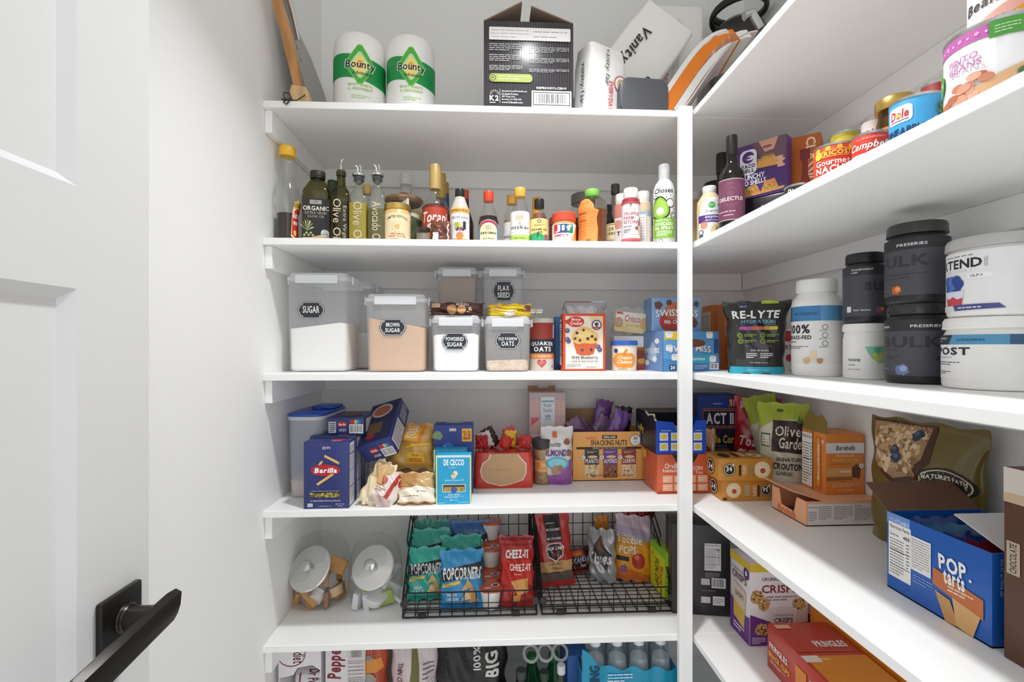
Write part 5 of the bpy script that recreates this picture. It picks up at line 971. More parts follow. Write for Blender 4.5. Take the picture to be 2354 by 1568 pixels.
t0 = t; t = tub('bcaa_tub', 'white supplement tub with blue raspberry cup print, stacked at the frame edge', None, 536, base=t0.base + t0.h + .0008, at=(t0.at[0] + .004, t0.at[1] - .002, t0.at[2] * .96, t0.at[3], t0.at[4]), lid=(.86, 1), lidr=.98, lidm=M('bdbcb9', rough=.4), label_h=(.08, .82)); c = t.c(); c.rect(0, .0, 1, 1, 'ecebec'); c.txt('XTEND', .02, .72, .42, .88, '23242a', b=2); c.txt('RECOVERY', .12, .65, .36, .7, 'd4d2d4', b=1); c.txt('TENDON', .43, .72, .455, .88, '8a8a90', b=0, rot=-90); c.rr(.32, .54, .48, .62, .01, 'f6f6f6'); c.txt('GLP-1', .34, .56, .42, .6, '4a4a52'); c.lines(.1, .92, .5, .94, 1, '6a6a70', .6)
for k in range(9): c.dot(.12 + .055 * (k % 3) + .02 * (k // 3 % 2), .40 + .06 * (k // 3), .045, ('3f5fb0', '5577c4', '2f4a94')[k % 3])
c.poly([(.12, .12), (.28, .12), (.3, .34), (.1, .34)], 'dfe4ee'); c.poly([(.12, .1), (.28, .1), (.29, .22), (.24, .2), (.2, .25), (.15, .21), (.11, .24)], 'c84452'); c.poly([(.05, .0), (.22, .0), (.2, .09), (.05, .09)], 'dcdcda'); c.poly([(.22, .0), (.56, .02), (.52, .1), (.2, .1)], '4a4f8a'); c.lines(.25, .03, .5, .07, 1, 'e6e6ee', .5); c.facts(.74, .05, .98, .95, title='Supplement Facts')
# ------------------------------------------------------------------ fourth shelf: pasta, nuts, snacks
B4 = ST[4]
xc, yf, w, h = fitb(654, 742, 948, 4, Y=1.395)
t = T('cereal_keeper', 'tall clear food keeper with blue pour lid by the left wall', 'canister', (xc + .004, yf + .105, B4 + .0005), rad(-3)); d = .205
CP = M('dfe4ec', kind='plastic', a=.38, rough=.3, var=.01)
t.part('tub', loft([(w * .84, d * .9, .02, 0), (w * .9, d * .93, .025, .006), (w * .97, d, .03, h * .94)], n=4, cap1=False), CP)
t.part('rim', loft([(w, d * 1.02, .03, h * .9), (w * 1.02, d * 1.04, .03, h * .91), (w * 1.02, d * 1.04, .03, h * .945)], n=4, cap0=False, cap1=False), M('e9ecf1', kind='plastic', a=.6, var=0))
BL = M('1f4fb4', rough=.3, var=.03)
t.part('lid', loft([(w * 1.0, d * 1.02, .03, h * .945), (w * 1.03, d * 1.05, .03, h * .95), (w * 1.03, d * 1.05, .03, h * .972), (w * .97, d * .99, .03, h * .98)], n=4), BL)
t.part('pour_flap', box(-w * .2, w * .46, .0, .082, h * .98, h * 1.02, .004), BL); t.part('flap_tab', box(-w * .08, w * .12, -.014, .006, h * .98, h * 1.0, .003), BL)
t.part('contents', loft([(w * .8, d * .86, .018, .004), (w * .9, d * .93, .02, h * .2), (w * .6, d * .7, .02, h * .24)], n=4), M('d0b596', kind='grain', a=.2, scale=30, var=0))
BAR = M('2b3570', rough=.35, var=.03); NB = '2b3570'
def pasta(lab, px, yt, Y, name='ziti_carton', full=True, d=.056):
    t = carton(name, lab, 'pasta box', px, yt, 4, BAR, d, Y=Y, group='dark blue pasta cartons')
    c = t.R; c.rect(.1, .03, .9, .97, 'd6d5dc'); c.lines(.16, .08, .84, .92, 22, '5a5a66', .3)
    for f in (.3, .55, .8): c.rect(.1, f, .9, f + .01, NB)
    c = t.Tp; c.ell(.72, .4, .16, .22, 'b8283c'); c.txt('ZITI', .6, .05, .8, .2, 'e4e2ea')
    if full:
        c = t.F
        def noodle(x0, y0, x1, y1, r=.028):
            dx, dy = (x1 - x0) * c.W, (y1 - y0) * c.H; L_ = math.hypot(dx, dy); nx, ny = -dy / L_ * r, dx / L_ * r / c.H * c.W
            c.poly([(x0 + nx, y0 + ny), (x0 - nx, y0 - ny), (x1 - nx, y1 - ny), (x1 + nx, y1 + ny)], 'd9ac5a'); c.poly([(x0 + nx * .8, y0 + ny * .8), (x0 + nx * .2, y0 + ny * .2), (x1 + nx * .2, y1 + ny * .2), (x1 + nx * .8, y1 + ny * .8)], 'edcf86'); c.dot(x1, y1, r * .95, 'e6c076', 10); c.dot(x1, y1, r * .5, '8a5f24', 10)
        noodle(.22, .52, .4, .7); noodle(.46, .79, .77, .68); c.ell(.485, .575, .33, .088, 'b3202f'); noodle(.3, .36, .64, .51)
        c.txt('Barilla', .24, .535, .74, .61, 'ffffff', b=2, sh=.15); c.txt('ZITI', .41, .89, .59, .925, 'e8e6ee', b=1); c.lines(.3, .95, .7, .96, 1, '9a4a6a', .6)
        c.txt('CAREFULLY SELECTED PREMIUM DURUM WHEAT', .16, .258, .8, .27, 'd4d2de', b=0); c.rect(.15, .17, .82, .24, '5a4f22'); scatter(c, .17, .18, .8, .23, 16, ['b9a24a', '8f7a2c', 'd0bc6a'], .03, 3); c.txt('AL DENTE PERFECTION IN 10-11 MINUTES', .15, .108, .82, .13, 'e4e2ea', b=0); c.rr(.09, .03, .21, .085, .01, 'b8c0c8'); c.txt('NET WT 1 LB', .71, .06, .9, .078, 'e8e6ee', b=0); c.txt('454 g', .76, .03, .86, .05, 'e8e6ee', b=0); c.lines(.35, .03, .62, .05, 2, 'b8b6c6', .4)
    return t
z1 = pasta('front ziti carton in dark blue with pasta tubes and red oval', (698, 802), 1016, 1.312)
z2 = pasta('second dark blue ziti carton, directly behind the front one', (712, 819), 1003, 1.374, full=False)
z3 = pasta('third dark blue pasta carton, rearmost under the orzo carton', (730, 838), 998, 1.436, full=False)
zb = B4 + max(z2.h, z3.h) + .001
xc, yf, w, h = fitb(752, 837, 961, 4, Y=1.392, base=zb); d = .15
t = T('orzo_carton', 'dark blue orzo carton lying flat on the upright pasta cartons', 'pasta box', (xc, yf + d / 2, zb), 0, 'dark blue pasta cartons'); t.part('carton', box(-w / 2, w / 2, -d / 2, d / 2, 0, h, .001), BAR)
def endface(c, nm, qr=True):
    if qr: c.rr(.04, .12, .24, .78, .01, 'd4d6dc'); c.lines(.06, .16, .22, .74, 5, '3a3f55', .6)
    c.ell(.41, .62, .14, .17, 'b3202f'); c.txt('Barilla', .32, .54, .5, .69, 'ffffff', b=1); c.txt(nm, .32, .2, .52, .36, 'e8e6ee', b=1); c.bars(.6, .08, .97, .62, 5); 
    for k, q in enumerate(('b8303c', 'b8303c', 'e8c84a', '3fa0c8', '2f6fb0')): c.rect(.62 + .06 * k, .66, .68 + .06 * k, .88, q)
endface(t.face('F', w, d, h), 'ORZO'); t.face('T', w, d, h).ell(.5, .4, .3, .2, '6a4034'); t.face('R', w, d, h).rect(.1, .1, .9, .9, 'd6d5dc')
w, d, h = .098, .19, .056
p = at_y(882, 1050, 1.385)
t = T('lasagne_carton', 'dark blue lasagne carton propped steeply on the pasta bags', 'pasta box', (p.x, p.y + .078, p.z + .045), rad(-12), 'dark blue pasta cartons', rx=rad(33), ry=rad(-17)); t.part('carton', box(-w / 2, w / 2, -d / 2, d / 2, 0, h, .001), BAR); endface(t.face('F', w, d, h), 'LASAGNE', False); c = t.face('T', w, d, h); c.rect(.08, .1, .92, .95, '262a4c'); c.ell(.45, .78, .34, .16, 'c9b6a6'); c.ell(.45, .78, .28, .12, 'a8604a'); c.rect(.15, .25, .6, .5, '6a5230'); c.ell(.3, .2, .14, .05, 'b3202f'); c = t.face('R', w, d, h); c.rect(.05, .1, .55, .9, 'd6d5dc'); c.lines(.08, .15, .52, .85, 8, '5a5a66', .35); c.lines(.6, .2, .95, .8, 5, 'c9c7d4', .5)
# pasta bags
NOOD = M('d9a94e', kind='grain', a=.22, scale=16, rough=.3, var=0); TANP = M('d8bb90', rough=.3, kind='foil', var=.05)
p = at_y(938, 1100, 1.43)
t = pouch('noodle_bag', 'clear bag of egg noodles with orange and yellow print, upper of the bag heap', 'pasta bag', (p.x, 1.432, B4 + .072), .145, .135, .06, M('d6a65a', rough=.22, kind='foil', var=.12, scale=22), rx=rad(-24), rz=rad(-6), seed=21, wr=1.8); c = t.c; c.poly([(.3, .55), (.75, .5), (.8, .98), (.5, 1)], 'e0852c'); c.poly([(.36, .58), (.7, .55), (.72, .9), (.52, .92)], 'f0b83a'); c.txt('YOLKS', .42, .6, .66, .95, 'f6ecec', b=2, rot=90); c.rect(.06, .2, .34, .34, 'ecc23a'); c.rect(.5, .1, .86, .32, 'ecb93a'); c.txt('NOODLES', .54, .13, .82, .2, 'b8442c'); c.txt('Wide', .6, .22, .76, .29, '7a4a1c'); c.poly([(.45, .4), (.95, .5), (.95, .56), (.45, .46)], 'e9c13a')
p = at_y(930, 1150, 1.44)
t = pouch('noodle_bag', 'noodle bag lying flat under the egg noodle bag', 'pasta bag', (p.x, 1.40, B4 + .03), .15, .17, .055, M('d9b98c', rough=.25, kind='foil', var=.08), rx=rad(-84), rz=rad(3), seed=22, wr=1.5)
p = at_y(958, 1160, 1.335)
t = pouch('spaghetti_bag', 'tan pasta bag with white label, right end of the heap', 'pasta bag', (p.x, 1.338, B4 + .002), .108, .085, .05, M('cfa974', rough=.25, kind='foil', var=.08), rx=rad(-28), rz=rad(2), foot=.6, seed=23, wr=1.4); c = t.c; c.poly([(.02, .02), (.98, .02), (.98, .42), (.5, .5), (.02, .36)], 'f1e8d4'); c.lines(.5, .28, .9, .36, 1, '6a4a34', .4); c.lines(.1, .14, .8, .22, 1, 'a88a6a', .4); c.rect(.05, .5, .48, .95, 'b98a52')
for k in range(10): c.rect(.08 + .04 * k, .5, .085 + .04 * k, .95, '9a6f3e')
p = at_y(880, 1165, 1.325)
t = pouch('pasta_bag', 'white pasta bag crossed by a red stripe, leaning to the right', 'pasta bag', (p.x - .012, 1.322, B4 + .002), .075, .105, .035, M('e4d6cf', rough=.22, kind='foil', var=.06), rx=rad(-34), ry=rad(24), rz=rad(-5), seed=24, wr=1.5, foot=.3); c = t.c; c.poly([(.55, .2), (.7, .2), (.8, .95), (.65, .95)], 'b3392f'); c.ell(.25, .6, .16, .12, 'b5604c'); c.lines(.1, .3, .5, .42, 2, '9a5a4c', .3); c.ell(.88, .7, .08, .1, 'b3392f'); c.rect(.1, .02, .9, .2, 'c6b0a6')
p = at_y(838, 1168, 1.345)
t = pouch('pasta_bag', 'cream pasta bag slumped against the ziti cartons', 'pasta bag', (p.x + .004, 1.338, B4 + .002), .058, .125, .04, M('ead9b4', rough=.3, kind='foil', var=.05), rx=rad(-22), ry=rad(26), rz=rad(-4), seed=25, wr=1.6, foot=.5); c = t.c; c.rect(.1, .6, .9, .95, 'c9a878'); c.txt('PAPPARDELLE', .6, .12, .78, .5, 'c0672c', b=1, rot=90); c.poly([(.5, .5), (.95, .5), (.95, .78), (.5, .7)], 'd0a566')
# elbows and angel hair
t = carton('elbow_carton', 'blue two-pound elbow macaroni carton at the back', 'pasta box', (997, 1087), 978, 4, '35488e', .07, Y=1.43); c = t.F; c.poly([(0, .3), (1, .3), (1, 1), (0, 1)], '31408a'); c.rect(.72, .76, .97, .95, 'eab43c'); c.txt('2LB', .75, .79, .94, .92, 'a8441c', b=2); c.ell(.5, .38, .40, .26, 'e8e6e4'); c.ell(.5, .38, .38, .24, 'dcdadc'); c.ell(.36, .64, .17, .11, '2f6fc0'); c.txt('Great', .24, .645, .48, .70, 'ffffff', b=1); c.txt('Value', .27, .58, .46, .635, 'ffffff', b=1); c.txt('Elbows', .25, .26, .78, .4, '27366f', b=1); blob(c, .1, .85, .12, '7f9a6a', 2); blob(c, .12, .6, .1, '8aa676', 4); c.ell(.66, .5, .06, .03, 'e4cf9a'); c.lines(.4, .9, .66, .97, 1, 'e8d8c8', .6); t.Tp.ell(.5, .6, .25, .2, '9aa2c4')
t = carton('angel_hair_carton', 'second bright blue pasta carton just behind the front one', 'pasta box', (997, 1073), 1034, 4, '2a9fc9', .045, Y=1.383); t.F.rect(0, 0, .04, 1, 'ece08a'); t.F.txt('DE CECCO', .3, .9, .7, .96, 'e8f4f8'); t.L.rect(0, 0, 1, 1, 'e6dc8a')
t = carton('angel_hair_carton', 'front bright blue pasta carton with yellow edges and window', 'pasta box', (1002, 1083), 1047, 4, '22a2cf', .045, Y=1.333); c = t.F; c.rect(0, 0, .035, 1, 'ece08a'); c.rect(.965, 0, 1, 1, 'ece08a'); c.rect(.035, .955, .965, 1, 'd8e6ea'); c.rect(.035, 0, .965, .955, '22a2cf'); c.txt('DE CECCO', .22, .79, .8, .92, 'f4f6f6', b=2); c.lines(.36, .735, .68, .755, 1, 'd4ecf4', .5); blob(c, .55, .63, .07, 'efe3c8', 2); blob(c, .5, .57, .07, 'e3cfa4', 6); c.dot(.5, .62, .025, 'e0603c'); c.txt('Semola di Pepe no 78', .25, .47, .78, .505, 'eaf6fa', b=1); c.rr(.18, .245, .84, .41, .03, 'dfe8ea'); c.rr(.2, .258, .82, .398, .03, '4a3f1c'); c.rect(.22, .26, .80, .35, 'b59a4c'); scatter(c, .24, .27, .78, .34, 30, ['d6bc6a', '8f7a34'], .02, 4); c.dot(.51, .29, .09, '3a5fa0'); c.txt('slow dried', .35, .18, .68, .215, 'f0f6f8', b=1); c.lines(.25, .13, .78, .165, 2, 'd4ecf4', .5); c.txt('Net wt', .4, .07, .62, .11, 'd4ecf4', b=0); c.txt('1 lb (454 g)', .63, .02, .92, .05, 'e4f2f6', b=0); c.lines(.06, .015, .3, .04, 2, 'd4ecf4', .4)
# red multipack of candy in torn shrink wrap
xc, yf, w, h = fitb(1088, 1226, 1042, 4, Y=1.475); d = .16
t = T('candy_multipack', 'red shrink-wrapped candy multipack torn open, tan tray front', 'multipack', (xc, yf + d / 2, B4 + .0005), rad(1)); RED = M('cc3c2c', rough=.2, kind='foil', var=.08, scale=14)
t.part('wrap', loft([(w * .98, d * .98, .01, 0), (w, d, .012, .01), (w * .985, d * .97, .014, h * .8), (w * .94, d * .95, .012, h)], n=3), RED, smooth=50)
c = t.face('F', w, d, h); c.poly([(.1, .5), (.14, .72), (.24, .84), (.26, .97), (.74, .97), (.8, .84), (.88, .7), (.88, .42), (.82, .22), (.6, .1), (.45, .06), (.22, .16), (.13, .3)], 'e9cdb8'); c.poly([(.12, .5), (.16, .7), (.27, .84), (.28, .96), (.72, .96), (.78, .82), (.86, .68), (.86, .42), (.8, .24), (.6, .12), (.45, .09), (.24, .18), (.15, .3)], 'c39a70'); c.txt('OCT23 19:12', .26, .5, .6, .56, 'a07a54', b=0)
R = random.Random(9)
for k in range(7):
    m = Matrix.Translation((-w * .36 + w * .12 * k, -.03 + .02 * (k % 3), h + .003)) @ Matrix.Rotation(R.uniform(-.5, .5), 4, 'Y') @ Matrix.Rotation(R.uniform(-.3, .2), 4, 'X')
    bg = Bag(.04, .042 + .012 * (k % 3), .015, seed=40 + k, wr=1.4, nx=8, nz=8); t.part('candy_packet', move(bg.geo(), m), ('b8282c', 'd8d2d0', '3a1c18', 'c8342c', 'e0b82a', 'd9575a', 'c83a34')[k], smooth=60)
# cracker stacks carton
t = carton('cracker_carton', 'tall cracker carton with pink sleeves and white price card', 'box', (1217, 1300), 903, 4, 'c9b2b6', .07, Y=1.61); w, d, h = t.w, t.d, t.h; c = t.F
for k in range(2):
    for q in range(2):
        x0_, y0_ = .05 + .63 * k, .72 - .22 * q; c.rect(x0_, y0_, x0_ + .28, y0_ + .19, 'e0bcb4')
        for j in range(5): c.rect(x0_ + .02 + .052 * j, y0_, x0_ + .03 + .052 * j, y0_ + .19, 'b98a86')
c.rect(.0, .35, 1, .5, 'e4e2ea'); c.txt('PREMIUM', .06, .38, .8, .46, '24407a', b=2); c.poly([(.04, .6), (.26, .68), (.26, .7), (.04, .7)], 'd85a6c'); c.rr(.31, .5, .70, .95, .02, 'dfe6ea'); c.rect(.33, .89, .68, .905, '6f9ac0'); c.txt('Fresh', .4, .83, .6, .87, '4a6a8a', b=0); c.txt('Stacks', .38, .77, .63, .815, '4a6a8a', b=0); c.txt('0.99', .44, .69, .58, .735, '3a5070', b=1); c.rect(.42, .675, .6, .68, '3a5070')
t.part('top_flap', prism([(-w / 2, h), (w * .3, h), (w * .28, h + .018), (w * .1, h + .018), (w * .06, h + .010), (-w * .18, h + .010), (-w * .22, h + .018), (-w / 2, h + .018)], d / 2 - .004, d / 2 - .001), CARD, smooth=0)
# pepper mill bottle and almond pouch
x, y, r, D, ac = rnd(1225, 1271, S=4, yb=1116); h = hgt(1003, D, r, ac, B4)
t = T('seed_shaker', 'waisted glass seed shaker with black lid and orange label', 'bottle', (x, y, B4 + .0005), -ac)
P = [(r * .9, 0), (r, h * .05), (r * .98, h * .18), (r * .82, h * .3), (r * .8, h * .5), (r * .82, h * .56), (r * .98, h * .66), (r * .98, h * .76), (r * .85, h * .82)]
t.part('glass', turn(P, n=9), M('f1ece4', kind='glass', a=.18, var=0)); t.part('contents', turn([(a * .94, b + .001) for a, b in P[:-1]], n=9), M('b59a7c', kind='grain', a=.35, scale=22, var=0)); t.part('lid', turn([(r * 1.0, h * .80), (r * 1.05, h * .82), (r * 1.05, h * .97), (r * .98, h)], n=9), M('3a3635', rough=.45))
c = t.cyl(r * .84, h * .27, h * .54); c.rect(0, 0, 1, 1, 'dd9a52'); c.lines(.45, .45, .8, .75, 3, 'f4e2c4', .4); c.txt('SESAME', .3, .1, .6, .22, 'f4e2c4', b=0); c.bars(.02, .2, .18, .9, 3); c.lines(.25, .3, .38, .8, 4, '8a5a24', .4)
p = at_y(1279, 1107, 1.53)
t = pouch('almond_pouch', 'white and purple roasted almond pouch beside the nut carton', 'pouch', (p.x, 1.525, B4 + .0006), .102, .178, .05, M('dedad8', rough=.3, kind='foil'), foot=.7, seed=31, rz=-.06); c = t.c; c.rect(.02, 0, .98, .12, '8f4f9a'); c.poly([(.02, .1), (.98, .1), (.98, .45), (.8, .4), (.6, .2), (.02, .14)], '9a5aa4'); c.txt('ROASTED', .2, .67, .62, .73, '4a3f4a', b=1); c.txt('ALMONDS', .08, .5, .88, .62, '5f3f86', b=2); c.ell(.5, .38, .38, .11, '5fb4cc'); c.ell(.5, .38, .32, .08, '8fd0de'); blob(c, .82, .75, .1, '9a604a', 2); blob(c, .9, .55, .09, 'a86c50', 4); blob(c, .45, .26, .14, 'b08a70', 6); blob(c, .6, .3, .1, '9a7a60', 8); c.rr(.36, .82, .5, .92, .02, 'd86a4c')
# nut variety carton
xc, yf, w, h = fitb(1317, 1480, 993, 4, Y=1.545); d = .165
t = T('nut_carton', 'open orange nut variety carton with packets showing above the front', 'box', (xc, yf + d / 2, B4 + .0005), 0); OR = M('e9a85a', rough=.4, var=.03)
for nm, g in (('front_panel', box(-w / 2, w / 2, -d / 2, -d / 2 + .0025, 0, h)), ('side_panel', box(-w / 2, -w / 2 + .0025, -d / 2 + .0025, d / 2, 0, h)), ('side_panel', box(w / 2 - .0025, w / 2, -d / 2 + .0025, d / 2, 0, h)), ('back_panel', box(-w / 2, w / 2 * .1, d / 2 - .0025, d / 2, 0, h + .055)), ('floor_panel', box(-w / 2, w / 2, -d / 2, d / 2, 0, .002))): t.part(nm, g, CARD if nm == 'back_panel' else OR, smooth=0)
c = t.face('F', w, d, h); c.txt('variety', .18, .81, .34, .92, 'd2403c', b=0, sh=.2); c.rect(.41, .855, .62, .93, '231f1e'); c.txt('KIRKLAND', .43, .87, .6, .915, 'f1efea', b=1); c.txt('SNACKING NUTS', .25, .72, .76, .83, '231f1e', b=1); c.dot(.88, .825, .078, '2a2624'); c.dot(.88, .825, .072, 'f1efea'); c.txt('30', .85, .83, .91, .9, '231f1e'); c.txt('PACK', .855, .77, .905, .805, '231f1e'); c.rect(.05, .645, .96, .69, '231f1e'); c.txt('PERFECT FOR ON THE GO SNACKING', .28, .655, .74, .68, 'f1e4cc', b=0)
for k, (nm, q, nc) in enumerate((('PEANUTS', '35323a', 'd8b88a'), ('ALMONDS', '6a3f8a', '9a5f40'), ('CASHEWS', '8a3434', 'dcb98c'))):
    a = .165 + .26 * k; c.rect(a, .33, a + .2, .64, q); c.rect(a, .06, a + .2, .33, ('e2c6a0', '8f5a40', 'e6cba4')[k]); scatter(c, a + .02, .08, a + .18, .32, 26, [nc, ('efdcba', 'b4775a', 'f0dcb8')[k], ('b8945c', '6f4030', 'c29a66')[k]], .014, k); c.txt(nm, a + .01, .36, a + .19, .45, 'f4f0ea', b=1); c.lines(a + .03, .56, a + .17, .61, 2, 'd8d0c8', .35); c.ell(a + .11, .49, .07, .03, 'e0c08a'); c.dot(a - .02, .48, .034, '2a2624'); c.dot(a - .02, .48, .03, 'f1efea'); c.txt('10', a - .036, .46, a - .004, .5, '2a2624')
c.txt('ENERGY FROM NUTS - 30 BAGS', .25, .09, .85, .13, '5a4a34', b=0)
for k, (px_, a, q, hh) in enumerate(((.12, .4, '6a3f8a', .07), (-.3, -.6, '6a3a6a', .05), (-.1, -.8, '5f3a6a', .045), (.36, .1, '211f20', .07), (-.2, .7, '8a6f94', .05), (.0, .2, '6f3f86', .09))):
    bg = Bag(.06, .10, .02, seed=50 + k, wr=1.3, nx=10, nz=10); t.part('nut_packet', move(bg.geo(), Matrix.Translation((px_ * w * .8, -.045 + .018 * k, h - .10 + hh)) @ Matrix.Rotation(a, 4, 'Y')), M(q, rough=.25, kind='foil'), smooth=60)
# popcorn cartons stacked at the corner
A, N_, w, rz = corner((1511, 1136), (1632, 1134), 4)
t = T('popcorn_carton', 'open red-orange popcorn carton at the bottom of the corner stack', 'box', boxat(A, N_, .125, B4 + .0005), rz); d = .125; h = ztop(1511, 1046, A) - B4; RO = M('d2603a', rough=.4, var=.04)
t.part('carton', box(-w / 2, w / 2, -d / 2, d / 2, 0, h, .001), RO); c = t.face('F', w, d, h); c.poly([(.28, 1), (.36, .82), (.45, .72), (.62, .72), (.7, .82), (.78, 1)], '1c1512'); c.txt('Orville', .14, .64, .42, .78, 'f4e6de', b=1, sh=.15); c.txt("Redenbacher's", .1, .55, .44, .64, 'f4e6de', b=1, sh=.15); c.txt('POPCORN', .55, .6, .86, .7, 'f4e6de', b=1); c.txt('Tins', .72, .5, .86, .58, 'f4e6de', b=0)
for k in range(4): x_ = .1 + .22 * k; c.rr(x_, .28, x_ + .19, .47, .01, 'e6ab88'); c.rr(x_, .07, x_ + .19, .25, .01, 'e6ab88'); c.lines(x_ + .02, .32, x_ + .15, .43, 2, 'f6e4d6', .35); c.lines(x_ + .02, .11, x_ + .15, .21, 2, 'f6e4d6', .35)
c.rect(0, 0, 1, .04, 'a8442a'); c = t.face('L', w, d, h); c.lines(.2, .1, .8, .4, 8, 'e0997c', .3); c.rect(0, .75, .3, .95, 'e0a83a')
hb = h; w2 = w * .95; d = .19; h = .098
c0 = Vector((t.o.location.x, t.o.location.y, 0)); off = Vector((-math.sin(rz), math.cos(rz), 0)) * ((d - .125) / 2 + .004)
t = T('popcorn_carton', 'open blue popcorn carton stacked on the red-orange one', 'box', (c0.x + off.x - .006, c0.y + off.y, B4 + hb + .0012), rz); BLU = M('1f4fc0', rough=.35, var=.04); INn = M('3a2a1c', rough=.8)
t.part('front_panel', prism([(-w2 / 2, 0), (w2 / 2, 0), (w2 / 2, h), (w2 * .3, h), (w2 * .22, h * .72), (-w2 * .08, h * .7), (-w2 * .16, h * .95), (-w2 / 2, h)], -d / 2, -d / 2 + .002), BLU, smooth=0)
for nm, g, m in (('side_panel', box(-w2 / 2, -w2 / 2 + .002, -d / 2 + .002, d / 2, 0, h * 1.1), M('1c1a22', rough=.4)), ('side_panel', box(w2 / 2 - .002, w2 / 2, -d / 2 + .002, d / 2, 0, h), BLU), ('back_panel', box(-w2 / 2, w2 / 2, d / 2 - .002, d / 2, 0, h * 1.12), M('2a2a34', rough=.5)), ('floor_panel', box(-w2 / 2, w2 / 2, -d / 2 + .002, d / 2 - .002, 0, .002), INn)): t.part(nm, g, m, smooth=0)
t.part('lid_flap', move(box(-w2 / 2 + .004, w2 / 2, 0, .10, 0, .002), Matrix.Translation((0, d / 2 - .1, h * 1.12))), M('4a4238', rough=.5), smooth=0); t.part('torn_edge', tube([(-w2 / 2, -d / 2 + .002, h), (-w2 / 2 + .004, -d / 2 + .03, h * 1.14), (-w2 / 2, -d / 2 + .07, h * 1.08), (-w2 / 2 + .003, -d / 2 + .1, h * 1.15)], .003, 5), M('e4dccb', rough=.9))
c = t.face('F', w2, d, h)
for k in range(4):
    x_ = .07 + .225 * k
    for y_ in (.1, .4): c.rect(x_, y_, x_ + .17, y_ + .24, 'cfdcf0'); c.rr(x_ + .03, y_ + .05, x_ + .14, y_ + .19, .02, 'e6c83a')
c.lines(.1, .68, .4, .72, 1, 'cfdcf0', .5); c.lines(.78, .68, .98, .72, 1, 'cfdcf0', .5); t.face('L', w2, d, h).txt('Jolly', .1, .4, .45, .7, 'e8d43a', b=1); t.face('L', w2, d, h).rect(.0, .1, .3, .5, '4a5a8a')
for k in range(3): t.part('popcorn_bag', box(-w2 * .3 + w2 * .2 * k, -w2 * .3 + w2 * .2 * k + .012, -d * .38, d * .38, .003, h * .68), M('d9c9a4', rough=.6), smooth=0)
# ---- fourth shelf, right-hand run
t = carton('kettle_corn_carton', 'tall dark blue popcorn carton with marquee lettering in the corner', 'box', (1605, 1704), 909, 4, '1c2c6c', .10, Y=1.56, rz=rad(-2)); c = t.F; c.rect(0, .62, 1, 1, '1f3f94'); c.rect(0, 0, 1, .62, '1a1f3c'); c.rr(.12, .60, .88, .84, .03, 'd9564a'); c.rr(.135, .61, .865, .83, .03, '1c1830')
for k in range(16): c.dot(.17 + .044 * k, .815, .011, 'f3ecd8', 8); c.dot(.17 + .044 * k, .625, .011, 'f3ecd8', 8)
c.txt('ACT II', .19, .65, .82, .79, 'e8e6f2', b=2); c.rect(.7, .85, 1, .98, '8a2a2c'); c.txt('78 BAGS', .72, .87, .98, .95, 'f1e6d8', b=1); c.lines(.35, .89, .66, .91, 1, 'c9d2ec', .5); c.txt('Kettle Corn', .1, .42, .9, .52, 'e6c23a', b=2); c.txt('PANTRY', .3, .16, .86, .26, 'f1efea', b=1); c.txt('PACK', .4, .05, .8, .14, 'f1efea', b=1); c.ell(.55, .33, .18, .04, '6a5a3c'); c.lines(.3, .38, .86, .4, 1, '7a7c8c', .6)
p = at_y(1633, 1040, 1.455)
t = pouch('chip_bag', 'tan snack bag between the blue popcorn cartons', 'snack bag', (p.x, 1.475, B4 + .0006), .05, .175, .035, M('c9976a', rough=.3, kind='foil'), seed=33, foot=.6, rz=rad(-10)); t.c.rect(.02, .35, .6, .7, 'b8552c'); t.c.poly([(.5, .3), (.9, .3), (.75, .85)], 'efece8')
p = at_y(1728, 1040, 1.40)
t = pouch('chip_bag', 'red toasted chip bag behind the crisp cartons', 'snack bag', (.855, 1.525, B4 + .0006), .135, .268, .05, M('b8202c', rough=.25, kind='foil'), seed=34, foot=.6, rz=rad(-22), ry=rad(2)); c = t.c; c.txt('Nab', .45, .62, .9, .78, 'eccb3a', b=2); c.txt('Toasted', .1, .42, .95, .54, 'f4eeee', b=1, sh=.2); c.txt('CHIPS', .08, .26, .62, .38, 'f4eeee', b=2); c.poly([(.1, .84), (.25, .9), (.12, .95)], 'e8a8b0')
CRI = M('c98a35', rough=.4, var=.03)
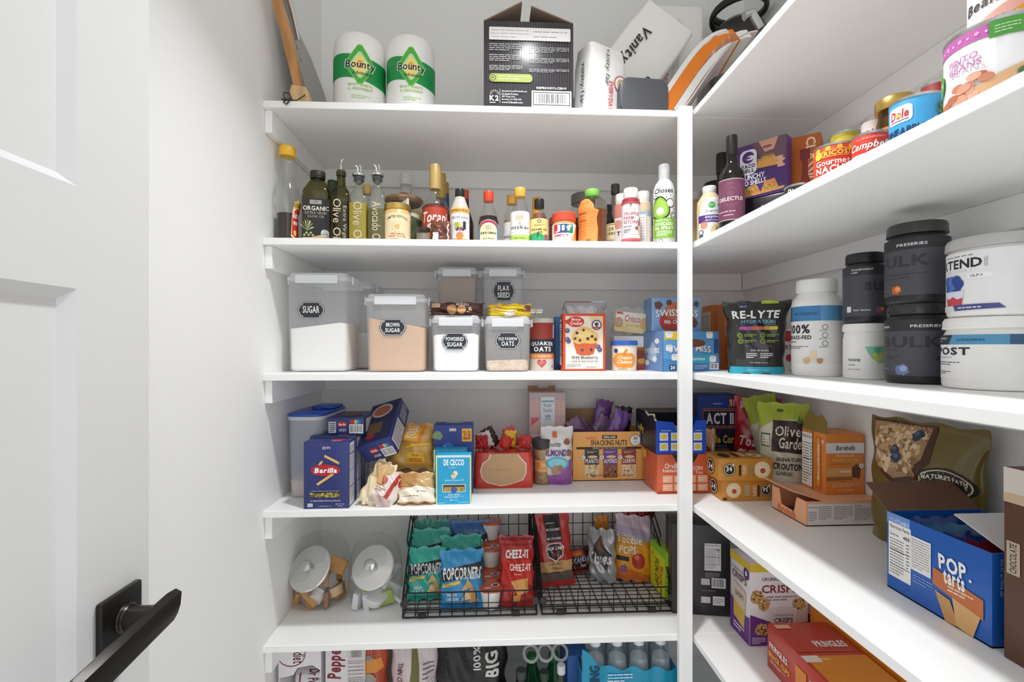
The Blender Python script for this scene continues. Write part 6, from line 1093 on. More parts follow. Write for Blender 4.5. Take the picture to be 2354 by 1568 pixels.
def crisp(lab, x0, y0, w, d, h, rz, base, up):
    t = T('crisp_carton', lab, 'cracker box', (x0 + w / 2 * math.cos(rz) - d / 2 * math.sin(rz), y0 + w / 2 * math.sin(rz) + d / 2 * math.cos(rz), base), rz, 'orange crisp cartons')
    t.part('carton', box(-w / 2, w / 2, -d / 2, d / 2, 0, h, .0012), CRI); c = t.face('F', w, d, h)
    def logo(x, s=1): c.ell(x, .5, .115 * s, .115 * s * c.W / c.H, '2e241c'); c.ell(x, .5, .102 * s, .102 * s * c.W / c.H, 'efe6d6'); c.ell(x, .5, .09 * s, .09 * s * c.W / c.H, '2e241c'); c.txt('34', x - .06, .42, x + .045, .66, 'f4efe6', b=2, rot=0 if up else 180); c.dot(x + .07, .72, .018, 'f4efe6')
    def dish(x): c.ell(x, .5, .155, .155 * c.W / c.H, 'ead2a4'); c.ell(x, .5, .13, .13 * c.W / c.H, 'f0deb8'); c.poly([(x - .05, .4), (x + .06, .35), (x + .05, .62), (x - .04, .66)], 'f3eee6'); c.ell(x + .01, .46, .05, .05 * c.W / c.H, 'c0502c')
    if up: logo(.2); dish(.8); c.rect(.37, .22, .41, .72, '2e241c'); c.txt('CRISPS', .44, .25, .51, .72, 'f1e4cc', b=1, rot=90); c.rect(.56, .25, .66, .7, '8a6a3c'); c.lines(.56, .25, .66, .7, 6, 'd8b26c', .4)
    else: dish(.24); logo(.9); c.rect(.73, .2, .77, .74, '2e241c'); c.txt('CRISPS', .63, .22, .70, .74, 'f1e4cc', b=1, rot=-90); c.rect(.46, .25, .57, .76, 'b8a484'); c.rr(.02, .04, .1, .16, .01, '3a2e24')
    c = t.face('L', w, d, h); c.ell(.5, .5, .26, .38, '2e241c'); c.ell(.5, .5, .23, .33, 'efe6d6'); c.ell(.5, .5, .2, .29, '2e241c'); c.txt('34', .36, .36, .64, .64, 'f4efe6', b=2)
    c = t.face('T', w, d, h); c.ell(.2, .4, .1, .24, '2e241c'); c.ell(.78, .4, .13, .25, 'efdcb4'); c.ell(.78, .4, .05, .1, 'c0502c'); c.rect(.4, .2, .45, .7, '2e241c'); c.rect(.5, .2, .6, .7, 'e0c48c')
    return t
crisp('orange crisp carton lying at the bottom of its pair', .648, 1.322, .138, .10, .0585, rad(-1), B4 + .0005, False)
crisp('orange crisp carton lying on top of its pair', .634, 1.312, .150, .10, .0600, rad(-2.5), B4 + .0600, True)
LIME = M('a9b93a', rough=.3, kind='foil', var=.04)
p = at_z(1780, 1178, B4)
t = pouch('crouton_bag', 'green-topped crouton bag leaning at the back of its pair', 'snack bag', (.893, 1.445, B4 + .004), .092, .282, .05, M('c9c6b0', rough=.28, kind='foil'), seed=35, foot=.5, rz=rad(-24), ry=rad(-13)); c = t.c; c.rect(.0, .8, 1, 1, 'a3b438'); c.poly([(0, .7), (1, .8), (0, .85)], 'a3b438'); c.ell(.55, .9, .07, .02, '4a4a2c'); c.rr(.2, .48, .5, .62, .01, 'dcd9c8')
t = pouch('crouton_bag', 'green-topped crouton bag at the front of its pair', 'snack bag', (.842, 1.355, B4 + .0006), .128, .268, .06, M('d6d2bf', rough=.28, kind='foil'), seed=36, foot=.5, rz=rad(-30), ry=rad(0)); c = t.c; c.rect(0, .84, 1, 1, 'a9b93a'); c.poly([(0, .72), (.3, .82), (1, .85), (0, .86)], 'a9b93a'); c.ell(.45, .92, .07, .018, '5a5a34'); c.poly([(.26, .5), (1, .48), (1, .82), (.3, .82)], '3a2c26'); c.txt('Olive', .34, .66, .86, .77, 'efe6dc', b=1, sh=.15); c.txt('Garden', .42, .53, .96, .65, 'efe6dc', b=1, sh=.15); c.txt('SIGNATURE', .36, .4, .9, .44, '2e2a26', b=1); c.txt('CROUTONS', .3, .31, .95, .38, '2e2a26', b=2); c.txt('GARLIC', .36, .25, .7, .29, '2e2a26', b=1); c.rr(.05, .54, .24, .68, .01, '5a5a4a'); c.rr(.06, .55, .23, .67, .01, 'dcd9c8'); c.ell(.7, .1, .25, .08, 'e8e4dc'); scatter(c, .5, .04, .95, .14, 8, ['b9a24a', '8a9a5a'], .03)
for k in range(3): c.poly([(.78 + .05 * k, .8), (.84 + .06 * k, .9 - .03 * k), (.86 + .04 * k, .8)], '5a7a34')
# protein bar cartons
x0, x1, y0, y1, h = .757, .938, 1.125, 1.264, .0585; w, d = x1 - x0, y1 - y0; PEA = M('f0b48c', rough=.4, var=.02)
t = T('bar_display_tray', 'peach protein bar display carton lying open with cut-out side', 'box', ((x0 + x1) / 2, (y0 + y1) / 2, B4 + .0005), 0)
t.part('front_panel', box(-w / 2, w / 2, -d / 2, -d / 2 + .002, 0, h), PEA, smooth=0); t.part('back_panel', box(-w / 2, w / 2, d / 2 - .002, d / 2, 0, h), PEA, smooth=0); t.part('end_panel', box(w / 2 - .002, w / 2, -d / 2 + .002, d / 2 - .002, 0, h), PEA, smooth=0); t.part('floor_panel', box(-w / 2, w / 2, -d / 2, d / 2, 0, .002), PEA, smooth=0)
g = prism([(-d / 2 + .002, 0), (d / 2 - .002, 0), (d / 2 - .002, h), (d * .28, h), (d * .22, h * .38), (-d * .16, h * .34), (-d * .24, h), (-d / 2 + .002, h)], 0, .002); t.part('cutout_panel', move(g, Matrix.Translation((-w / 2 + .002, 0, 0)) @ Matrix.Rotation(rad(90), 4, 'Z')), PEA, smooth=0)
t.part('lid_panel', box(-w * .28, w / 2, -d / 2, d / 2, h + .0002, h + .002), PEA, smooth=0); t.part('lid_flap', move(box(-.078, 0, -d / 2, d / 2, 0, .0018), Matrix.Translation((-w * .28, 0, h + .0004)) @ Matrix.Rotation(rad(18), 4, 'Y')), PEA, smooth=0)
c = t.face('F', w, d, h); c.rect(.02, .05, .98, .9, 'e3d9d4'); c.txt('Nutrition Facts', .03, .74, .16, .8, '3a3432', b=1); c.lines(.03, .2, .14, .6, 6, '6a6460', .35); c.lines(.17, .25, .34, .82, 8, '6a6460', .3); c.lines(.38, .25, .56, .82, 8, '6a6460', .3); c.rect(.57, .4, .63, .8, 'c9c2be'); c.txt('Barebells', .66, .78, .76, .84, '5a5450', b=0); c.lines(.66, .2, .94, .74, 10, '7a746e', .3)
c = t.face('L', w, d, h); c.txt('Barebells', .18, .06, .72, .36, 'd8804a', b=1, sh=.25)
for k in range(3): bg = Bag(.03, .09, .012, seed=60 + k, nx=6, nz=8); t.part('protein_bar', move(bg.geo(), Matrix.Translation((-w * .3 + .032 * k, -.045, .012)) @ Matrix.Rotation(rad(-90), 4, 'X')), M('2f3560', rough=.3, kind='foil'), smooth=60)
x0, x1, y0, y1, h2 = .838, .936, 1.170, 1.262, .150; w, d = x1 - x0, y1 - y0; AP = M('e0883c', rough=.4, var=.03)
t = T('protein_bar_carton', 'orange protein bar carton standing on the peach tray, lid open', 'box', ((x0 + x1) / 2, (y0 + y1) / 2, B4 + .0615), 0); t.part('carton', box(-w / 2, w / 2, -d / 2, d / 2, 0, h2, .001), AP)
t.part('lid_flap', move(prism([(-d / 2, 0), (d / 2, 0), (d * .44, .03), (d * .16, .046), (d * .08, .04), (-d * .12, .04), (-d * .2, .046), (-d * .46, .04)], 0, .0015), Matrix.Translation((-w / 2, 0, h2)) @ Matrix.Rotation(rad(-90), 4, 'Z') @ Matrix.Rotation(rad(-12), 4, 'X')), M('8a7434', rough=.5), smooth=0)
c = t.face('F', w, d, h2); c.rect(0, .68, 1, .85, 'e4e2e2'); c.txt('Barebells', .26, .73, .76, .81, '2a2624', b=1, sh=.15); c.txt('PROTEIN BAR', .28, .62, .74, .655, 'f4dcc0', b=1); c.txt('PEANUT BUTTER', .18, .54, .86, .59, 'dfc24a', b=1); c.lines(.12, .49, .92, .515, 1, 'c9583c', .6); c.rect(.02, .3, .68, .44, 'dca364'); c.txt('Barebells', .36, .36, .64, .41, 'f6efe4', b=1, sh=.15); c.poly([(.68, .28), (.88, .26), (.92, .46), (.8, .5), (.68, .44)], '6a3f24'); c.poly([(0, .22), (.7, .24), (.7, .28), (0, .28)], '9a6a34'); c.dot(.92, .47, .06, 'f1efea'); c.txt('4', .9, .45, .94, .49, '3a3432'); c.lines(.15, .12, .86, .19, 3, 'f0d2b0', .35); c.txt('20G PROTEIN', .3, .05, .7, .08, 'f0d2b0', b=0)
c = t.face('L', w, d, h2); c.facts(.02, .03, .46, .95); c.rect(.46, 0, .49, 1, '7a6a2c'); c.rr(.62, .04, .82, .92, .03, 'c9762c'); c.poly([(.66, .1), (.78, .1), (.78, .9), (.66, .9)], 'ea9a4c'); c.txt('Barebells', .69, .2, .76, .8, 'f6efe4', b=1, rot=90); c.dot(.9, .86, .055, 'f1efea'); c.txt('4', .88, .84, .92, .88, '3a3432')
# granola bag against the right wall
t = pouch('granola_bag', 'olive granola bag with oat and berry picture leaning on the right wall', 'snack bag', (.898, .962, B4 + .0006), .245, .272, .065, M('6b5a22', rough=.28, kind='foil', var=.08), seed=37, foot=.6, rz=rad(-84), rx=rad(0), wr=1.6); c = t.c
c.poly([(.04, .98), (.62, .98), (.66, .72), (.55, .58), (.36, .5), (.2, .56), (.12, .7)], '4a2a1c'); c.poly([(.05, .96), (.58, .97), (.6, .74), (.5, .6), (.36, .55), (.22, .6), (.14, .72)], 'a8845c'); scatter(c, .12, .6, .56, .94, 46, ['d4b48a', '8a6440', 'c49c70', 'e2c8a0'], .032, 5)
for a, b_ in ((.32, .76), (.35, .71), (.5, .9)): blob(c, a, b_, .045, '2f3a52', int(a * 40)); c.dot(a - .01, b_ + .01, .018, '5a6f94')
c.ell(.78, .60, .2, .11, '1f1a14'); c.ell(.78, .60, .18, .095, 'd9cdb0'); c.ell(.78, .60, .17, .087, '1f1a14'); c.txt("NATURE'S PATH", .63, .61, .93, .66, 'e6dcc4', b=2, arc=.35); c.ell(.78, .58, .1, .04, '9a6a6c')
# toaster pastry carton, open, and the brown carton at the frame edge
x0, x1, y0, y1, h = .712, .885, .655, .836, .134; w, d = x1 - x0, y1 - y0; PB = M('1c5cb4', rough=.32, var=.03)
t = T('toaster_pastry_carton', 'large blue toaster pastry carton with torn open top flaps', 'box', ((x0 + x1) / 2, (y0 + y1) / 2, B4 + .0005), 0)
for nm, g in (('side_panel', box(-w / 2, -w / 2 + .002, -d / 2, d / 2, 0, h)), ('side_panel', box(w / 2 - .002, w / 2, -d / 2, d / 2, 0, h)), ('end_panel', box(-w / 2 + .002, w / 2 - .002, -d / 2, -d / 2 + .002, 0, h)), ('end_panel', box(-w / 2 + .002, w / 2 - .002, d / 2 - .002, d / 2, 0, h)), ('floor_panel', box(-w / 2, w / 2, -d / 2, d / 2, 0, .002))): t.part(nm, g, PB, smooth=0)
t.part('back_flap', move(box(-w / 2, w / 2, 0, .062, -.002, 0), Matrix.Translation((0, d / 2, h)) @ Matrix.Rotation(rad(38), 4, 'X')), M('6a4a38', rough=.7), smooth=0)
t.part('end_flap', move(box(-w * .36, w / 2, 0, .085, -.002, 0), Matrix.Translation((0, -d / 2, h)) @ Matrix.Rotation(rad(20), 4, 'X')), M('e2dfdf', rough=.5), smooth=0)
R = random.Random(3)
for k in range(4): bg = Bag(.10, .07, .022, seed=70 + k, wr=1.5, nx=10, nz=10); t.part('foil_packet', move(bg.geo(), Matrix.Translation((-.005, d * .38 - .036 * k, h * .42)) @ Matrix.Rotation(rad(-14), 4, 'X')), (M('2a4a94', rough=.22, kind='foil'), M('2f6f9a', rough=.22, kind='foil'), M('24408a', rough=.22, kind='foil'), M('a81f34', rough=.22, kind='foil'))[k], smooth=60)
c = t.face('L', w, d, h); c.rect(0, .86, .26, 1, '6f94d4'); c.txt('2.5 VITAMINS', .03, .88, .25, .94, 'dce6f6', b=0); c.facts(.02, .18, .27, .88); c.rect(.03, .70, .265, .775, 'f3f2ee'); c.txt('Calories', .035, .72, .14, .755, '2a2a2a', b=1); c.txt('400', .19, .715, .26, .765, '2a2a2a', b=2); c.rect(.275, .4, .48, .82, 'eceae8'); c.lines(.285, .43, .47, .8, 12, '8a8886', .3); c.lines(.3, .25, .5, .36, 3, '8fb0e0', .3)
c.poly([(.5, .36), (.94, .24), (.94, .46), (.5, .56)], 'c8703a'); c.txt('POP', .55, .58, .80, .76, 'f6f5f6', b=2, sh=-.1); c.dot(.835, .6, .012, 'f6f5f6'); c.txt('tarts', .6, .44, .79, .6, 'f6f5f6', b=2, sh=-.1); c.lines(.64, .36, .86, .44, 2, 'f4e4d6', .4); c.poly([(.52, .3), (.66, .27), (.74, .02), (.62, .0)], 'c9965c'); c.poly([(.68, .32), (.92, .26), (.86, .0), (.72, .02)], 'dcab70')
c = t.face('F', w, d, h); c.txt('SEE TORN FLAP FOR', .06, .55, .16, .95, 'a8c0e8', b=0, rot=90); c.txt('NET WT 27 OZ', .1, .05, .18, .5, 'a8c0e8', b=0, rot=90); c.rr(.4, .78, .6, .9, .02, 'a8c0e8'); c.poly([(.4, .5), (.9, .4), (.9, .1), (.6, .2)], 'c8803c')
t = T('brown_snack_carton', 'tall brown carton with cream top at the right edge of the frame', 'box', (.792, .572, B4 + .0005), rad(0)); w, d, h = .165, .13, .262; t.part('carton', box(-w / 2, w / 2, -d / 2, d / 2, 0, h, .001), '5a3826'); c = t.face('L', w, d, h); c.rect(0, .86, 1, 1, 'd8cfc4'); c.rect(0, .82, 1, .87, 'c9b090'); c.rr(.03, .45, .16, .62, .01, 'b8a898'); c.txt('CHOCOLATE', .06, .46, .13, .61, '3a2418', b=1, rot=90); t.face('F', w, d, h).rect(0, .86, 1, 1, 'd8cfc4')
# ------------------------------------------------------------------ fifth shelf: glass jars, wire baskets
B5 = ST[5]
def cookie_jar(label, px, yb, lid_px, items, seed):
    x, y, r, D, ac = rnd(px[0], px[1], S=5, yb=yb)
    t = T('cookie_jar', label, 'jar', (x, y, B5 + .0006), -ac * .6, 'slant-mouth glass jars'); R = random.Random(seed)
    sec = [(r * 1.5, r * 1.5, r * .7, 0), (r * 1.84, r * 1.84, r * .85, .01), (r * 2, r * 2, r * .92, .05), (r * 2, r * 2, r * .94, .10), (r * 1.86, r * 1.86, r * .9, .145), (r * 1.45, r * 1.4, r * .7, .178, 0, r * .12), (r * .8, r * .7, r * .35, .190, 0, r * .22)]
    t.part('glass', loft(sec, n=6), CLEAR)
    L_ = at_y(lid_px[0], lid_px[1], y - r * .72); lc = Vector((L_.x - x, L_.y - y, L_.z - B5)); rl = lid_px[2]
    m = Matrix.Rotation(ac * .6, 4, 'Z') @ Matrix.Translation(lc) @ Matrix.Rotation(lid_px[3], 4, 'Z') @ Matrix.Rotation(rad(52), 4, 'X')
    t.part('neck', move(turn([(rl * .86, -.035), (rl * .88, -.01), (rl * .95, -.002)], n=9, cap0=False, cap1=False), m), CLEAR)
    LM = M('dedddb', rough=.2, metal=.7, var=.01)
    lid = t.part('lid', move(turn([(rl * .9, -.004), (rl, -.003), (rl * 1.01, .0), (rl * .97, .003), (rl * .8, .0045), (rl * .3, .008), (rl * .22, .009)], n=12), m), LM)
    t.part('knob', move(turn([(.006, .006), (.006, .012), (.014, .016), (.018, .022), (.017, .028), (.009, .033)], n=8), m), CHROME, parent=lid)
    for k, (nm, col, s) in enumerate(items):
        a = 6.28 * (k * .382 % 1); q = R.uniform(.45, .66) * r; z = .014 + .006 * k; s = s * 1.3
        if k < 7: a = -math.pi * (.06 + .145 * k); q = .66 * r; z = .012 + .008 * (k % 2)
        mm = Matrix.Translation((q * math.cos(a), q * math.sin(a) * .9, z + .012)) @ Matrix.Rotation(R.uniform(-.9, .9), 4, 'X') @ Matrix.Rotation(R.uniform(0, 3), 4, 'Z') @ Matrix.Rotation(R.uniform(-.7, .7), 4, 'Y')
        if nm == 'sauce_cup': g = move(turn([(s * .8, -s * .5), (s, s * .4), (s * 1.12, s * .5)], n=4), mm)
        elif nm == 'cutlery': g = move(tube([(-s, 0, 0), (0, 0, .002), (s, 0, 0)], .005, 5), mm)
        else: g = move(box(-s, s, -s * .25, s * .25, -s * .7, s * .7, .0025, 1), mm)
        t.part(nm, g, col if not isinstance(col, str) else M(col, rough=.35))
    return t
its = [('sauce_packet', 'c98a48', .022), ('sauce_cup', 'e8c49c', .02), ('sauce_packet', '9a6a50', .024), ('sauce_cup', 'e9e6e2', .018), ('sauce_packet', 'd49a58', .024), ('sauce_packet', '8a7468', .022), ('sauce_packet', 'd8a460', .026), ('sauce_cup', 'dcae86', .022), ('sauce_packet', 'b87838', .024), ('sauce_packet', 'e6dccb', .022), ('sauce_packet', 'a87444', .024), ('sauce_packet', 'c88a44', .026), ('sauce_cup', 'e4bd95', .022), ('sauce_packet', 'd69c56', .024), ('sauce_packet', 'b9843f', .024)]
cookie_jar('slant-mouth glass jar of brown sauce packets by the left wall', (656, 808), 1412, (712, 1307, .066, rad(-22)), its, 4)
its = [('napkin_packet', 'eceae8', .026), ('cutlery', 'f0efee', .04), ('sauce_packet', 'b4c46a', .024), ('sauce_cup', 'efedec', .026), ('napkin_packet', 'e4e4e6', .026), ('napkin_packet', 'dcdce0', .028), ('cutlery', 'eeeeee', .04), ('sauce_packet', '9ab05a', .022), ('napkin_packet', 'e8e8ea', .028), ('sauce_packet', 'd8d8da', .024), ('napkin_packet', 'e8e8ea', .026), ('sauce_packet', '8fa652', .024), ('napkin_packet', 'e0e0e4', .026)]
cookie_jar('slant-mouth glass jar of white packets next to the wire basket', (801, 926), 1410, (857, 1304, .064, rad(-14)), its, 9)

WIRE = M('1b1918', rough=.4, metal=.4, var=.03)
def basket(label, x0, x1, yf, dp):
    t = T('wire_basket', label, 'basket', ((x0 + x1) / 2, yf, B5 + .0006), 0, 'black wire baskets'); w = x1 - x0; hw = w / 2
    hf, hb = .074, .245; rw, rt = .0014, .0026
    zf = .012
    def prof(y):   # height of the side at depth y
        u = y / dp
        return hf + (hb - hf) * (0 if u < .06 else min(1, ((u - .06) / .8)) ** .8)
    g = [tube([(-hw, 0, 0.003), (hw, 0, 0.003), (hw, dp, .003), (-hw, dp, .003)], rt, 6, closed=True), tube([(-hw, 0, zf + .012), (hw, 0, zf + .012)], rt, 6)]
    t.part('base_frame', join(*g), WIRE)
    n = 11; t.part('floor_grid', join(*[tube([(-hw + w * k / n, 0, .006), (-hw + w * k / n, dp, .006)], rw, 5) for k in range(1, n)], *[tube([(-hw, dp * k / 12, .0045), (hw, dp * k / 12, .0045)], rw, 5) for k in range(1, 12)]), WIRE)
    t.part('front_grid', join(*[tube([(-hw + w * k / n, 0, .004), (-hw + w * k / n, -.002, hf)], rw, 5) for k in range(1, n)], tube([(-hw, 0, .04), (hw, 0, .04)], rw, 5)), WIRE)
    t.part('front_rail', tube([(-hw, 0, .004), (-hw, -.001, hf - .012), (-hw + .010, -.002, hf), (hw - .010, -.002, hf), (hw, -.001, hf - .012), (hw, 0, .004)], .002, 6), WIRE)
    t.part('back_grid', join(*[tube([(-hw + w * k / n, dp, .004), (-hw + w * k / n, dp, hb)], rw, 5) for k in range(1, n)], *[tube([(-hw, dp, hb * k / 6), (hw, dp, hb * k / 6)], rw, 5) for k in range(1, 6)], tube([(-hw, dp, 0), (-hw, dp, hb), (hw, dp, hb), (hw, dp, 0)], .002, 6)), WIRE)
    for s in (-1, 1):
        X = s * hw; gs = [tube([(X, 0, .004), (X, dp * .02, hf)] + [(X, y, prof(y)) for y in [dp * k / 12 for k in range(1, 13)]], .0022, 6)]
        for k in range(1, 9): y = dp * k / 9; gs.append(tube([(X, y, .004), (X, y, prof(y))], rw, 5))
        for k in range(1, 6):
            z = hb * k / 6; ys = [dp * q / 40 for q in range(41) if prof(dp * q / 40) >= z]
            gs.append(tube([(X, (ys[0] if ys else dp * .9) if z > hf else 0, z), (X, dp, z)], rw, 5))
        t.part('side_grid', join(*gs), WIRE)
        t.part('handle', tube([(X, dp * .40, prof(dp * .40)), (X + s * .006, dp * .40, prof(dp * .40) + .022), (X + s * .006, dp * .66, prof(dp * .66) + .026), (X, dp * .66, prof(dp * .66))], .0022, 6), WIRE)
        t.part('hook', move(turn([(.010, 0), (.011, .003), (.006, .006)], n=5), Matrix.Translation((X - s * .004, -.002, .044)) @ Matrix.Rotation(rad(90), 4, 'X')), M('3a3634', rough=.35, metal=.5))
    for fx in (-.36, .34): t.part('foot_clip', box(w * fx - .012, w * fx + .012, -.004, .004, -.0002, .016, .002, 1), BLACKP)
    return t
YBK = 1.412
bx0, bx1 = at_y(926, HY, YBK).x, at_y(1234, HY, YBK).x
basket('left black wire basket full of chip bags', bx0, bx1, YBK, .285)
cx0, cx1 = at_y(1246, HY, YBK).x, at_y(1546, HY, YBK).x
basket('right black wire basket with candy bags and jerky', cx0, cx1, YBK, .285)
ZB = B5 + .0105
def chip(lab, px, yb, ytop, Y, col, blue, lean=-20, seed=1, rz=0):
    p = at_y(px, HY, Y); dep = Y * math.cos(TH) + p.x * math.sin(TH); h = (yb - ytop) / F * dep * 1.06; w = h * .80
    t = pouch('chip_bag', lab, 'snack bag', (p.x, Y, ZB), w, h, .036, M(col, rough=.22, kind='foil', var=.04), rx=rad(lean), rz=rad(rz), seed=seed, wr=1.5, group='teal and blue chip bags', zig=True); c = t.c
    k1, k2 = ('2f8fc4', '1f6fb0') if blue else ('5cc0ac', '2f9a88')
    c.poly([(.02, .66), (.98, .78), (.98, .56), (.02, .46)], '1f2330'); c.txt('POPCORNERS', .06, .49, .96, .70, 'f1f1ee', b=2, sh=.1)
    c.txt('POP', .06, .49, .26, .615, k1, b=2, sh=.1) if False else None
    c.poly([(.04, .36), (.45, .43), (.45, .48), (.04, .42)], 'ecc85a'); c.lines(.08, .395, .4, .425, 1, '5a4a1c', .5)
    for j, (a, b_) in enumerate(((.62, .38), (.7, .26), (.6, .2), (.76, .16))): c.poly([(a - .13, b_ - .06), (a + .14, b_ - .03), (a + .02, b_ + .11)], ('e0b87c', 'd2a266', 'e8c894', 'c9955a')[j])
    c.txt(('WHITE', 'SEA')[not blue], .14, .22, .38, .27, 'e6f2f0', b=1); c.txt(('CHEDDAR', 'SALT')[not blue], .12, .15, .42, .20, 'e6f2f0', b=1); c.rect(.02, .03, .98, .08, k2); c.rr(.74, .5, .9, .58, .02, 'a8c8d8')
    return t
TE, BU = '2fa695', '2a8fc6'
chip('rearmost teal chip bag, tucked against the basket back', 1003, 1330, 1206, 1.632, '1f8f7c', False, lean=-7, seed=81)
chip('dark blue chip bag at the back of the left basket', 1075, 1330, 1208, 1.628, '1f5fa0', True, lean=-7, seed=82)
chip('second teal chip bag from the front at basket left', 985, 1350, 1230, 1.577, TE, False, lean=-12, seed=83, rz=6)
chip('teal chip bag behind the front blue bag', 1062, 1362, 1247, 1.545, TE, False, lean=-14, seed=84, rz=6)
chip('front teal sea salt chip bag at basket left', 982, 1372, 1266, 1.498, '35b09e', False, lean=-17, seed=85, rz=5)
chip('front bright blue chip bag in the left basket', 1062, 1404, 1284, 1.440, BU, True, lean=-18, seed=86, rz=4)
# snack cups
def cup(lab, Y, lev):
    p = at_y(1128, HY, Y); hh = .0585; t = T('snack_cup', lab, 'cup', (p.x, Y, ZB + lev * (hh + .0016)), rad(4), 'white snack cups with red lids'); r = .0325
    t.part('cup', turn([(r * .72, 0), (r * .74, .002), (r * .98, hh - .004)], n=8), WHITEP); t.part('foil_lid', loft([(r * 2.12, r * 2.12, r * .8, hh - .004), (r * 2.16, r * 2.16, r * .8, hh - .002), (r * 2.1, r * 2.1, r * .8, hh)], n=4), M('d05a34', rough=.3, kind='foil'))
    c = Canvas(t, lambda x, y, e: (-r + 2 * r * x, -r + 2 * r * y, hh + e), 2 * r, 2 * r); c.ell(.72, .6, .2, .14, 'f1efea'); c.ell(.72, .6, .13, .09, '2a2f5a'); c.rect(.2, .3, .5, .42, 'e8e2dc'); c.rect(.2, .7, .5, .76, 'e88a64')
cup('red-lidded snack cup at the basket front', 1.450, 0); cup('red-lidded snack cup, second on the basket floor', 1.523, 0)
for Y, lev, w_ in ((1.592, 0, 'third on the basket floor'), (1.661, 0, 'last on the basket floor'), (1.592, 1, 'front of the middle layer'), (1.661, 1, 'rear of the middle layer'), (1.661, 2, 'topmost of its stack')): cup('red-lidded snack cup, ' + w_, Y, lev)
def cheez(lab, px, Y, yb, yt, seed, lean):
    p = at_y(px, HY, Y); h = (yb - yt) / F * Y * 1.05
    t = pouch('cracker_bag', lab, 'snack bag', (p.x, Y, ZB), h * .53, h, .034, M('b02422', rough=.2, kind='foil', var=.05), rx=rad(lean), seed=seed, wr=1.5, zig=True); c = t.c; c.rect(.04, .3, .96, .66, 'c22a22'); c.txt('CHEEZ-IT', .16, .68, .84, .8, 'f4efec', b=2); c.txt('CHEEZ-IT', .26, .5, .92, .6, 'f4efec', b=2); c.lines(.4, .44, .7, .46, 1, 'f4efec', .5); c.poly([(.3, .36), (.8, .4), (.84, .22), (.5, .16)], 'dda35c'); c.poly([(.36, .16), (.6, .18), (.56, .08), (.34, .08)], 'd9924a'); c.rect(.04, .93, .96, .97, '7a1418'); c.rect(.04, .86, .96, .88, '8a1a1e')
    return t
cheez('front red cracker bag at the right of the left basket', 1190, 1.445, 1404, 1258, 91, -16)
cheez('red cracker bag behind the front cracker bag', 1190, 1.50, 1380, 1262, 92, -14)
# right basket
p = at_y(1281, HY, 1.565); t = pouch('jerky_bag', 'red and black beef jerky bag at the left of the right basket', 'snack bag', (p.x, 1.56, ZB), .118, .228, .035, M('b32a26', rough=.24, kind='foil', var=.04), rx=rad(-9), ry=rad(-4), rz=rad(3), seed=93, wr=1.2, zig=True); c = t.c; c.rect(.28, .62, .72, .98, '211c1c'); c.txt('100 CALORIES', .3, .77, .7, .8, 'e8e4e0', b=1); c.txt('100 CALORIES', .3, .65, .7, .68, 'e8e4e0', b=1); c.lines(.32, .86, .68, .88, 1, 'c9c4be', .5); c.poly([(.34, .6), (.66, .6), (.76, .55), (.72, .42), (.5, .35), (.28, .42), (.24, .55)], 'e6dcd4'); c.poly([(.35, .59), (.65, .59), (.74, .545), (.7, .43), (.5, .37), (.3, .43), (.26, .545)], '33181a'); c.txt('JACK LINKS', .24, .5, .78, .555, 'f4f0ec', b=2); c.poly([(.42, .47), (.58, .47), (.5, .41)], '8a2430'); c.rect(.04, .22, .96, .36, 'c9a06a'); c.txt('BEEF JERKY', .3, .3, .7, .34, '2a2220', b=1); c.txt('ORIGINAL', .36, .25, .64, .285, '2a2220', b=1); c.rect(.04, .09, .96, .22, '6a5450'); c.lines(.3, .2, .74, .22, 1, '1c1818', .8)
p = at_y(1340, HY, 1.66); t = pouch('cookie_pack', 'small dark red cookie pack behind the jerky bag', 'snack bag', (p.x, 1.655, ZB), .088, .082, .028, M('4a221e', rough=.22, kind='foil'), rx=rad(-9), rz=rad(4), ry=rad(-8), seed=94, wr=1.4); c = t.c; c.rect(.1, .7, .6, .92, 'c84a2c'); c.txt('Hello', .2, .74, .5, .88, 'f0b83a', b=1, sh=.2); c.txt('PANDA', .2, .45, .8, .68, 'bcd4ec', b=2); c.txt('Choco', .4, .28, .64, .4, 'f1ece8', b=1, sh=.2); c.dot(.8, .4, .12, 'b98450'); c.dot(.8, .4, .06, '5a2a1c'); c.dot(.06, .5, .08, 'b98450'); c.rect(.05, .02, .95, .14, 'a83a34')
p = at_y(1384, HY, 1.60); t = pouch('candy_bag', 'silver candy bag turned sideways in the right basket', 'snack bag', (p.x, 1.585, ZB), .10, .165, .05, M('b2b2b4', rough=.2, metal=.35, kind='foil', var=.06), rx=rad(-8), ry=rad(-7), rz=rad(-38), seed=95, wr=2.0); c = t.c; c.poly([(.2, .5), (.8, .25), (.95, .55), (.5, .85)], '4a3f3e'); c.txt('Kisses', .16, .36, .92, .58, 'efeeee', b=2, sh=.1); c.poly([(.45, .75), (.55, .9), (.75, .6), (.6, .58)], '6a4a3c')
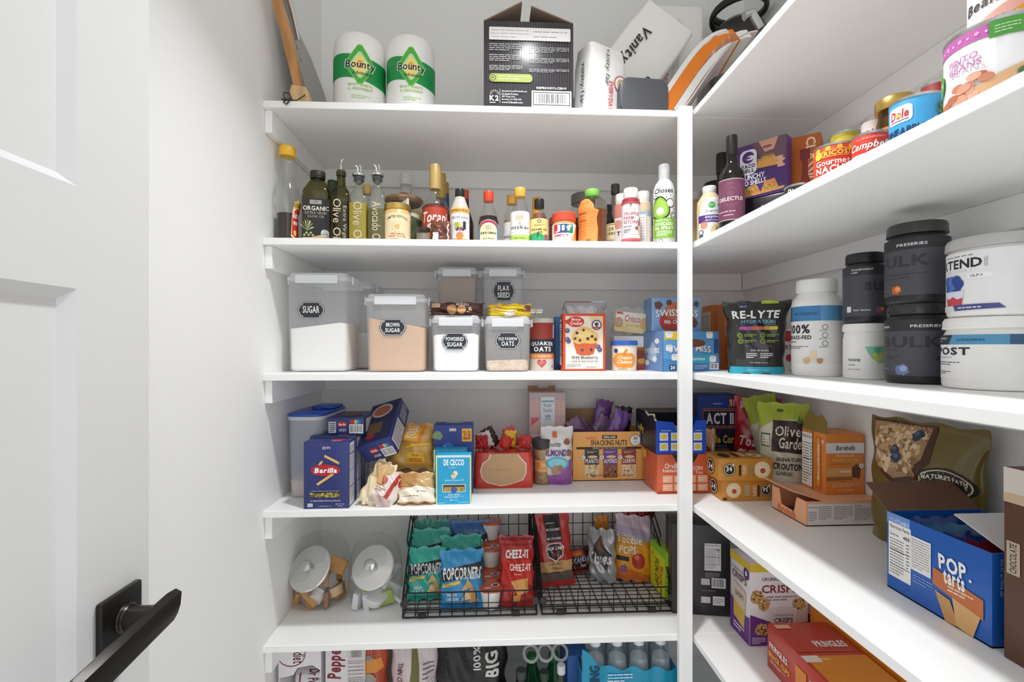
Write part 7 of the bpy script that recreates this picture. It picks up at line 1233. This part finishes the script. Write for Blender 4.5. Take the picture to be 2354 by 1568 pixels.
p = at_y(1450, HY, 1.60); t = pouch('lollipop_bag', 'orange lollipop bag with clear lilac top', 'snack bag', (p.x, 1.592, ZB), .128, .205, .05, M('c8b4c0', rough=.18, kind='foil', var=.05), rx=rad(-11), ry=rad(5), rz=rad(-6), seed=96, wr=1.6, foot=.4); c = t.c; c.poly([(.02, .0), (.98, .0), (.98, .6), (.02, .68)], 'e59a22'); c.txt('Tootsie', .0, .56, .7, .7, '2c2624', b=2); c.txt('Tootsie', .005, .565, .69, .695, 'f6f3f0', b=1); c.txt('POPS', .1, .4, .56, .54, '2c2624', b=2); c.txt('POPS', .105, .405, .55, .535, 'f6f3f0', b=1); c.rr(.04, .3, .36, .37, .02, '2c2624'); c.dot(.62, .32, .19, 'b8382c'); c.dot(.58, .37, .06, 'd8705c'); c.poly([(.02, .0), (.98, .0), (.98, .1), (.6, .16), (.02, .2)], 'd8702c'); blob(c, .25, .18, .1, '8a5a7a', 3); c.poly([(.02, .74), (.98, .64), (.98, .74), (.02, .84)], 'b4a0b8')
p = at_y(1437, HY, 1.66); t = pouch('candy_bag', 'red candy bag leaning at the back of the right basket', 'snack bag', (p.x, 1.668, ZB), .12, .235, .03, M('b0222a', rough=.2, kind='foil'), rx=rad(-3), ry=rad(14), rz=rad(-4), seed=97, wr=1.3); t.c.poly([(.4, .7), (.6, .74), (.56, .86)], 'c98a6a'); t.c.lines(.6, .6, .9, .72, 3, 'd8a0a0', .4)
p = at_y(1384, HY, 1.675); t = pouch('candy_bag', 'small orange wrapper corner behind the silver bag', 'snack bag', (p.x, 1.674, ZB), .05, .185, .02, M('d08a2c', rough=.3, kind='foil'), rx=rad(-2), rz=rad(10), seed=98)
xq = at_y(1526, HY, 1.462).x; w, d, h = .026, .115, .142
t = T('candy_carton', 'narrow yellow-green candy carton at the right end of the basket', 'box', (xq + .013, 1.462 + d / 2, ZB), rad(3)); t.part('carton', box(-w / 2, w / 2, -d / 2, d / 2, 0, h, .001), 'a9d42c'); c = t.face('L', w, d, h); c.rect(0, 0, 1, .88, 'd9dc2a'); c.rect(0, .86, 1, 1, '7ac83a'); c.txt('FUN DIP', .35, .12, .6, .7, '2a2418', b=1, rot=-90); c.txt('SOUR', .64, .2, .84, .62, 'c8382c', b=1, rot=-90); c.poly([(.72, .6), (.9, .66), (.86, .5)], 'd8542c'); blob(c, .2, .75, .07, 'b8a83a', 2); c = t.face('F', w, d, h); c.rect(0, 0, 1, 1, '9fd03a'); c.txt('CANDY', .3, .3, .7, .7, 'c8582c', b=1, rot=90)
# ---- fifth shelf, right-hand run
A, N_, w, rz = corner((1545, 1410), (1679, 1419), 5); t = T('black_carton', 'tall matte black carton with printed nutrition panel behind the post', 'box', boxat(A, N_, .10, B5 + .0005), rz); h = .262; d = .10
t.part('carton', box(-w / 2, w / 2, -d / 2, d / 2, 0, h, .0015), M('2b2a2c', rough=.3, var=.05)); c = t.face('F', w, d, h); c.rect(0, .9, 1, .905, '3a393c'); c.facts(.56, .50, .84, .8, 'd2d0d4'); c.txt('150', .76, .72, .82, .745, '2a2a2a'); c.lines(.57, .42, .82, .48, 4, 'a8a6aa', .35); c.bars(.68, .31, .92, .42, 7, 'd2d0d4'); c.rr(.5, .34, .65, .41, .01, 'b8b6ba'); c.lines(.52, .27, .86, .285, 1, '8a888c', .5); c.rr(.5, .14, .66, .21, .01, 'c9c7cb'); c.rect(.7, .12, .9, .22, 'd2d0d4'); c.lines(.72, .14, .88, .2, 3, '8a888c', .4)
x0, x1, y0, y1, h = .682, .838, 1.238, 1.338, .214; w, d = x1 - x0, y1 - y0
t = T('cracker_crisp_carton', 'white, yellow and purple cracker crisps carton on the right shelf', 'box', ((x0 + x1) / 2, (y0 + y1) / 2, B5 + .0005), 0); t.part('carton', box(-w / 2, w / 2, -d / 2, d / 2, 0, h, .001), 'e2dcdf')
def cluster(c, x, y, r, seed): blob(c, x, y, r, 'b98f58', seed); scatter(c, x - r * .7, y - r * .7 * c.W / c.H, x + r * .7, y + r * .7 * c.W / c.H, 12, ['e2c48c', '8a6434', 'd4b070'], r * .22, seed)
c = t.face('F', w, d, h); c.poly([(0, 0), (1, 0), (1, .28), (.5, .25), (.15, .34), (0, .38)], '6a2f84'); c.rect(0, .9, 1, 1, 'd9b832'); c.txt('CRUNCHMASTER', .2, .79, .84, .83, '3a2f34', b=1); c.txt('CRISPS', .2, .64, .82, .74, '7a2a34', b=1); c.lines(.28, .54, .8, .61, 2, '8a7a80', .4)
for k, (a, b_) in enumerate(((.12, .6), (.24, .5), (.2, .2), (.85, .5))): cluster(c, a, b_, .11, k)
c.poly([(.36, .12), (.78, .12), (.8, .46), (.34, .46)], 'ddd4d4'); c.txt('CRUNCHMASTER', .4, .36, .74, .385, '4a3f44', b=0); c.txt('CRISPS', .41, .28, .73, .34, '2a2226', b=1); c.lines(.03, .03, .26, .11, 4, 'd8cce0', .5)
c = t.face('L', w, d, h); c.rect(0, .9, 1, 1, 'd9b832'); c.poly([(0, 0), (1, 0), (1, .34), (.6, .28), (0, .42)], '6a2f84'); c.rr(.72, .78, .98, .92, .1, '5a2f78'); c.txt('6', .8, .82, .9, .89, 'ffffff', b=2); c.txt('CRUNCHMASTER', .1, .8, .7, .83, '5a4a50', b=0); c.txt('CRISPS', .12, .69, .86, .78, '6a3a30', b=1); c.poly([(.2, .2), (.74, .14), (.84, .6), (.2, .64)], 'd8c8b4'); c.poly([(.2, .2), (.74, .14), (.76, .36), (.2, .4)], 'd9b44a'); c.txt('CRISPS', .28, .48, .72, .54, '4a3f3a', b=1); c.lines(.2, .05, .75, .14, 2, 'e8d8f0', .5)
x0, x1, y0, y1, h = .680, .826, .78, 1.16, .104; w, d = x1 - x0, y1 - y0
t = T('chip_cup_carton', 'long red and orange chip cup carton at the shelf front', 'box', ((x0 + x1) / 2, (y0 + y1) / 2, B5 + .0005), rad(-1)); t.part('carton', box(-w / 2, w / 2, -d / 2, d / 2, 0, h, .001), M('c23a2a', rough=.3, var=.04))
c = t.face('T', w, d, h); c.rect(.0, .69, 1, .695, '7a1f18'); c.rect(.05, .1, 1, .66, 'dd8a24'); c.txt('PRINGLES', .4, .74, .9, .80, 'f1ece8', b=2); c.lines(.2, .62, .5, .64, 1, 'f0d8b8', .5); c.poly([(.4, .1), (.85, .1), (.95, .3), (.32, .3)], 'cfc9c4'); c.txt('R', .58, .16, .68, .24, 'd86a3a'); 
for k in range(4): c.ell(.45 + .1 * k, .36 + .03 * (k % 2), .14, .03, 'e9b84a')
c.rect(.06, .93, .3, .97, 'e8b89a'); c.rect(.0, .60, .25, .66, 'e8e0d8')
c = t.face('L', w, d, h); c.txt('PRINGLES', .03, .5, .22, .64, 'f1ece8', b=2); c.txt('SNACK CUPS', .02, .3, .24, .42, 'ecc23a', b=2); c.lines(.04, .18, .2, .26, 2, 'f0d0c0', .4); c.poly([(.3, .1), (.4, .1), (.4, .75), (.3, .75)], 'e08a34'); c.txt('18', .43, .5, .5, .72, 'f1ece8', b=2); c.rect(.54, .1, .62, .6, 'e6ded8')
t = T('chip_cup_carton', 'orange chip carton lying against the right wall', 'box', (.888, 1.06, B5 + .0005), rad(0)); t.part('carton', box(-.05, .05, -.17, .17, 0, .112, .001), M('dd8220', rough=.3, var=.05)); c = t.face('T', .1, .34, .112); c.ell(.4, .8, .3, .07, 'ecc05a'); c.ell(.5, .6, .3, .07, 'e8b040'); c.rect(0, 0, 1, .2, 'c8c2bc'); c.rect(0, .2, 1, .3, 'a83020'); t.face('L', .1, .34, .112).ell(.4, .6, .1, .2, 'ecc05a')
t = pouch('red_carton_pack', 'red snack pack standing behind the cracker crisps carton', 'snack bag', (.885, 1.29, B5 + .0005), .085, .15, .04, M('b8342c', rough=.3, kind='foil'), rz=rad(-10), foot=.7, seed=99); t.c.rect(.1, .4, .9, .6, 'f0e6dc')
# ------------------------------------------------------------------ lowest shelf: drinks
B6 = ST[6]
x0, yf, w, h = fitb(640, 738, 1500, 6, Y=1.365); d = .20; h = .305
t = T('soda_carton', 'white soda carton torn open at the end, cans showing', 'soda case', (x0, yf + d / 2, B6 + .0005), 0)
PW = M('e3dfe2', rough=.35, var=.02)
for nm, g in (('side_panel', box(-w / 2, -w / 2 + .002, -d / 2, d / 2, 0, h)), ('side_panel', box(w / 2 - .002, w / 2, -d / 2, d / 2, 0, h)), ('back_panel', box(-w / 2 + .002, w / 2 - .002, d / 2 - .002, d / 2, 0, h)), ('top_panel', box(-w / 2, w / 2, -d / 2, d / 2, h - .002, h)), ('floor_panel', box(-w / 2, w / 2, -d / 2, d / 2, 0, .002))): t.part(nm, g, PW, smooth=0)
t.part('end_panel', prism([(-w / 2 + .002, h * .74), (-w * .15, h * .765), (-w * .05, h * .83), (w * .3, h * .85), (w / 2 - .002, h * .80), (w / 2 - .002, h - .002), (-w / 2 + .002, h - .002)], -d / 2, -d / 2 + .002), PW, smooth=0)
c = t.face('F', w, d, h); c.ell(.3, .96, .34, .12, '6a1f2c'); c.ell(.3, .96, .32, .11, 'e3dfe2'); c.txt('diet', .34, .87, .62, .97, '5a1420', b=1, rot=-90)
for k, (a, z) in enumerate(((-.012, .10), (.018, .168), (-.012, .03))):
    m = Matrix.Translation((a, 0, z)) @ Matrix.Rotation(rad(90), 4, 'Y') @ Matrix.Translation((0, 0, -.06))
    o = t.part('can', move(turn([(.026, 0), (.033, .006), (.033, .112), (.027, .121)], n=8), m), M('e9e6ea', rough=.25, metal=.2)); 
    cc = Canvas(t, lambda x, y, e, a=a, z=z: (a - .05 + .1 * x, -(.0335 + e) * math.cos(rad(-70 + 140 * y)), z + (.0335 + e) * math.sin(rad(-70 + 140 * y))), .1, .08, L=.005); cc.txt('Dr Pepper', .2, .1, .6, .9, '6a1f2c', b=1, rot=-90); cc.dot(.75, .6, .12, '6a1f2c'); cc.dot(.75, .6, .09, 'e9e6ea'); cc.rect(.05, .2, .09, .8, '8a2a34')
x0, yf, w, h = fitb(742, 832, 1500, 6, Y=1.36); h = .32; d = .14
t = T('soda_carton', 'soda carton with burgundy script turned on its side', 'soda case', (x0 + .004, yf + d / 2, B6 + .0005), rad(3)); t.part('carton', box(-w / 2, w / 2, -d / 2, d / 2, 0, h, .0015), 'ddd8dc'); c = t.F = t.face('F', w, d, h); c.txt('Dr Pepper', .05, .55, .5, 1.0, '7a1f2e', b=2, sh=.2, rot=90); c.rect(.55, .6, .99, .97, 'cfc9c8'); c.bars(.62, .86, .95, .97, 4, 'cfc9c8'); c.lines(.58, .62, .96, .84, 7, '8a8486', .25)
for f in (.84, .76, .68): c.rect(.56, f, .98, f + .004, '6a6466')
p = at_y(862, HY, 1.40)
t = pouch('juice_multipack', 'red and orange wrapped juice multipack beside the soda carton', 'multipack', (p.x, 1.405, B6 + .0005), .075, .30, .09, M('b0482c', rough=.2, kind='foil', var=.15, scale=9), foot=.9, top=.6, seed=101, wr=1.6); t.c.ell(.3, .86, .3, .06, '8a8a84'); t.c.ell(.4, .72, .3, .05, '9a958e'); t.c.poly([(.1, .76), (.9, .8), (.8, .9), (.2, .88)], 'd98a3a')
p = at_y(952, HY, 1.385)
t = pouch('bread_bag', 'clear and white bread bag with olive stripe, upright', 'snack bag', (p.x, 1.40, B6 + .0005), .135, .292, .08, M('cfc2c4', rough=.22, kind='foil', var=.05), foot=.9, top=.25, seed=102, wr=1.8); c = t.c; c.poly([(.38, .5), (.66, .5), (.62, .85), (.55, 1), (.45, 1), (.46, .8)], '6a6a30'); c.txt('THIN CRUST', .16, .6, .28, .86, '6a2a3a', b=1, rot=-90); c.lines(.7, .72, .92, .86, 4, '5a565c', .3); c.rect(.68, .6, .95, .7, 'e0dcdc'); c.lines(.7, .61, .93, .69, 3, '4a464c', .4)
p = at_y(1082, HY, 1.40)
t = pouch('charcoal_bag', 'crumpled black bag with white block lettering', 'bag', (p.x, 1.415, B6 + .0005), .215, .308, .12, M('121314', rough=.36, var=.1), foot=.95, top=.35, seed=103, wr=3.2); c = t.c; c.txt('100%', .54, .76, .64, .93, 'd4d2cc', b=1, rot=90); c.txt('BIG', .7, .70, .88, .88, 'd4d2cc', b=2, rot=90); scatter(c, .12, .6, .5, .9, 14, ['3a3d40', '2a2c30'], .02)
# green bottles in a clear ring carrier
SODA = [(.9, 0), (1, .02), (1, .55), (.8, .68), (.42, .84), (.40, .90)]
def pet(lab, px, ytop, Y, mat, capm, name='soda_bottle', group='green soda bottles', liq=None):
    return bottle(name, lab, 'bottle', px, ytop, 6, SODA, mat, cap=(capm, .44, .90, 1), Y=Y, rc=.42, group=group, liq=liq)
GRN = M('174f2a', rough=.12, var=.05)
g1 = []
for k, (px, yt, Y, lab) in enumerate((((1196, 1250), 1497, 1.47, 'green soda bottle at the left of the ring carrier'), ((1246, 1300), 1494, 1.47, 'green soda bottle at the right of the ring carrier'), ((1170, 1226), 1532, 1.375, 'dark soda bottle in front, left of the ring carrier'), ((1224, 1278), 1536, 1.38, 'dark green soda bottle in front, under the ring carrier'))):
    g1.append(pet(lab, px, yt, Y, (GRN, GRN, M('15181a', rough=.12), M('123018', rough=.12))[k], (M('2a6a3c'), M('2a6a3c'), M('3a3d40'), M('26402c'))[k]))
RINGM = M('c9cfca', kind='plastic', a=.55, rough=.25, var=0)
cx = sum(q.o.location.x for q in g1[:2]) / 2
t = T('ring_carrier', 'cloudy plastic six-pack ring carrier over the green bottles', 'bottle carrier', (cx, 1.425, B6 + .262), rad(2), rx=rad(38)); gs = []
for i in range(3):
    for j in range(2):
        a = [( (i - 1) * .043 + .0205 * math.cos(q), (j - .5) * .046 + .022 * math.sin(q), .0) for q in [6.283 * k / 14 for k in range(14)]]; gs.append(tube(a, .0042, 5, closed=True))
t.part('ring_web', join(*gs), RINGM)
xq, yq, w, h = fitb(1300, 1352, 1507, 6, Y=1.43)
t = T('blue_drink_carton', 'blue drink carton between the soda and the water bottles', 'box', (xq, yq + .045, B6 + .0005), rad(6)); t.part('carton', box(-w / 2, w / 2, -.045, .045, 0, h, .0015), '2f5fa8'); c = t.face('F', w, .09, h); c.rect(.62, .84, .9, .99, 'd6cfc4'); c.rect(.66, .86, .8, .97, '4a4038'); scatter(c, .1, .5, .7, .75, 8, ['1a2c5a'], .03)
pet('clear bottle with pale cap in front of the blue drink carton', (1268, 1312), 1522, 1.365, CLEAR, M('d4d4d6', rough=.3), 'water_bottle', 'clear water bottles', liq=(M('c9d4da', kind='plastic', a=.3, var=0), .7))
# wrapped water bottles
WAT = M('f6fafc', kind='glass', a=.35, var=0)
n = 0
for j, Y in enumerate((1.40, 1.475, 1.55)):
    for i in range(4):
        px = 1362 + 50 * i - 4 * j + 6
        xq = at_y(px, HY, Y).x; n += 1
        col_, row_ = ('first', 'second', 'third', 'fourth')[i], ('front', 'middle', 'rear')[j]
        t = T('water_bottle', f'clear water bottle, {col_} from the left in the {row_} row of the wrapped case', 'bottle', (xq, Y, B6 + .0005), 0, 'clear water bottles'); r = .0305; hh = .30
        P = [(r * .85, 0), (r, .006), (r * .95, .07), (r, .08), (r * .95, .13), (r, .15), (r, .205), (r * .85, .235), (r * .46, .268), (r * .44, .276)]
        t.part('body', turn(P, n=6), WAT); t.part('contents', turn([(a * .93, b + .002) for a, b in P[:8]], n=6), M('f0f4f6', kind='plastic', a=.5, rough=.1, var=0)); t.part('cap', turn([(r * .5, .272), (r * .5, .292), (r * .44, .295)], n=6), M('eef0f2', rough=.3))
xa, xb = at_y(1338, HY, 1.36).x, at_y(1556, HY, 1.36).x
t = T('case_wrap', 'bright blue printed shrink wrap around the water bottles', 'wrap', ((xa + xb) / 2, 1.475, B6 + .0002), 0); w, d = xb - xa, .235
BW = M('1f9fc8', rough=.15, kind='plastic', a=.82, var=.05)
V, Fc = [], []; N_ = 40
for k in range(N_ + 1):
    u = k / N_; x = -w / 2 + w * u; dip = .235 + .05 * max(0, 1 - u * 3.2) ** 1.6 + .006 * math.sin(u * 26) - .012 * u; bul = .004 * abs(math.sin(u * math.pi * 4))
    V += [(x, -d / 2 - bul, 0.001), (x, -d / 2 - bul * 1.5, .1), (x, -d / 2 - bul, dip), (x, -d / 2 - bul + .0012, dip), (x, -d / 2 - bul + .0012, .001)]
for k in range(N_): Fc += [(k * 5 + i, k * 5 + 5 + i, k * 5 + 5 + (i + 1) % 5, k * 5 + (i + 1) % 5) for i in range(5)]
Fc += [(0, 1, 2, 3, 4), tuple(N_ * 5 + i for i in (4, 3, 2, 1, 0))]
t.part('front_sheet', (V, Fc), BW, smooth=50)
t.part('side_sheet', box(-w / 2 - .0012, -w / 2, -d / 2, d / 2, .001, .22), BW, smooth=0); t.part('side_sheet', box(w / 2, w / 2 + .0012, -d / 2, d / 2, .001, .22), BW, smooth=0)
c = Canvas(t, lambda x, y, e: (-w / 2 + w * x, -d / 2 - .0062 - e, .235 * y), w, .235, L=.02); c.txt('SPRING', .07, .62, .18, 1.02, '123a5c', b=2, rot=90); c.lines(.26, .82, .52, .93, 3, 'd8f0f8', .35)
# right run: dark bag in shadow
p = at_x(1612, 1540, .66)
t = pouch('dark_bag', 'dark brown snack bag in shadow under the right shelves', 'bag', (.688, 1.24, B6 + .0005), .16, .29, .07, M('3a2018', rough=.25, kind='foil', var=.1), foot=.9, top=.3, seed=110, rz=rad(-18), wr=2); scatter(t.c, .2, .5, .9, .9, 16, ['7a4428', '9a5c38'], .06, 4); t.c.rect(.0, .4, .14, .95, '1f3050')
for t in THINGS: t.end()
